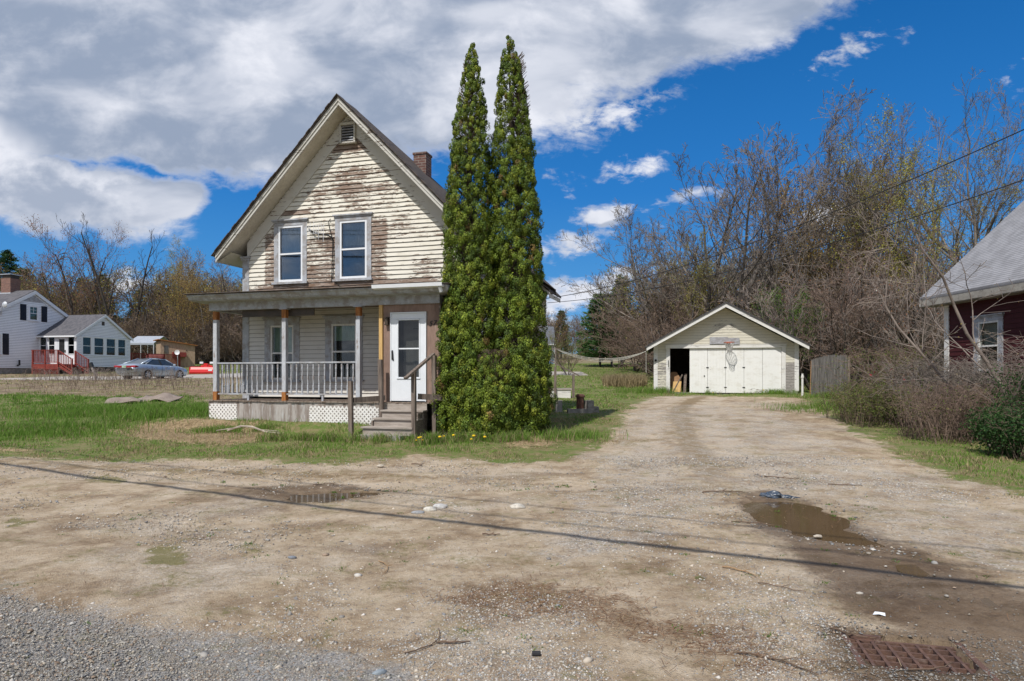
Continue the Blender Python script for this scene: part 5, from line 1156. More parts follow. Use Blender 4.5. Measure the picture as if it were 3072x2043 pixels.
MB().box(-.03, .15, -.035, .1, .5, 3.80).build('corner_board', M['white_weather'], rh)
m_ = MB(); RS = .93; y0, z0 = -.42, 3.78
for sgn in (0,):
    vs = [(-.55, y0, z0), (11.5, y0, z0), (11.5, 3.5, z0 + (3.5 - y0) * RS), (-.55, 3.5, z0 + (3.5 - y0) * RS), (-.55, y0, z0 - .07), (11.5, y0, z0 - .07), (11.5, 3.5, z0 - .07 + (3.5 - y0) * RS), (-.55, 3.5, z0 - .07 + (3.5 - y0) * RS)]
    m_.add(vs, [(0, 1, 2, 3), (7, 6, 5, 4), (0, 4, 5, 1), (0, 3, 7, 4), (1, 5, 6, 2)])
    vs = [(x, 7.0 - y, z) for x, y, z in vs]; m_.add(vs, [(3, 2, 1, 0), (4, 5, 6, 7), (1, 5, 4, 0), (4, 7, 3, 0)])
m_.build('roof', M['roof_lined'], rh)
MB().box(-.55, 11.4, -.415, -.39, 3.52, 3.705).box(-.55, 11.4, -.389, .0, 3.50, 3.53).build('eave_board', M['old_trim'], rh)
m_ = MB(Matrix.Translation((-.56, 0, 0))); m_.add([(0, y0, z0 - .25), (.03, y0, z0 - .25), (.03, 3.5, z0 - .25 + (3.5 - y0) * RS), (0, 3.5, z0 - .25 + (3.5 - y0) * RS), (0, y0, z0 - .07), (.03, y0, z0 - .07), (.03, 3.5, z0 - .07 + (3.5 - y0) * RS), (0, 3.5, z0 - .07 + (3.5 - y0) * RS)], [(3, 2, 1, 0), (4, 5, 6, 7), (0, 1, 5, 4), (1, 2, 6, 5), (2, 3, 7, 6), (3, 0, 4, 7)]); m_.build('rake_board', M['trim_cream'], rh)
window(rh, I4, 1.30, 2.05, 1.62, 2.92, .14, trim='trim_grey', frame='white_weather', curtain='shade_white', cz=.52, sash=.05)

# ================================================================== STORM DRAIN
dr_ = thing('storm_drain', (2.315, 3.86, -.012), -14, 'rusty iron storm drain grate set in wet mud', 'drain')
M['iron'] = pbr('iron', (0.15, 0.085, 0.062), (0.10, 0.06, 0.048), 14, rough=.75, bump=.5, bscale=60, c3=(.19, .135, .11))
fm_ = MB(); fm_.box(-.335, -.30, -.235, .25, -.05, .012); fm_.box(.30, .335, -.42, .25, -.05, .012); fm_.box(-.335, -.10, .225, .255, -.05, .008); fm_.box(-.30, .30, .20, .222, -.06, -.012); fm_.box(-.30, .30, -.22, -.20, -.06, -.02)
fm_.build('frame', M['iron'], dr_)
gm_ = MB()
for k in range(7): x = -.245 + k * .082; gm_.box(x - .009, x + .009, -.195, .19, -.075, -.008)
for y in (-.19, -.105, -.02, .065, .15): gm_.box(-.285, .285, y - .007, y + .007, -.072, -.011)
gm_.build('grate', M['iron'], dr_)
M['pit_mud'] = pbr('pit_mud', (0.15, 0.12, 0.06), (0.09, 0.07, 0.04), 5, rough=.5)
MB().box(-.31, .31, -.23, .24, -.40, -.22).build('pit_water', M['pit_mud'], dr_)

# ================================================================== WIRES
M['wire'] = pbr('wire', (0.02, .02, .02), (0.03, .03, .03), 3, rough=.6)
def wire(f, label, r_=.012, n=24, t1=.60):
    m = MB(); m.tube([f(t1 * k / n) for k in range(n + 1)], r_, 5); return tag(m.build('service_wire', M['wire']), label, 'wire')
wire(lambda t: (1.12 + 18.9 * t, 22.2 - 31.3 * t, 4.2 - .88 * t + 12.0 * t * t), 'upper black service wire from the house corner across the garage trees', .010)
wire(lambda t: (1.18 + 18.9 * t, 22.2 - 31.3 * t, 4.06 - 2.19 * t + 10.9 * t * t), 'lower black service wire running up to the right', .009)
def line(dx_, dy_, z, r_, label):
    m = MB(); a = Vector((-11.8 + dx_ - 13 * 2.2, 7.2 + dy_ + 6.8 * 2.2, z)); b_ = Vector((1.2 + dx_ + 13 * 1.5, .4 + dy_ - 6.8 * 1.5, z)); n = 40
    m.tube([a.lerp(b_, k / n) + Vector((0, 0, 1.6 * ((k / n - .55) ** 2) * 4 - .0)) for k in range(n + 1)], r_, 6); tag(m.build('utility_cable', M['wire']), label, 'cable')
line(0, 0, 7.0, .042, 'thick overhead cable casting the long shadow across the drive')
line(.15, .55, 7.9, .016, 'thin overhead wire casting the faint upper shadow line')
line(-.1, -.5, 8.3, .016, 'thin overhead wire casting the faint lower shadow line')
# ================================================================== TREES
def tubes_np(segs, sides):
    """segs: (n,8) p0 p1 r0 r1 -> verts, quads"""
    S = np.asarray(segs, dtype=np.float64); p0, p1, r0, r1 = S[:, 0:3], S[:, 3:6], S[:, 6], S[:, 7]
    d = p1 - p0; L = np.linalg.norm(d, axis=1, keepdims=True) + 1e-9; d = d / L
    up = np.where(np.abs(d[:, 2:3]) > .9, np.array([[1., 0, 0]]), np.array([[0, 0, 1.]]))
    x = np.cross(d, up); x /= np.linalg.norm(x, axis=1, keepdims=True) + 1e-9; y = np.cross(d, x)
    n = len(S); V = np.zeros((n, 2 * sides, 3))
    for k in range(sides):
        a = 2 * math.pi * k / sides; o = x * math.cos(a) + y * math.sin(a)
        V[:, k] = p0 + o * r0[:, None]; V[:, sides + k] = p1 + o * r1[:, None]
    base = (np.arange(n) * 2 * sides)[:, None, None]
    k = np.arange(sides); F = np.stack([k, (k + 1) % sides, (k + 1) % sides + sides, k + sides], 1)[None] + base
    return V.reshape(-1, 3), F.reshape(-1, 4)
def grow(seed, H, r0, nums=(10, 6, 5, 4), lens=(.5, .5, .5, .45), ang=(45, 45, 45, 45), start=.25, lean=0.0, wob=.12, up=.10, segn=(9, 6, 4, 3, 2), rmin=.010, stems=1, spread=0.25, shape=0.6, rexp=.62):
    """returns (trunk segments, branch segments, tips)"""
    rnd = random.Random(seed); T = []; B = []; tips = []
    def vec_perp(d, a):
        d = Vector(d); p = d.cross(Vector((0, 0, 1)) if abs(d.z) < .95 else Vector((1, 0, 0))).normalized(); q = d.cross(p)
        return p * math.cos(a) + q * math.sin(a)
    def branch(p, d, L, r, lvl):
        n = segn[lvl]; pts = [p.copy()]; rs = [r]; dd = d.copy()
        tr = up * (1.0 if lvl else .4)
        for i in range(n):
            dd = (dd + Vector((rnd.gauss(0, wob), rnd.gauss(0, wob), rnd.gauss(0, wob * .6) + tr))).normalized()
            p = p + dd * (L / n); pts.append(p.copy()); rs.append(max(rmin, r * (1 - (i + 1) / n * (.72 if lvl < len(nums) else .5))))
        tgt = T if lvl == 0 else B
        for i in range(n): tgt.append((*pts[i], *pts[i + 1], rs[i], rs[i + 1]))
        if lvl >= len(nums): tips.append((*pts[-1], *dd)); return
        m = nums[lvl]; m = max(2, int(m * rnd.uniform(.8, 1.2)))
        for k in range(m):
            t = (start if lvl == 0 else .18) + (1 - (start if lvl == 0 else .18)) * ((k + rnd.random()) / m)
            f = t * n; i = min(n - 1, int(f)); q = pts[i].lerp(pts[i + 1], f - i); rr = rs[i] + (rs[i + 1] - rs[i]) * (f - i)
            bd = (pts[i + 1] - pts[i]).normalized(); a = R(ang[lvl] * rnd.uniform(.6, 1.3)); az = rnd.uniform(0, 2 * math.pi) if lvl else k * 2.4 + rnd.uniform(-.6, .6)
            nd = (bd * math.cos(a) + vec_perp(bd, az) * math.sin(a)).normalized()
            ll = L * lens[lvl] * rnd.uniform(.65, 1.2) * ((1 - shape * max(0, t - .35)) if lvl == 0 else (1.15 - .6 * t))
            branch(q, nd, ll, max(rmin, rr * rexp * rnd.uniform(.6, 1)), lvl + 1)
    for s in range(stems):
        a = rnd.uniform(0, 6.28) if stems > 1 else 0
        d0 = Vector((math.cos(a) * spread * (stems > 1) + lean, math.sin(a) * spread * (stems > 1), 1)).normalized()
        branch(Vector((math.cos(a) * .1 * (stems > 1), math.sin(a) * .1 * (stems > 1), -.15)), d0, H * rnd.uniform(.85, 1) if stems > 1 else H, r0 * (rnd.uniform(.6, 1) if stems > 1 else 1), 0)
    return np.array(T), np.array(B), np.array(tips)
def leaves_np(tips, size, per, spread, cols, rg, flat=False):
    P = np.repeat(tips[:, :3], per, 0); n = len(P); P = P + rg.normal(0, spread, (n, 3)) - tips[:, 3:].repeat(per, 0) * rg.uniform(0, spread * 3, (n, 1))
    a = rg.normal(0, 1, (n, 3)); a /= np.linalg.norm(a, axis=1, keepdims=True); b = rg.normal(0, 1, (n, 3)); b = np.cross(a, b); b /= np.linalg.norm(b, axis=1, keepdims=True)
    s = size * rg.uniform(.6, 1.3, (n, 1)); V = np.stack([P - a * s * .5, P - b * s * .3, P + a * s * .5, P + b * s * .3], 1).reshape(-1, 3)
    F = np.arange(n * 4).reshape(-1, 4); cols = np.array(cols); c = cols[rg.integers(0, len(cols), n)] * rg.uniform(.75, 1.25, (n, 1))
    return V, F, c
M['bark_grey'] = pbr('bark_grey', (0.17, 0.15, 0.135), (0.085, 0.075, 0.068), 5, (2, 2, .5), .95, bump=.4, bscale=20)
M['bark_dark'] = pbr('bark_dark', (0.085, 0.072, 0.062), (0.05, 0.043, 0.038), 5, (2, 2, .5), .95, bump=.4, bscale=20)
M['twig_grey'] = pbr('twig_grey', (0.25, 0.215, 0.185), (0.15, 0.128, 0.11), .6, rough=.95)
M['twig_brown'] = pbr('twig_brown', (0.20, 0.15, 0.112), (0.12, 0.085, 0.068), .6, rough=.95)
M['twig_pale'] = pbr('twig_pale', (0.30, 0.25, 0.215), (0.15, 0.12, 0.105), .9, rough=.95)
M['twig_red'] = pbr('twig_red', (0.25, 0.18, 0.14), (0.145, 0.10, 0.08), .9, rough=.95)
M['leaf'] = attr_mat('leaf', .7, .35)
M['needle_leaf'] = attr_mat('needle_leaf', .65, .2)
PAL = {'red': [(.36, .13, .07), (.28, .14, .08), (.38, .19, .08)], 'olive': [(.38, .36, .07), (.44, .39, .08), (.30, .30, .08)], 'gold': [(.46, .27, .09), (.42, .33, .09), (.36, .26, .08)],
       'green': [(.10, .19, .03), (.14, .23, .04), (.09, .15, .03)], 'lime': [(.20, .28, .05), (.27, .32, .07)], 'brown': [(.22, .155, .10), (.26, .19, .12), (.20, .16, .08)]}
VAR = {}
def variant(key, seed, H, r0, bark, twig, leaf=None, lsize=.09, per=3, lsp=.12, **kw):
    T, B, tips = grow(seed, H, r0, **kw); rg = np.random.default_rng(seed)
    hi = B[B[:, 6] > .03] if len(B) else B; lo_ = B[B[:, 6] <= .03]
    V1, F1 = tubes_np(np.concatenate([T]), 8)
    Va, Fa = tubes_np(hi, 5); Vb, Fb = tubes_np(lo_, 3)
    d = dict(trunk=(V1, F1, bark), crown=(np.concatenate([Va, Vb]), np.concatenate([Fa, Fb + len(Va)]), twig))
    if leaf: 
        V, F, c = leaves_np(tips, lsize, per, lsp, PAL[leaf], rg); d['leaves'] = (V, F, c)
    d['H'] = max(T[:, 5].max(), B[:, 5].max()); VAR[key] = d; d['first'] = None
def place_tree(key, name, x, y, H, label, cat='tree', group=None, yaw=0, wide=1.0):
    d = VAR[key]; s = H / d['H']
    o = thing(name, (x, y, tz(x, y)), yaw, label, cat, group); o.scale = (s * wide, s * wide, s)
    if d['first'] is None:
        V, F, m = d['trunk']; a = mesh_np('trunk', V, F, M[m], o, smooth=True)
        V, F, m = d['crown']; b = mesh_np('crown', V, F, M[m], o)
        kids = [a, b]
        if 'leaves' in d: V, F, c = d['leaves']; kids.append(mesh_np('leaves', V, F, M['leaf'], o, col=c))
        d['first'] = kids
    else:
        for k in d['first']:
            q = k.copy(); COL.objects.link(q); q.parent = o
    return o
variant('big', 3, 17, .30, 'bark_grey', 'twig_grey', nums=(12, 9, 7, 6), lens=(.72, .52, .46, .42), ang=(46, 42, 42, 42), start=.16, wob=.12, up=.075, rmin=.016, shape=.75)
variant('big2', 8, 17, .34, 'bark_grey', 'twig_grey', nums=(11, 9, 8, 6), lens=(.66, .5, .45, .4), ang=(45, 42, 45, 45), start=.25, wob=.19, up=.05, rmin=.012, segn=(9, 7, 5, 3, 2))
variant('tall', 21, 14, .16, 'bark_dark', 'twig_grey', 'red', .08, 1, .1, nums=(15, 8, 6), lens=(.32, .5, .5), ang=(32, 38, 42), start=.3, wob=.07, up=.08, rmin=.013)
variant('bare', 33, 14, .17, 'bark_dark', 'bark_dark', nums=(10, 5, 4), lens=(.30, .45, .45), ang=(38, 38, 40), start=.30, wob=.05, up=.10, rmin=.013)
variant('olive', 41, 15, .20, 'bark_grey', 'twig_brown', 'olive', .13, 7, .22, nums=(12, 7, 5, 3), lens=(.50, .5, .5, .4), ang=(36, 38, 42, 45), start=.15, wob=.09, up=.10, rmin=.012)
variant('gold', 43, 13, .16, 'bark_grey', 'twig_brown', 'gold', .11, 9, .3, nums=(13, 7, 5), lens=(.42, .5, .5), ang=(34, 38, 42), start=.15, wob=.08, up=.10, rmin=.012, stems=3, spread=.22)
variant('maple', 47, 15, .20, 'bark_dark', 'twig_brown', 'red', .15, 5, .35, nums=(11, 7, 5), lens=(.52, .5, .5), ang=(38, 40, 42), start=.22, wob=.1, up=.08, rmin=.015)
variant('brush', 51, 7, .07, 'bark_dark', 'twig_red', 'brown', .07, 1, .1, nums=(9, 6, 5), lens=(.5, .5, .5), ang=(38, 42, 45), start=.12, wob=.15, up=.06, rmin=.011, stems=5, spread=.55)
variant('sumac', 57, 6, .06, 'bark_dark', 'twig_pale', 'red', .06, 1, .06, nums=(7, 5, 4), lens=(.5, .5, .45), ang=(42, 42, 42), start=.2, wob=.14, up=.10, rmin=.010, stems=6, spread=.5)
variant('yellowbush', 61, 4, .045, 'bark_grey', 'twig_brown', 'lime', .07, 3, .08, nums=(8, 6, 4), lens=(.5, .5, .5), ang=(25, 30, 35), start=.1, wob=.07, up=.04, rmin=.009, stems=9, spread=.6)
variant('greenbush', 67, 5, .05, 'bark_grey', 'twig_grey', 'green', .10, 9, .16, nums=(8, 6, 5), lens=(.5, .5, .5), ang=(35, 40, 42), start=.1, wob=.1, up=.06, rmin=.009, stems=6, spread=.5)
# ---- trees on the right behind the garage
def wx(px, y): return (px - 1536) / 2000 * y
TR = [('big', 'bare_tree', wx(2190, 46), 46, 20.5, 'tallest spreading bare grey tree right behind the garage roof', 0, 1.1),
      ('tall', 'slender_tree', wx(2335, 44), 44, 16.5, 'slender bare tree with a spiky top right of the spreading grey tree', 40, .95),
      ('tall', 'slender_tree', wx(2270, 50), 50, 15.4, 'thin reddish tree close behind the spreading grey tree', 200, .8),
      ('olive', 'budding_tree', wx(2590, 42), 42, 17.0, 'olive yellow budding tree between garage and red house', 10, .95),
      ('gold', 'budding_tree', wx(2480, 47), 47, 14.6, 'orange gold budding tree left of the olive budding tree', 80, .9),
      ('olive', 'budding_tree', wx(2760, 38), 38, 14.5, 'olive budding tree with dark limbs above the red house roof', 150, 1.0),
      ('big2', 'bare_tree', wx(3010, 38), 38, 19.8, 'gnarled bare tree towering above the red house roof', 30, .92),
      ('big2', 'bare_tree', wx(2830, 46), 46, 17.5, 'bare grey tree left of the gnarled one, crown against the sky', 200, .8),
      ('big', 'bare_tree', wx(2000, 52), 52, 15.0, 'lower bare tree at the left of the spreading grey tree', 130, 1.0),
      ('olive', 'budding_tree', wx(2065, 45), 45, 10.3, 'small yellow green budding tree behind the left side of the garage', 60, .8),
      ('bare', 'bare_tree', wx(2110, 54), 54, 16, 'dark straight bare tree behind the spreading grey tree', 60, 1.2),
      ('gold', 'budding_tree', wx(2690, 44), 44, 13.6, 'rusty orange budding tree behind the bramble thicket', 10, 1.0),
      ('tall', 'slender_tree', wx(2420, 40), 40, 11.2, 'short reddish tree rising right of the garage roof', 77, 1.0)]
TR += [('big', 'bare_tree', wx(2090, 49), 49, 15.4, 'grey bare tree filling the left half of the crowns above the garage', 250, 1.05),
       ('big', 'bare_tree', wx(2290, 53), 53, 19.0, 'grey bare tree just right of the tallest one', 300, .95),
       ('olive', 'budding_tree', wx(2660, 50), 50, 17.2, 'yellow green budding tree between the two gnarled bare trees and the garage', 220, 1.0),
       ('gold', 'budding_tree', wx(2560, 52), 52, 16.6, 'tall orange budding tree behind the olive budding tree', 160, 1.0),
       ('big2', 'bare_tree', wx(2930, 42), 42, 19.0, 'bare grey tree filling the sky above the red house ridge', 110, .95),
       ('olive', 'budding_tree', wx(2880, 52), 52, 18.0, 'yellow budding tree far behind the red house roof', 20, 1.1),
       ('gold', 'budding_tree', wx(2400, 56), 56, 16.5, 'rusty budding tree filling the gap right of the grey crowns', 280, 1.2)]
for k, nm, x, y, h, lab, yw, wd in TR: place_tree(k, nm, x, y, h, lab, 'tree', 'trees behind the garage', yw, wd)
SM = [(2440, 33, 6.0), (2530, 31, 6.6), (2640, 32, 7.0), (2730, 29, 6.2), (2570, 36, 7.5), (2350, 37, 6.5), (2480, 38, 7.6), (2690, 36, 8.2), (2800, 31, 6.5)]
SML = ['pale leafless sumac right above the stockade fence', 'bushy reddish shrub behind the right end of the stockade fence', 'tall pale sumac in the middle of the thicket', 'pale sumac nearest the red house roof corner', 'reddish shrub at the back of the thicket above the fence', 'pale sumac behind the right slope of the garage roof', 'tall pale sumac behind the stockade fence panel', 'tallest reddish shrub at the back right of the thicket', 'pale sumac partly behind the red house roof edge']
for i, (px, y, h) in enumerate(SM):
    place_tree('sumac' if i % 3 != 1 else 'brush', 'sumac_shrub', wx(px, y), y, h, SML[i], 'shrub', 'leafless shrubs in the thicket', i * 47, 1.25)
place_tree('greenbush', 'leafy_bush', wx(2375, 36), 36, 5.6, 'fresh green leafy bush rising behind the right slope of the garage roof', 'bush', None, 0, .75)
for i, (px, y, h, lab) in enumerate(((1905, 58, 7.6, 'brown leafless shrub just left of the garage'), (1850, 66, 7.2, 'grey brown leafless shrub beside the dark pines'), (1960, 50, 7.5, 'tangled bare shrub touching the garage left eave'), (1985, 44, 5.6, 'low bare shrub close behind the garage left corner'))):
    place_tree('brush', 'bare_shrub', wx(px, y), y, h, lab, 'shrub', None, i * 63, 1.35)
place_tree('olive', 'budding_tree', wx(1955, 62), 62, 9.3, 'low olive budding tree left of the garage', 'tree', None, 33, 1.1)
place_tree('yellowbush', 'yellow_bush', wx(1705, 52), 52, 3.6, 'round yellow green twiggy bush on the lawn by the clothesline', 'bush', None, 0, 1.0)
# ---- trees on the left
TL = [('maple', wx(215, 80), 80, 17.5, 'tall reddish budding maple behind the white house roof', 20, 1.05), ('maple', wx(290, 84), 84, 18.0, 'reddish budding maple left of the dark dead trees', 140, .9), ('maple', wx(120, 86), 86, 15.5, 'leftmost reddish budding maple above the brick chimney', 260, .9),
      ('bare', wx(345, 78), 78, 17.2, 'dark dead tree with upswept bare limbs', 0, 1.0), ('bare', wx(398, 80), 80, 16.0, 'thin dead tree right of the darker dead tree', 100, 1.1), ('bare', wx(425, 77), 77, 11.5, 'short leaning dead tree above the canopy shelter', 220, 1.0),
      ('bare', wx(315, 82), 82, 18.0, 'straight bare trunk between maple and dead trees', 300, .7),
      ('olive', wx(545, 85), 85, 16.2, 'yellow green budding tree with the highest crown left of the farmhouse', 0, .8), ('olive', wx(480, 88), 88, 13.5, 'yellow green budding tree left of the highest one', 90, .95),
      ('gold', wx(615, 80), 80, 14.4, 'golden brown budding tree right of the highest yellow green one', 50, .9), ('tall', wx(650, 84), 84, 15.0, 'slim reddish tree just left of the farmhouse eave', 0, 1.2), ('tall', wx(700, 82), 82, 13.5, 'slim reddish tree touching the farmhouse corner', 120, 1.3),
      ('gold', wx(560, 76), 76, 11, 'low golden brown tree in front of the yellow green tree', 190, 1.1)]
for k, x, y, h, lab, yw, wd in TL: place_tree(k, 'budding_tree' if k != 'bare' else 'dead_tree', x, y, h, lab, 'tree', 'trees behind the white house', yw, wd)
# ---- pines
M['pine_bark'] = M['bark_dark']
def pine(name, x, y, H, wd, seed, label, cols, droop=.15, density=1.0):
    rg = np.random.default_rng(seed); o = thing(name, (x, y, tz(x, y)), 0, label, 'tree')
    MB().tube([(0, 0, -.3), (0, 0, H * .5), (.1, 0, H)], [H * .018, H * .011, .02], 7).build('trunk', M['bark_dark'], o)
    Vs = []; Fs = []; Cs = []; off = 0; nb_l = int(22 * density)
    for i in range(nb_l):
        t = .12 + .88 * (i / nb_l); z = H * t
        for k in range(8):
            z = H * t + rg.normal(0, H * .02); a = rg.uniform(0, 6.28); L = wd * (1 - t) ** .75 * rg.uniform(.6, 1.1) + .15
            n = int(40 + 60 * L / wd); u = rg.uniform(.15, 1, n) ** .8
            px_ = np.cos(a) * L * u; py_ = np.sin(a) * L * u; pz = z + L * u * .25 - droop * L * u ** 2 + rg.normal(0, .10, n)
            P = np.stack([px_ + rg.normal(0, .13, n), py_ + rg.normal(0, .13, n), pz], 1)
            d = np.stack([np.cos(a) + rg.normal(0, .6, n), np.sin(a) + rg.normal(0, .6, n), rg.uniform(-.1, .7, n)], 1); d /= np.linalg.norm(d, axis=1, keepdims=True)
            q = np.cross(d, rg.normal(0, 1, (n, 3))); q /= np.linalg.norm(q, axis=1, keepdims=True); s = rg.uniform(.16, .32, (n, 1))
            V = np.stack([P - q * s * .25, P + q * s * .25, P + d * s + q * .02, P + d * s - q * .02], 1); Vs.append(V.reshape(-1, 3)); Fs.append(np.arange(n * 4).reshape(-1, 4) + off); off += n * 4
            cc = np.array(cols)[rg.integers(0, len(cols))] * rg.uniform(.75, 1.25, (n, 1)); Cs.append(cc)
    mesh_np('crown', np.concatenate(Vs), np.concatenate(Fs), M['needle_leaf'], o, col=np.concatenate(Cs)); return o
PC = [(.045, .10, .035), (.06, .13, .045), (.035, .075, .03)]
pine('pine_tree', wx(1865, 70), 70, 9.2, 3.0, 1, 'dark green pine with the highest tip left of the garage', PC)
pine('pine_tree', wx(1800, 68), 68, 7.4, 3.1, 2, 'bushy bright green pine nearest the open meadow', [(.06, .13, .04), (.08, .16, .05)])
pine('pine_tree', wx(1835, 74), 74, 7.8, 2.6, 3, 'narrow pine between the two larger pines', PC)
pine('spruce_tree', wx(1684, 140), 140, 10.2, 2.8, 4, 'small pointed spruce on the skyline above the blue house', PC, .3)
pine('pine_tree', wx(20, 100), 100, 16.5, 6.5, 5, 'dark pine at the left edge behind the white house', PC, .10, 1.7)
pine('pine_tree', wx(72, 96), 96, 13.5, 5, 6, 'lower dark pine near the left edge beside the reddish maple', PC, .10, 1.5)
for i, (px, y, h) in enumerate(((250, 100, 12.5), (310, 98, 13), (420, 104, 11))): pine('pine_tree', wx(px, y), y, h, 3.6, 7 + i, ('hidden dark pine under the reddish maples', 'dark pine seen between the dead trees', 'dark pine right of the dead trees')[i], PC, density=.8)
# ---- woodland: far masses, one object per wood
def woodland(name, label, spots, keys, seed, hr):
    rg = random.Random(seed); Vt = []; Ft = []; MI = []; LV = []; LF = []; LC = []; o1 = 0; o2 = 0
    for (x, y) in spots:
        d = VAR[rg.choice(keys)]; H = rg.uniform(*hr)
        pxx = x / y * 2000 + 1536
        if 285 < pxx < 455 and hr[1] > 9: H *= .55
        s = H / d['H']; w_ = s * rg.uniform(.9, 1.5); a = rg.uniform(0, 6.28); z = tz(x, y); ca, sa = math.cos(a), math.sin(a)
        def tf(V): return np.stack([(V[:, 0] * ca - V[:, 1] * sa) * w_ + x, (V[:, 0] * sa + V[:, 1] * ca) * w_ + y, V[:, 2] * s + z], 1)
        for q, mi_ in (('trunk', 0), ('crown', 1)):
            V, F, m = d[q]
            if q == 'crown' and len(F) > 9000: keep = np.random.default_rng(seed).random(len(F) // 3) < .8
            Vt.append(tf(V)); Ft.append(F + o1); MI.append(np.full(len(F), mi_)); o1 += len(V)
        if 'leaves' in d:
            V, F, c = d['leaves']; LV.append(tf(V)); LF.append(F + o2); LC.append(c); o2 += len(V)
    o = mesh_np(name, np.concatenate(Vt), np.concatenate(Ft), [M['bark_grey'], M['twig_brown']], mi=np.concatenate(MI)); tag(o, label, 'woodland', kind='stuff')
    if LV:
        l = mesh_np('leaves', np.concatenate(LV), np.concatenate(LF), M['leaf'], o, col=np.concatenate(LC)); l['kind'] = 'stuff'
variant('wa', 71, 10, .11, 'bark_grey', 'twig_brown', 'olive', .14, 4, .4, nums=(11, 7, 5), lens=(.42, .5, .5), ang=(38, 42, 45), start=.2, wob=.1, up=.08, rmin=.016)
variant('wb', 72, 10, .12, 'bark_grey', 'twig_grey', nums=(12, 8, 5), lens=(.42, .5, .5), ang=(38, 42, 45), start=.2, wob=.1, up=.08, rmin=.016)
variant('wc', 73, 9, .09, 'bark_dark', 'twig_brown', 'brown', .12, 2, .35, nums=(10, 7, 5), lens=(.45, .5, .5), ang=(40, 42, 45), start=.1, wob=.12, up=.06, rmin=.016, stems=2)
variant('wd', 74, 9, .09, 'bark_dark', 'twig_brown', 'gold', .12, 3, .35, nums=(11, 6, 5), lens=(.45, .5, .5), ang=(40, 42, 45), start=.1, wob=.12, up=.06, rmin=.016)
variant('wbr', 75, 4, .04, 'bark_dark', 'twig_red', 'brown', .09, 1, .1, nums=(6, 5, 3), lens=(.55, .5, .5), ang=(45, 45, 45), start=.05, wob=.15, up=.05, rmin=.014, stems=5, spread=.7)
rr_ = random.Random(5)
def band(px0, px1, y0, y1, n): return [(wx(rr_.uniform(px0, px1), y), y) for y in [rr_.uniform(y0, y1) for _ in range(n)]]
woodland('woodland', 'dense brown budding wood behind the white house', band(-300, 800, 84, 125, 230), ['wa', 'wb', 'wc', 'wc', 'wd', 'wd', 'wa'], 1, (9.5, 13.5))
woodland('woodland', 'tangled undergrowth along the foot of the left wood', band(-200, 900, 76, 92, 150), ['wbr', 'wc'], 2, (4, 7))
woodland('woodland', 'dense grey brown wood behind the garage', band(1930, 3300, 52, 85, 170), ['wb', 'wc', 'wa', 'wd', 'wa'], 3, (7.5, 11.5))
woodland('woodland', 'tangled undergrowth behind the garage and fence', band(2000, 3200, 40, 60, 110), ['wbr', 'wbr', 'wc'], 4, (3.5, 5.5))
woodland('woodland', 'distant brown wood across the meadow', band(1380, 1960, 128, 175, 90), ['wa', 'wb', 'wc', 'wd'], 6, (7, 10.5))
woodland('woodland', 'far wood along the horizon behind the houses', band(600, 1500, 90, 130, 26), ['wa', 'wb', 'wc'], 7, (7, 10))

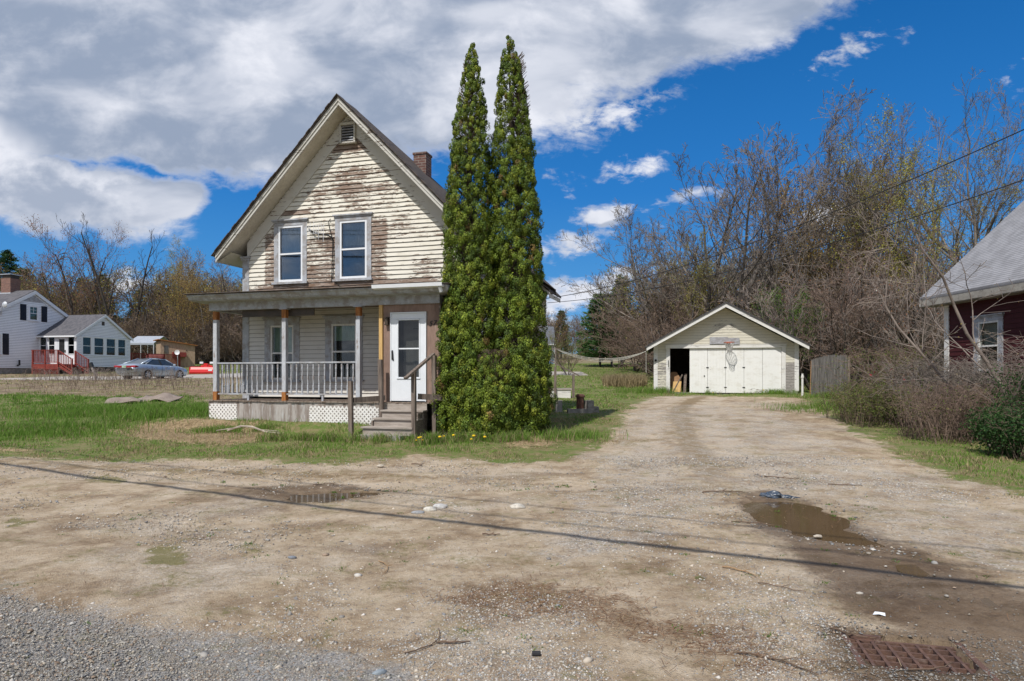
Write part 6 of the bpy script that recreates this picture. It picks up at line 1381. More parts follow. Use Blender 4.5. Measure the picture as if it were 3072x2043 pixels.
# ================================================================== ARBORVITAE PAIR
M['cedar'] = attr_mat('cedar', .6, .12)
def arbor(name, x, y, H, prof, seed, label, n=2500, per=95, lean=(0, 0)):
    rg = np.random.default_rng(seed); o = thing(name, (x, y, tz(x, y)), 0, label, 'tree', None)
    pz = np.array([p[0] for p in prof]) * H; pr_ = np.array([p[1] for p in prof])
    MB().tube([(0, 0, -.2), (0, 0, H * .55), (lean[0], lean[1], H * .93)], [.16, .08, .015], 7).build('trunk', M['bark_dark'], o)
    zz = np.linspace(0, H, 400); w_ = np.interp(zz, pz, pr_) + .08; cdf = np.cumsum(w_); cdf /= cdf[-1]
    z = np.interp(rg.random(n), cdf, zz); a = rg.uniform(0, 2 * math.pi, n)
    lump = fbm(a * 2.2 + 3, z * 2.1, 1.0, 2, seed); lump2 = vnoise(a * 6 + 1, z * 5.5, seed + 5)
    Rr = np.interp(z, pz, pr_) * 1.16 * (0.70 + .34 * lump + .30 * lump2)
    inner = rg.random(n) < .22; rad = Rr * np.where(inner, rg.uniform(.35, .8, n), rg.uniform(.80, 1.0, n)) * .93
    lx = lean[0] * (z / H) ** 2; ly = lean[1] * (z / H) ** 2
    C = np.stack([np.cos(a) * rad + lx, np.sin(a) * rad + ly, z], 1)
    P = np.repeat(C, per, 0); A = np.repeat(a, per); N = n * per
    sc = np.repeat(np.interp(z, [0, H * .7, H], [.108, .082, .045]) * rg.uniform(.65, 1.3, n), per)[:, None]
    out = np.stack([np.cos(A), np.sin(A), np.zeros(N)], 1); tan = np.stack([-np.sin(A), np.cos(A), np.zeros(N)], 1)
    # leaf sprays sit on rounded clusters and face outwards, so each cluster has its own lit and shaded side
    o_ = rg.normal(0, 1, (N, 3)) + out * .9; o_ /= np.linalg.norm(o_, axis=1, keepdims=True)
    P = P + o_ * sc * np.array([[1, 1, 1.35]]) * rg.uniform(.72, 1.08, (N, 1))
    nn = o_ + rg.normal(0, .33, (N, 3)); nn /= np.linalg.norm(nn, axis=1, keepdims=True)
    d = np.array([[0, 0, 1.0]]) + out * .25 + rg.normal(0, .45, (N, 3)); d = d - nn * (d * nn).sum(1, keepdims=True); d /= np.linalg.norm(d, axis=1, keepdims=True)
    q = np.cross(nn, d)
    L = rg.uniform(.026, .052, (N, 1)) * np.repeat(np.interp(z, [0, H], [1.1, .75]), per)[:, None]
    V = np.stack([P - d * L * .5, P + q * L * .30, P + d * L * .5, P - q * L * .30], 1).reshape(-1, 3)
    F = np.arange(N * 4).reshape(-1, 4)
    pal = np.array([(.115, .165, .02), (.145, .195, .024), (.085, .135, .02), (.20, .235, .03), (.06, .10, .018)])
    ci = rg.choice(5, n, p=[.3, .27, .2, .13, .10]); base = pal[ci] * rg.uniform(.65, 1.35, (n, 1))
    browned = rg.random(n) < .025; base[browned] = np.array([.20, .14, .05]) * rg.uniform(.7, 1.1, (browned.sum(), 1))  # a few random clusters have brown foliage
    c = np.repeat(base, per, 0) * rg.uniform(.65, 1.35, (N, 1)); tip = (rg.random(N) < .22); c[tip] = c[tip] * np.array([1.5, 1.4, 1.2])
    mesh_np('foliage', V, F, M['cedar'], o, col=c)
    # shaded woody interior: dense brown twigs around the trunk
    m = 900; z = rg.uniform(.1, H * .95, m); a = rg.uniform(0, 6.28, m); r_ = np.interp(z, pz, pr_) * .85
    S = np.stack([np.zeros(m), np.zeros(m), z, np.cos(a) * r_, np.sin(a) * r_, z + r_ * .9, np.full(m, .012), np.full(m, .005)], 1)
    V, F = tubes_np(S, 3); mesh_np('branches', V, F, M['twig_brown'], o)
    return o
PR = [(0, .62), (.06, .72), (.16, .70), (.30, .60), (.50, .51), (.70, .41), (.84, .30), (.93, .17), (.98, .07), (1, .02)]
arbor('arborvitae', -1.02, 15.5, 9.05, [(0, .54), (.05, .64), (.16, .64), (.30, .58), (.50, .51), (.70, .41), (.84, .29), (.93, .16), (.98, .07), (1, .02)], 101, 'tall columnar arborvitae nearest the porch, slightly lower top', lean=(.10, 0))
arbor('arborvitae', .14, 15.6, 9.25, [(0, .56), (.06, .68), (.14, .68), (.24, .58), (.45, .50), (.70, .42), (.84, .32), (.93, .2), (.98, .09), (1, .03)], 102, 'tall columnar arborvitae on the right of the pair, slightly taller', lean=(-.22, 0))
arbor('arborvitae', -.42, 15.0, 1.9, [(0, .5), (.3, .6), (.7, .5), (.9, .3), (1, .1)], 103, 'low bushy skirt of the arborvitae pair at ground level', n=700)

# ================================================================== SHRUBS AND BRAMBLES on the right
def bramble(name, x, y, rx, ry, H, n, mat, seed, label, leafcol=None, nleaf=0, rad=.008, arch=1.0, lsize=.05, cat='bramble', rise=(0.5, 1.0), skew=(0, 0)):
    rg = np.random.default_rng(seed); rnd = random.Random(seed); o = thing(name, (x, y, tz(x, y)), 0, label, cat); S = []; pts_all = []
    for i in range(n):
        px_, py_ = max(-rx * .75, min(rx * .75, rnd.gauss(0, rx * .5))), max(-ry * .75, min(ry * .75, rnd.gauss(0, ry * .5))); a = rnd.uniform(0, 6.28); L = H * rnd.uniform(1.0, 2.0); h = H * rnd.uniform(*rise)
        gz = tz(x + px_, y + py_) - o.location.z
        k = 9; prev = None; w1, w2 = rnd.uniform(-.5, .5), rnd.uniform(-.5, .5)
        for j in range(k + 1):
            t = j / k; r_ = L * t * .55 * arch
            p = (px_ + math.cos(a + w1 * t) * r_ + skew[0] * t, py_ + math.sin(a + w1 * t) * r_ + skew[1] * t, gz + h * (math.sin(min(1, t * 1.0) * math.pi * .62)) * 1.05 + rnd.uniform(-.02, .02))
            if prev: S.append((*prev, *p, rad * (1.3 - t), rad * (1.3 - t - 1 / k) + .001))
            if j > 2: pts_all.append((*p, 0, 0, 1))
            if prev and rnd.random() < .7:
                b_ = rnd.uniform(0, 6.28); l_ = rnd.uniform(.12, .45) * (H / 1.6)
                e_ = (p[0] + math.cos(b_) * l_, p[1] + math.sin(b_) * l_, p[2] + rnd.uniform(-.1, .8) * l_); S.append((*p, *e_, rad * .6, rad * .35)); pts_all.append((*e_, 0, 0, 1))
            prev = p
    V, F = tubes_np(np.array(S), 3); mesh_np('stems', V, F, M[mat], o)
    if nleaf:
        T_ = np.array(pts_all); T_ = T_[rg.integers(0, len(T_), nleaf)]; V, F, c = leaves_np(T_, lsize, 1, .06, PAL[leafcol], rg); mesh_np('leaves', V, F, M['leaf'], o, col=c)
    return o
PAL['darkgreen'] = [(.03, .075, .02), (.045, .10, .025), (.025, .06, .02), (.06, .13, .035)]
PAL['spring'] = [(.13, .17, .04), (.17, .20, .05), (.10, .14, .04), (.22, .20, .07)]
bramble('bramble_thicket', 11.1, 16.6, 1.5, 1.5, 1.65, 380, 'twig_grey', 201, 'pale tangled leafless brambles piled against the red house corner', 'brown', 900, .008, .55, lsize=.05)
bramble('bramble_thicket', 10.1, 14.7, 1.7, 1.1, 1.15, 460, 'twig_red', 202, 'low reddish brambles in front of the pale tangle', 'spring', 2600, .006, .55, lsize=.04)
bramble('bramble_thicket', 13.0, 21.2, 2.0, 1.8, 1.9, 420, 'twig_red', 203, 'olive brown brambles behind the grass verge near the fence', 'spring', 8500, .008, .55, lsize=.05)
bramble('bramble_thicket', 11.5, 13.4, 1.0, 1.5, 2.1, 240, 'twig_pale', 204, 'tall bare brambles under the window of the red house', 'brown', 400, .008, .5, lsize=.05)
bramble('green_shrub', 9.9, 17.8, 1.4, 1.3, 1.0, 300, 'twig_brown', 205, 'low spring green shrub at the edge of the drive beside the brambles', 'spring', 17000, .006, .5, cat='shrub', lsize=.042)
bramble('green_shrub', 9.7, 12.2, 1.0, .6, .85, 190, 'twig_brown', 206, 'glossy dark green evergreen shrub at the right edge', 'darkgreen', 26000, .006, .5, cat='shrub', lsize=.048)
bramble('green_shrub', 10.7, 13.0, .7, .5, 1.6, 90, 'twig_brown', 209, 'taller dark green shrub under the red house window', 'darkgreen', 9000, .006, .5, cat='shrub', lsize=.05)
bramble('weed_stems', -20.5, 35, 6, 4.5, .5, 260, 'twig_brown', 207, 'dry brown weed stalks in the field before the white house', None, 0, .007, .5, cat='weeds')
bramble('weed_stems', -26, 42.5, 6, 1.5, .8, 300, 'twig_pale', 208, 'tall dry grass stalks beside the parked car', None, 0, .008, .4, cat='weeds')
# two young bare trees right in front of the red house
variant('young', 81, 6, .055, 'twig_pale', 'twig_pale', nums=(9, 6, 4), lens=(.50, .5, .5), ang=(45, 42, 45), start=.2, wob=.17, up=.03, rmin=.006, segn=(8, 6, 4, 2))
variant('young2', 83, 6, .05, 'twig_pale', 'twig_pale', 'gold', .035, 1, .03, nums=(8, 6, 4), lens=(.6, .5, .5), ang=(60, 45, 45), start=.15, wob=.2, up=.02, rmin=.006, segn=(8, 7, 5, 2))
place_tree('young', 'young_tree', wx(2890, 15.5), 15.5, 6.0, 'young bare tree with upright stem before the red house wall', 'tree', None, 0, 1.0)
place_tree('young2', 'young_tree', wx(3040, 14.5), 14.5, 5.2, 'crooked bare young tree crossing the red house window', 'tree', None, 60, 1.2)
place_tree('young2', 'young_tree', wx(2960, 13.6), 13.6, 2.6, 'small arching bare tree over the dark green shrub', 'tree', None, 160, 1.3)
place_tree('young', 'young_tree', wx(2720, 24), 24, 3.6, 'young bare tree leaning over the brambles left of the red house', 'tree', None, 210, 1.5)
PAL['scarlet'] = [(.5, .02, .03), (.42, .015, .03)]
bramble('red_flower_bush', 11.75, 20.6, .35, .3, 1.7, 14, 'twig_pale', 211, 'few bright red blossoms in the brambles', 'scarlet', 26, .006, .5, lsize=.12, cat='shrub')

# ================================================================== GRASS
def house_mask(x, y):
    a, b = house_ab(x, y); m = (a > -.02) & (a < 7.1) & (b > -1.3) & (b < 6.6)
    m |= (a > 4.86) & (a < 6.15) & (b > -2.15) & (b < -1.2)
    gx_, gy_ = x - 6.56, y - 30.81; c, s = math.cos(R(12)), math.sin(R(12)); ga = gx_ * c - gy_ * s; gb = gx_ * s + gy_ * c
    m |= (ga > -.05) & (ga < 6.3) & (gb > -.02) & (gb < 7)
    m |= (np.abs(x - 12.8) < .9) & (np.abs(y - 27.85) < .1)
    return m
def scatter(n, x0, x1, y0, y1, seed):
    rg = np.random.default_rng(seed); return rg.uniform(x0, x1, n), rg.uniform(y0, y1, n), rg
def blades(x, y, h, w_, col, rg, lean=.5):
    n = len(x); z = terrain(x, y) - .01; a = rg.uniform(0, 6.28, n); wx_ = np.cos(a) * w_; wy_ = np.sin(a) * w_
    b = rg.uniform(0, 6.28, n); l = rg.uniform(.1, lean, n) * h; lx_ = np.cos(b) * l; ly_ = np.sin(b) * l
    p0 = np.stack([x - wx_, y - wy_, z], 1); p1 = np.stack([x + wx_, y + wy_, z], 1)
    p2 = np.stack([x + lx_ * .35 + wx_ * .8, y + ly_ * .35 + wy_ * .8, z + h * .6], 1); p3 = np.stack([x + lx_ * .35 - wx_ * .8, y + ly_ * .35 - wy_ * .8, z + h * .6], 1)
    p4 = np.stack([x + lx_ + wx_ * .1, y + ly_ + wy_ * .1, z + h * .95], 1); p5 = np.stack([x + lx_ - wx_ * .1, y + ly_ - wy_ * .1, z + h * .95], 1)
    V = np.stack([p0, p1, p2, p3, p4, p5], 1).reshape(-1, 3); i = (np.arange(n) * 6)[:, None]
    F = np.concatenate([i + np.array([[0, 1, 2, 3]]), i + np.array([[3, 2, 4, 5]])], 1).reshape(-1, 4)
    return V, F, np.repeat(col, 2, 0)
GV = []; GF = []; GC = []; go_ = 0
def add_blades(x, y, h, w_, col, rg, lean=.5):
    global go_
    V, F, c = blades(x, y, h, w_, col, rg, lean); GV.append(V); GF.append(F + go_); GC.append(c); go_ += len(V)
def zone_of(k, x, y, wd): return sstep(sdist(x, y, ZP[k]), -wd, wd)
G1 = np.array([.12, .235, .03]); G2 = np.array([.19, .30, .05]); G3 = np.array([.07, .16, .022]); DRY = np.array([.42, .335, .19]); OLV = np.array([.18, .18, .05])
def gcols(n, rg, dry, lush):
    r_ = rg.random((n, 1)); c = G1 * (1 - r_) + G2 * r_; r2 = rg.random((n, 1)); c = np.where(lush[:, None] > rg.random((n, 1)), c * .75 + G3 * .3, c)
    c = np.where(dry[:, None] > r2, DRY * rg.uniform(.6, 1.1, (n, 1)), c); return c * rg.uniform(.8, 1.25, (n, 1))
def region(n, x0, x1, y0, y1, seed, hb, wb):
    x, y, rg = scatter(n, x0, x1, y0, y1, seed)
    inview = (np.abs(x) < y * .82 + .5); x, y = x[inview], y[inview]
    d = zone_of('dirt', x, y, .9); n1 = fbm(x, y, .9, 4, 51); n2 = fbm(x, y, 2.6, 3, 52); s = np.maximum.reduce([zone_of('straw1', x, y, .5), zone_of('straw2', x, y, .3), zone_of('straw3', x, y, .6) * .85])
    lush = sstep(sdist(x, y, ZP['lush']) + (n1 - .5) * 5, -1.2, 1.2); fld = sstep(y, 19, 23) * sstep(x + (y - 20) * .25, -6.5, -9.0) * (1 - lush) * sstep(y, 60, 50)
    pav = zone_of('paved', x, y, .3)
    p = (1 - d) + (n1 - .5) * 1.5 + (n2 - .5) * 1.0; keep = (sstep(p, .30, 1.0) * (1 - s * .97) * (1 - fld * .72) * (1 - pav)) > rg.random(len(x)); keep &= ~house_mask(x, y)
    x, y, n1, n2, lush, fld, d = [v[keep] for v in (x, y, n1, n2, lush, fld, d)]
    dry = np.clip(.24 + (n2 - .5) * 2.0 + (n1 - .5) * 1.0 + fld * .75 + d * .8 - lush * .45 - .25 * sstep(y, 19, 24), 0.03, .95)
    h = hb * .75 * (.35 + 1.2 * n1) * (1 + lush * .8 * sstep(n2, .4, .65)) * rg.uniform(.6, 1.3, len(x)) * (1 - .6 * d) * (.45 + .55 * sstep(p[keep], .6, 1.3))
    add_blades(x, y, h, wb * np.ones(len(x)), gcols(len(x), rg, dry, lush), rg, .9)
region(170000, -14, 13, 8.6, 20, 301, .095, .0055)
region(110000, -22, 20, 20, 34, 302, .10, .009)
region(90000, -42, 36, 34, 62, 303, .12, .018)
region(40000, -60, 30, 62, 100, 304, .14, .03)
# long tufts: along the porch and steps, round the arborvitae, before the garage, beside the fence
def tufts(cx_, cy_, rx_, ry_, n, h, seed, dry=.12, wb=.005):
    rg = np.random.default_rng(seed); x = cx_ + rg.normal(0, rx_ * .5, n); y = cy_ + rg.normal(0, ry_ * .5, n); k = ~house_mask(x, y); x, y = x[k], y[k]
    q = fbm(x, y, 3.5, 2, seed); k = q > .40; x, y, q = x[k], y[k], q[k]
    add_blades(x, y, h * (.3 + q * 1.3) * rg.uniform(.5, 1.2, len(x)), np.full(len(x), wb), gcols(len(x), rg, np.full(len(x), dry), np.full(len(x), .5)), rg, .8)
for t in ((-2.6, 14.35, 1.0, .35, 1600, .22, 401, .35), (-4.2, 14.6, 1.6, .3, 2200, .17, 402, .3), (-.5, 14.25, 1.6, .35, 3200, .22, 403, .28), (1.2, 14.9, .9, .6, 1500, .17, 404), (-6.6, 15.9, 1.3, .35, 2600, .14, 405, .2),
          (-9.3, 18.3, 1.6, 1.2, 7000, .26, 406, .05), (-12.5, 20.3, 2.4, 2.0, 9000, .24, 407, .05), (-11, 15.8, 2, 1.5, 6000, .17, 408, .08),
          (6.6, 30.3, .8, .5, 1300, .30, 409), (5.7, 30.4, 1.0, .8, 1200, .28, 410), (8.7, 29.9, .5, .15, 350, .22, 411), (11.6, 29.1, .9, .35, 1300, .26, 412), (13.2, 27.4, 1.4, .5, 1600, .24, 413), (10.2, 21.5, 1.5, 1.8, 4200, .16, 414), (-1.75, 14.1, .35, .2, 500, .28, 415, .3), (-5.1, 14.35, .3, .2, 400, .2, 416, .3)): tufts(*t)
x, y, rg = scatter(4200, 4.5, 7.5, 34.0, 38.5, 320); k = (((x - 6.1) / 1.15) ** 2 + ((y - 36.2) / 1.8) ** 2) < 1
add_blades(x[k], y[k], rg.uniform(.4, .8, k.sum()), np.full(k.sum(), .014), DRY * rg.uniform(.6, 1.05, (k.sum(), 1)), rg, .8)
go2 = mesh_np('grass', np.concatenate(GV), np.concatenate(GF), M['leaf'], col=np.concatenate(GC)); tag(go2, 'patchy spring grass with dry blades over the yard and meadow', 'grass', kind='stuff')
# moss tufts and tiny weeds pushing through the drive
GV = []; GF = []; GC = []; go_ = 0
x, y, rg = scatter(90000, -8, 7.5, 3.4, 13.2, 330); k = np.abs(x) < y * .8; x, y = x[k], y[k]
q = fbm(x, y, 1.7, 5, 61); mz = np.maximum.reduce([zone_of(k_, x, y, .25) for k_ in ('moss1', 'moss2', 'moss3', 'moss4')]); wz = np.maximum(zone_of('wetR', x, y, .2), zone_of('pudL', x, y, .2)); edge = sstep(sdist(x, y, ZP['dirt']), 1.6, 0)
pz_ = zone_of('drain', x, y, .3)
k = ((sstep(q, .56, .70) * .35 + mz * .6 * sstep(fbm(x, y, 6, 2, 62), .4, .6) + edge * .22) * (1 - wz) * (1 - pz_)) > rg.random(len(x)); x, y, mz_ = x[k], y[k], mz[k]
cw = np.where(rg.random((len(x), 1)) < .5, np.array([.27, .20, .10]), np.array([.16, .16, .045])); 
add_blades(x, y, rg.uniform(.008, .028, len(x)), np.full(len(x), .0028), cw * rg.uniform(.7, 1.2, (len(x), 1)), rg, 1.6)
rg = np.random.default_rng(77)
for i in range(130):       # little green weeds
    cx_ = rg.uniform(-5, 5); cy_ = rg.uniform(3.6, 10)
    if abs(cx_) > cy_ * .78: continue
    n = int(rg.uniform(8, 30)); x = cx_ + rg.normal(0, .022, n); y = cy_ + rg.normal(0, .022, n)
    add_blades(x, y, rg.uniform(.01, .03, n), np.full(n, .004), np.array([.10, .19, .03]) * rg.uniform(.7, 1.2, (n, 1)), rg, 1.8)
o = mesh_np('drive_weeds', np.concatenate(GV), np.concatenate(GF), M['leaf'], col=np.concatenate(GC)); tag(o, 'thin moss, dead needles and small weeds growing in the dirt drive', 'weeds', kind='stuff')
# straw lying on the dead patches
GV = []; GF = []; GC = []; go_ = 0
def lying(poly, n, seed, L, cols, wd=.3, r_=.0025):
    pts = np.array(ZP[poly]) if isinstance(poly, str) else np.array(poly); rg = np.random.default_rng(seed)
    x = rg.uniform(pts[:, 0].min() - .3, pts[:, 0].max() + .3, n); y = rg.uniform(pts[:, 1].min() - .3, pts[:, 1].max() + .3, n)
    k = sstep(sdist(x, y, pts), -wd, wd) > rg.random(n); x, y = x[k], y[k]; n = len(x); a = rg.uniform(0, 6.28, n); l = L * rg.uniform(.5, 1.3, n)
    z = terrain(x, y) + rg.uniform(.004, .03, n); dx_, dy_ = np.cos(a) * l, np.sin(a) * l; nx_, ny_ = -np.sin(a) * r_, np.cos(a) * r_; z1 = terrain(x + dx_, y + dy_) + rg.uniform(.004, .03, n)
    V = np.stack([np.stack([x - nx_, y - ny_, z], 1), np.stack([x + nx_, y + ny_, z], 1), np.stack([x + dx_ + nx_, y + dy_ + ny_, z1 + .004], 1), np.stack([x + dx_ - nx_, y + dy_ - ny_, z1 + .004], 1)], 1).reshape(-1, 3)
    c = np.array(cols)[rg.integers(0, len(cols), n)] * rg.uniform(.7, 1.2, (n, 1)); global go_
    GV.append(V); GF.append(np.arange(n * 4).reshape(-1, 4) + go_); GC.append(c); go_ += n * 4
ST = [(.46, .36, .22), (.38, .28, .16), (.52, .43, .28)]
lying('straw1', 16000, 1, .12, ST, .35, .004); lying('straw2', 1200, 2, .1, ST, .2, .004); lying('straw3', 3500, 3, .1, ST + [(.25, .14, .08)], .5, .004)
lying('needle', 5200, 4, .07, [(.30, .16, .08), (.22, .12, .07), (.38, .27, .16)], .35, .0014)
lying([(-3, 3.6), (3, 3.6), (5, 9), (3, 11.5), (-3, 11.5), (-6, 9)], 2200, 5, .07, [(.30, .18, .1), (.2, .12, .08), (.42, .32, .2)], .3, .0016)
o = mesh_np('straw', np.concatenate(GV), np.concatenate(GF), M['leaf'], col=np.concatenate(GC)); tag(o, 'dry straw and fallen needles lying on the bare patches', 'straw', kind='stuff')

# ================================================================== GRAVEL AND STONES
M['stone'] = attr_mat('stone', .85, 0, .3)
bm_i = [(0, 0, 1), (.894, 0, .447), (.276, .851, .447), (-.724, .526, .447), (-.724, -.526, .447), (.276, -.851, .447), (.724, .526, -.447), (-.276, .851, -.447), (-.894, 0, -.447), (-.276, -.851, -.447), (.724, -.526, -.447), (0, 0, -1)]
IF = np.array([(0, 1, 2), (0, 2, 3), (0, 3, 4), (0, 4, 5), (0, 5, 1), (1, 6, 2), (2, 7, 3), (3, 8, 4), (4, 9, 5), (5, 10, 1), (6, 7, 2), (7, 8, 3), (8, 9, 4), (9, 10, 5), (10, 6, 1), (6, 11, 7), (7, 11, 8), (8, 11, 9), (9, 11, 10), (10, 11, 6)])
IV = np.array(bm_i)
OV = np.array([(1, 0, 0), (-1, 0, 0), (0, 1, 0), (0, -1, 0), (0, 0, 1), (0, 0, -1.)]); OF = np.array([(0, 2, 4), (2, 1, 4), (1, 3, 4), (3, 0, 4), (2, 0, 5), (1, 2, 5), (3, 1, 5), (0, 3, 5)])
def stones(x, y, s, cols, rg, sink=.35, fine=False):
    n = len(x); IV, IF = (OV, OF) if fine else (globals()['IV'], globals()['IF']); nv = len(IV)
    V = IV[None] * (1 + rg.normal(0, .2 if fine else .16, (n, nv, 1))); sc = s[:, None] * np.stack([rg.uniform(.8, 1.35, n), rg.uniform(.6, 1, n), rg.uniform(.35, .7, n)], 1); V = V * sc[:, None, :]
    a = rg.uniform(0, 6.28, n); c, s_ = np.cos(a)[:, None], np.sin(a)[:, None]; vx = V[..., 0] * c - V[..., 1] * s_; vy = V[..., 0] * s_ + V[..., 1] * c
    zt = terrain(x, y); V = np.stack([vx + x[:, None], vy + y[:, None], V[..., 2] + (zt + sc[:, 2] * (1 - 2 * sink) * .5)[:, None]], 2)
    F = (IF[None] + (np.arange(n) * nv)[:, None, None]).reshape(-1, 3); return V.reshape(-1, 3), F, np.repeat(cols, len(IF), 0)
SV = []; SF = []; SC = []; so_ = 0
def add_stones(x, y, s, cols, rg, fine=False):
    global so_
    V, F, c = stones(x, y, s, cols, rg, .35, fine); SV.append(V); SF.append(F + so_); SC.append(c); so_ += len(V)
SCOL = np.array([(.32, .30, .27), (.44, .41, .36), (.24, .225, .21), (.56, .53, .48), (.36, .27, .20), (.28, .285, .29), (.48, .42, .34)])
rg = np.random.default_rng(500); y = 3.3 + (9.2) * rg.random(330000) ** 1.35; x = rg.uniform(-1, 1, len(y)) * y * .79
gg_ = zone_of('greygrav', x, y, .7); lg = zone_of('lgrav', x, y, .7); pl_ = fbm(x, y, 1.1, 4, 71); wet_ = zone_of('wetR', x, y, .2)
fore = sstep(y, 5.6, 4.3) * sstep(x, -2.5, -1.0)
ddw = zone_of('dirt', x, y, .8); p = gg_ * .9 + lg * .42 * sstep(pl_, .42, .60) + fore * .55 * sstep(pl_, .40, .58) + .22 * sstep(pl_, .44, .64) + .04; wat = np.maximum.reduce([sdist(x, y, ZP[q]) for q in ('pudR', 'pudL', 'pud3', 'pud4', 'drain')]) > -.02
k = (p * ddw * (1 - wet_ * .45) > rg.random(len(x))) & ~wat; x, y, gg_, wet_ = x[k], y[k], gg_[k], wet_[k]
s = rg.lognormal(math.log(.0042), .45, len(x)) * (.75 + .10 * y); s = np.clip(s, .0025, .026)
c = SCOL[rg.integers(0, 7, len(x))] * rg.uniform(.75, 1.2, (len(x), 1)); c = np.where(gg_[:, None] > .5, c * np.array([.80, .80, .79]), c); c = c * (1 - .45 * wet_[:, None])
add_stones(x, y, s, c, rg, True)
x, y, rg = scatter(380, -6, 6.5, 3.4, 11, 501); k = np.abs(x) < y * .79; x, y = x[k], y[k]; wat = np.maximum.reduce([sdist(x, y, ZP[q]) for q in ('pudR', 'pudL', 'pud3', 'pud4', 'drain')]) > -.03; x, y = x[~wat], y[~wat]
add_stones(x, y, np.clip(rg.lognormal(math.log(.014), .4, len(x)), .008, .034), SCOL[rg.integers(0, 7, len(x))] * rg.uniform(.7, 1.1, (len(x), 1)), rg)
# rim of pebbles round the big puddle
pp_ = np.array(ZP['pudR']); rg = np.random.default_rng(502); t = rg.uniform(0, len(pp_), 420); i = t.astype(int); f = (t - i)[:, None]; q = pp_[i] * (1 - f) + pp_[(i + 1) % len(pp_)] * f; q = q.mean(0) + (q - q.mean(0)) * rg.uniform(1.0, 1.5, (420, 1)) + rg.normal(0, .07, (420, 2))
k = (sdist(q[:, 0], q[:, 1], ZP['pudR']) < -.03); q = q[k]; add_stones(q[:, 0], q[:, 1], np.clip(rg.lognormal(math.log(.009), .45, len(q)), .004, .028), SCOL[rg.integers(0, 7, len(q))] * rg.uniform(.45, .95, (len(q), 1)), rg)
o = mesh_np('gravel', np.concatenate(SV), np.concatenate(SF), M['stone'], col=np.concatenate(SC)); tag(o, 'mixed grey and tan gravel scattered over the drive', 'gravel', kind='stuff')
def rock(x, y, s, col, label, sq=(1.4, .9, .6), yaw=0):
    me = bpy.data.meshes.new('rock'); import bmesh; bm = bmesh.new(); bmesh.ops.create_icosphere(bm, subdivisions=3, radius=1)
    for v in bm.verts:
        k_ = 1 + .28 * mnoise.noise(v.co * 1.3 + Vector((x * 9, y * 7, 0))) + .08 * mnoise.noise(v.co * 4 + Vector((x, y, 3))); v.co = Vector((v.co.x * sq[0], v.co.y * sq[1], v.co.z * sq[2])) * k_ * s * .74
    bm.to_mesh(me); bm.free(); me.materials.append(pbr('rock_col', col, tuple(c * .7 for c in col), 20, rough=.85, bump=.4)); me.polygons.foreach_set('use_smooth', [True] * len(me.polygons))
    o = bpy.data.objects.new('rock', me); COL.objects.link(o); o.location = (x, y, tz(x, y) + s * sq[2] * .25); o.rotation_euler = (0, 0, yaw); tag(o, label, 'rock')
rock(.07, 8.13, .09, (.58, .54, .47), 'pale oval rock alone in the middle of the drive')
rock(-.88, 8.12, .085, (.54, .53, .51), 'pale rock at the back of the small cluster on the shadow line')
rock(-.98, 7.95, .075, (.60, .57, .5), 'white rock in the middle of the small cluster')
rock(-1.10, 7.84, .07, (.33, .34, .35), 'flat bluish grey rock at the front of the small cluster', (1.5, .9, .4))
rock(-1.93, 5.86, .035, (.22, .24, .27), 'small blue grey stone left of the drive centre', (1.5, .9, .6))
rock(-.72, 3.62, .035, (.27, .31, .34), 'blue grey flat stone at the bottom edge', (1.6, .9, .5), .6)
rock(-2.25, 11.4, .06, (.55, .49, .4), 'tan stone near the grass edge below the steps')
rock(3.05, 7.9 - 1.25, .04, (.5, .44, .36), 'tan stone standing in the edge of the large puddle')
# trash bag at the puddle, wrapper, sticks, bark piece, boards, branches
M['bag'] = pbr('bag', (0.065, 0.085, 0.115), (0.04, .055, .075), 9, rough=.25, spec=.6, bump=.6, bscale=30)
bgm = MB(); 
import bmesh
me = bpy.data.meshes.new('trash_bag'); bm = bmesh.new(); bmesh.ops.create_icosphere(bm, subdivisions=4, radius=1)
for v in bm.verts:
    k_ = 1 + .35 * mnoise.noise(v.co * 2.2) + .14 * mnoise.noise(v.co * 6); v.co = Vector((v.co.x * (.20 if v.co.x < 0 else .26), v.co.y * (.10 if v.co.x < .2 else .055), v.co.z * (.075 if v.co.x < .2 else .035))) * k_
bm.to_mesh(me); bm.free(); me.materials.append(M['bag']); o = bpy.data.objects.new('trash_bag', me); COL.objects.link(o); o.location = (3.50, 8.83, .005); o.rotation_euler = (0, 0, R(-18)); tag(o, 'crumpled dark blue plastic bag at the far edge of the large puddle', 'bag')
wr_ = MB(); wr_.add([(-.04, -.02, 0), (0, -.025, .012), (.035, -.012, .002), (.03, .016, .015), (-.005, .02, .003), (-.03, .012, .014), (0, 0, .02)], [(0, 1, 6), (1, 2, 6), (2, 3, 6), (3, 4, 6), (4, 5, 6), (5, 0, 6)])
o = wr_.build('wrapper', M['vinyl']); o.location = (2.46, 4.46, .006); o.rotation_euler = (0, 0, -.6); tag(o, 'crumpled white and blue wrapper on the wet mud', 'litter')
M['stick'] = pbr('stick', (0.17, 0.115, 0.08), (0.10, .07, .05), 9, (1, 1, 1), .9)
M['stick_pale'] = pbr('stick_pale', (0.36, 0.24, 0.13), (0.28, .18, .1), 9, (1, 1, 1), .9)
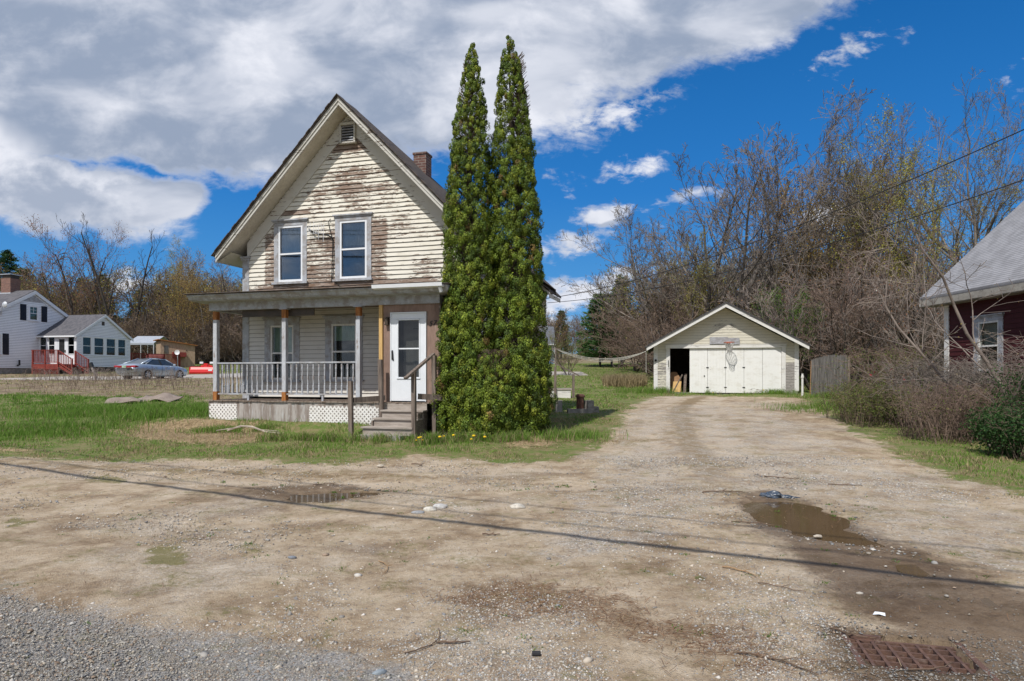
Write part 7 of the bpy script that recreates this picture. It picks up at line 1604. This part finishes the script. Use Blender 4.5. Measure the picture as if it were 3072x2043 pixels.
def stick(x, y, L, yaw, bend, r_, label, mat='stick', twig=True):
    m = MB(); pts = []; n = 9
    for k in range(n):
        t = k / (n - 1); px_ = x + math.cos(yaw) * L * t - math.sin(yaw) * bend * math.sin(t * math.pi); py_ = y + math.sin(yaw) * L * t + math.cos(yaw) * bend * math.sin(t * math.pi); pts.append((px_, py_, tz(px_, py_) + r_ + .003 + .006 * math.sin(k * 2.1) ** 2))
    m.tube(pts, [r_ * .75 * (1 - .5 * k / n) for k in range(n)], 5)
    if twig: m.tube([pts[4], (pts[4][0] + math.cos(yaw + .6) * L * .2, pts[4][1] + math.sin(yaw + .6) * L * .2, pts[4][2] + .02)], [r_ * .5, r_ * .2], 4)
    tag(m.build('stick', M[mat]), label, 'stick')
stick(2.58, 9.05, .55, .0, .015, .013, 'dark straight stick on the gravel left of the puddle')
stick(3.9, 10.3, .5, -.3, .02, .010, 'thin stick lying on the gravel beyond the blue bag')
stick(4.6, 9.7, .45, -.3, .02, .010, 'thin stick on the gravel right of the puddle')
stick(1.75, 5.55, .32, -.9, .05, .009, 'curved tan twig near the shadow line right of centre', 'stick_pale')
stick(1.9, 5.15, .36, -.75, .0, .006, 'straight brown twig pointing at the wet mud')
stick(-.62, 3.75 + .1, .0 + .42, 1.2, -.09, .006, 'thin curved twig standing out in the foreground gravel')
stick(-.05 - .4, 4.15 - .15, .20, .08, 0, .009, 'short dark stick in the foreground left of the bottle cap')
stick(-1.15, 5.75, .36, -1.25, .05, .007, 'curved yellowish twig left of centre', 'stick_pale')
stick(-.3, 6.75, .18, -.1, 0, .012, 'short thick brown stick just above the shadow line')
stick(1.30, 3.85, .45, -.75, .06, .008, 'long brown twig beside the fallen needles')
stick(2.0, 4.20, .22, -.75, .0, .008, 'dark twig pointing into the storm drain')
stick(2.15, 3.62, .30, .25, -.03, .006, 'thin twig across the front of the drain grate', 'stick', False)
stick(-1.75, 11.6, .35, -1.1, .12, .012, 'curved dark twig below the dandelions')
stick(-2.9, 9.7, .3, .2, .02, .007, 'thin twig beside the shallow puddle')
stick(2.4, 7.3, .5, -.5, .03, .008, 'thin twig along the near edge of the large puddle')
tag(MB(Matrix.Translation((.14, 3.83, tz(.14, 3.83) + .012))).lathe([(.014, -.025), (.016, -.02), (.016, .02), (.014, .025)], 10, (0, 0, 0), 'x').build('bottle_cap', M['black']), 'small black plastic cap in the foreground gravel', 'litter')
M['driftwood'] = pbr('driftwood', (0.46, 0.40, 0.33), (0.33, .28, .23), 6, rough=.9)
dw = MB(); dw.tube([(-6.55, 15.35, .36), (-6.2, 15.25, .47), (-5.9, 15.15, .46), (-5.55, 15.0, .36), (-5.2, 14.95, .33)], [.018, .025, .025, .02, .012], 6); dw.tube([(-6.2, 15.25, .45), (-6.7, 15.1, .38)], [.015, .01], 5); dw.tube([(-5.7, 15.05, .40), (-5.3, 15.15, .36)], [.015, .008], 5)
tag(dw.build('dead_branch', M['driftwood']), 'pale dead branch on the grass before the porch skirt', 'branch')
def mat_sheet(x, y, w_, d, yaw, label, seed):
    rg = random.Random(seed); m = MB(); n = 14; k_ = 8; vs = []
    for lay in (0, -.03):
        for i in range(n + 1):
            for j in range(k_ + 1):
                px_ = (i / n - .5) * w_; py_ = (j / k_ - .5) * d; qx = x + px_ * math.cos(yaw) - py_ * math.sin(yaw); qy = y + px_ * math.sin(yaw) + py_ * math.cos(yaw)
                vs.append((qx, qy, tz(qx, qy) + .03 + .16 * mnoise.noise((px_ * 1.6, py_ * 1.6, seed)) + .05 * math.sin((i / n) * math.pi) + lay + .12 * (j / k_)))
    N = (n + 1) * (k_ + 1); fs = []
    for i in range(n):
        for j in range(k_):
            a = i * (k_ + 1) + j; fs.append((a, a + k_ + 1, a + k_ + 2, a + 1)); fs.append((N + a + 1, N + a + k_ + 2, N + a + k_ + 1, N + a))
    for i in range(n):
        a = i * (k_ + 1); fs.append((a, N + a, N + a + k_ + 1, a + k_ + 1)); a += k_; fs.append((a + k_ + 1, N + a + k_ + 1, N + a, a))
    m.add(vs, fs); o = m.build('old_carpet', M['carpet'], smooth=True); tag(o, label, 'carpet')
M['carpet'] = pbr('carpet', (0.29, 0.24, 0.20), (0.24, .19, .16), 5, rough=1, bump=.5, bscale=60)
mat_sheet(-13.3, 25.0, 1.5, .9, -.1, 'flattened grey brown piece of old carpet in the long grass', 3)
mat_sheet(-13.75, 23.6, 1.1, .6, .35, 'smaller pale carpet scrap half under the larger one', 5)
# dandelions
M['yellow'] = pbr('yellow', (0.75, 0.52, 0.02), (0.7, .45, .02), 9, rough=.8); M['stem_green'] = pbr('stem_green', (.09, .16, .03), (.07, .13, .03), 9)
DL = [(-2.04, 14.15), (-1.98, 14.08), (-1.95, 14.2), (-1.90, 14.12), (-1.50, 13.9), (-1.22, 14.0), (-.83, 13.75), (-.78, 13.8), (-.55, 13.6), (-1.46, 14.3), (8.9, 29.55), (11.0, 29.2)]
d0 = None
for i, (x, y) in enumerate(DL):
    if d0 is None:
        o = thing('dandelion', (x, y, tz(x, y)), 0, 'yellow dandelion in the grass before the arborvitae', 'flower', 'dandelions in the grass')
        a = MB().tube([(0, 0, 0), (.01, 0, .10)], .004, 4).build('stem', M['stem_green'], o); b_ = MB().lathe([(.004, .098), (.024, .105), (.029, .115), (.018, .124), (.004, .127)], 9, (.01, 0, 0)).build('blossom', M['yellow'], o); d0 = (a, b_)
    else:
        o = thing('dandelion', (x, y, tz(x, y)), i * 30, 'yellow dandelion in the grass before the arborvitae' if y < 20 else ('yellow dandelion under the garage door' if x < 10 else 'yellow dandelion at the right foot of the garage'), 'flower', 'dandelions in the grass')
        for q in d0: c_ = q.copy(); COL.objects.link(c_); c_.parent = o
    s = .9 + .5 * ((i * 37) % 10) / 10; o.scale = (s, s, s * (1 + .15 * (i % 3)))
# chair frame on the porch and snow shovel like rod
po = thing('folding_frame', tuple(house.matrix_world @ Vector((0, 0, 0))), HYAW, 'thin black metal frame leaning in the porch corner by the entry', 'frame')
po.location = (H0[0], H0[1], 0); po.location = Vector((H0[0] + HU[0] * 4.72 + HV[0] * -.55, H0[1] + HU[1] * 4.72 + HV[1] * -.55, 1.003))
MB().tube([(-.16, -.1, 0), (-.10, 0, .66), (.15, 0, .66), (.16, -.05, 0)], .012, 5).build('bar', M['black'], po)
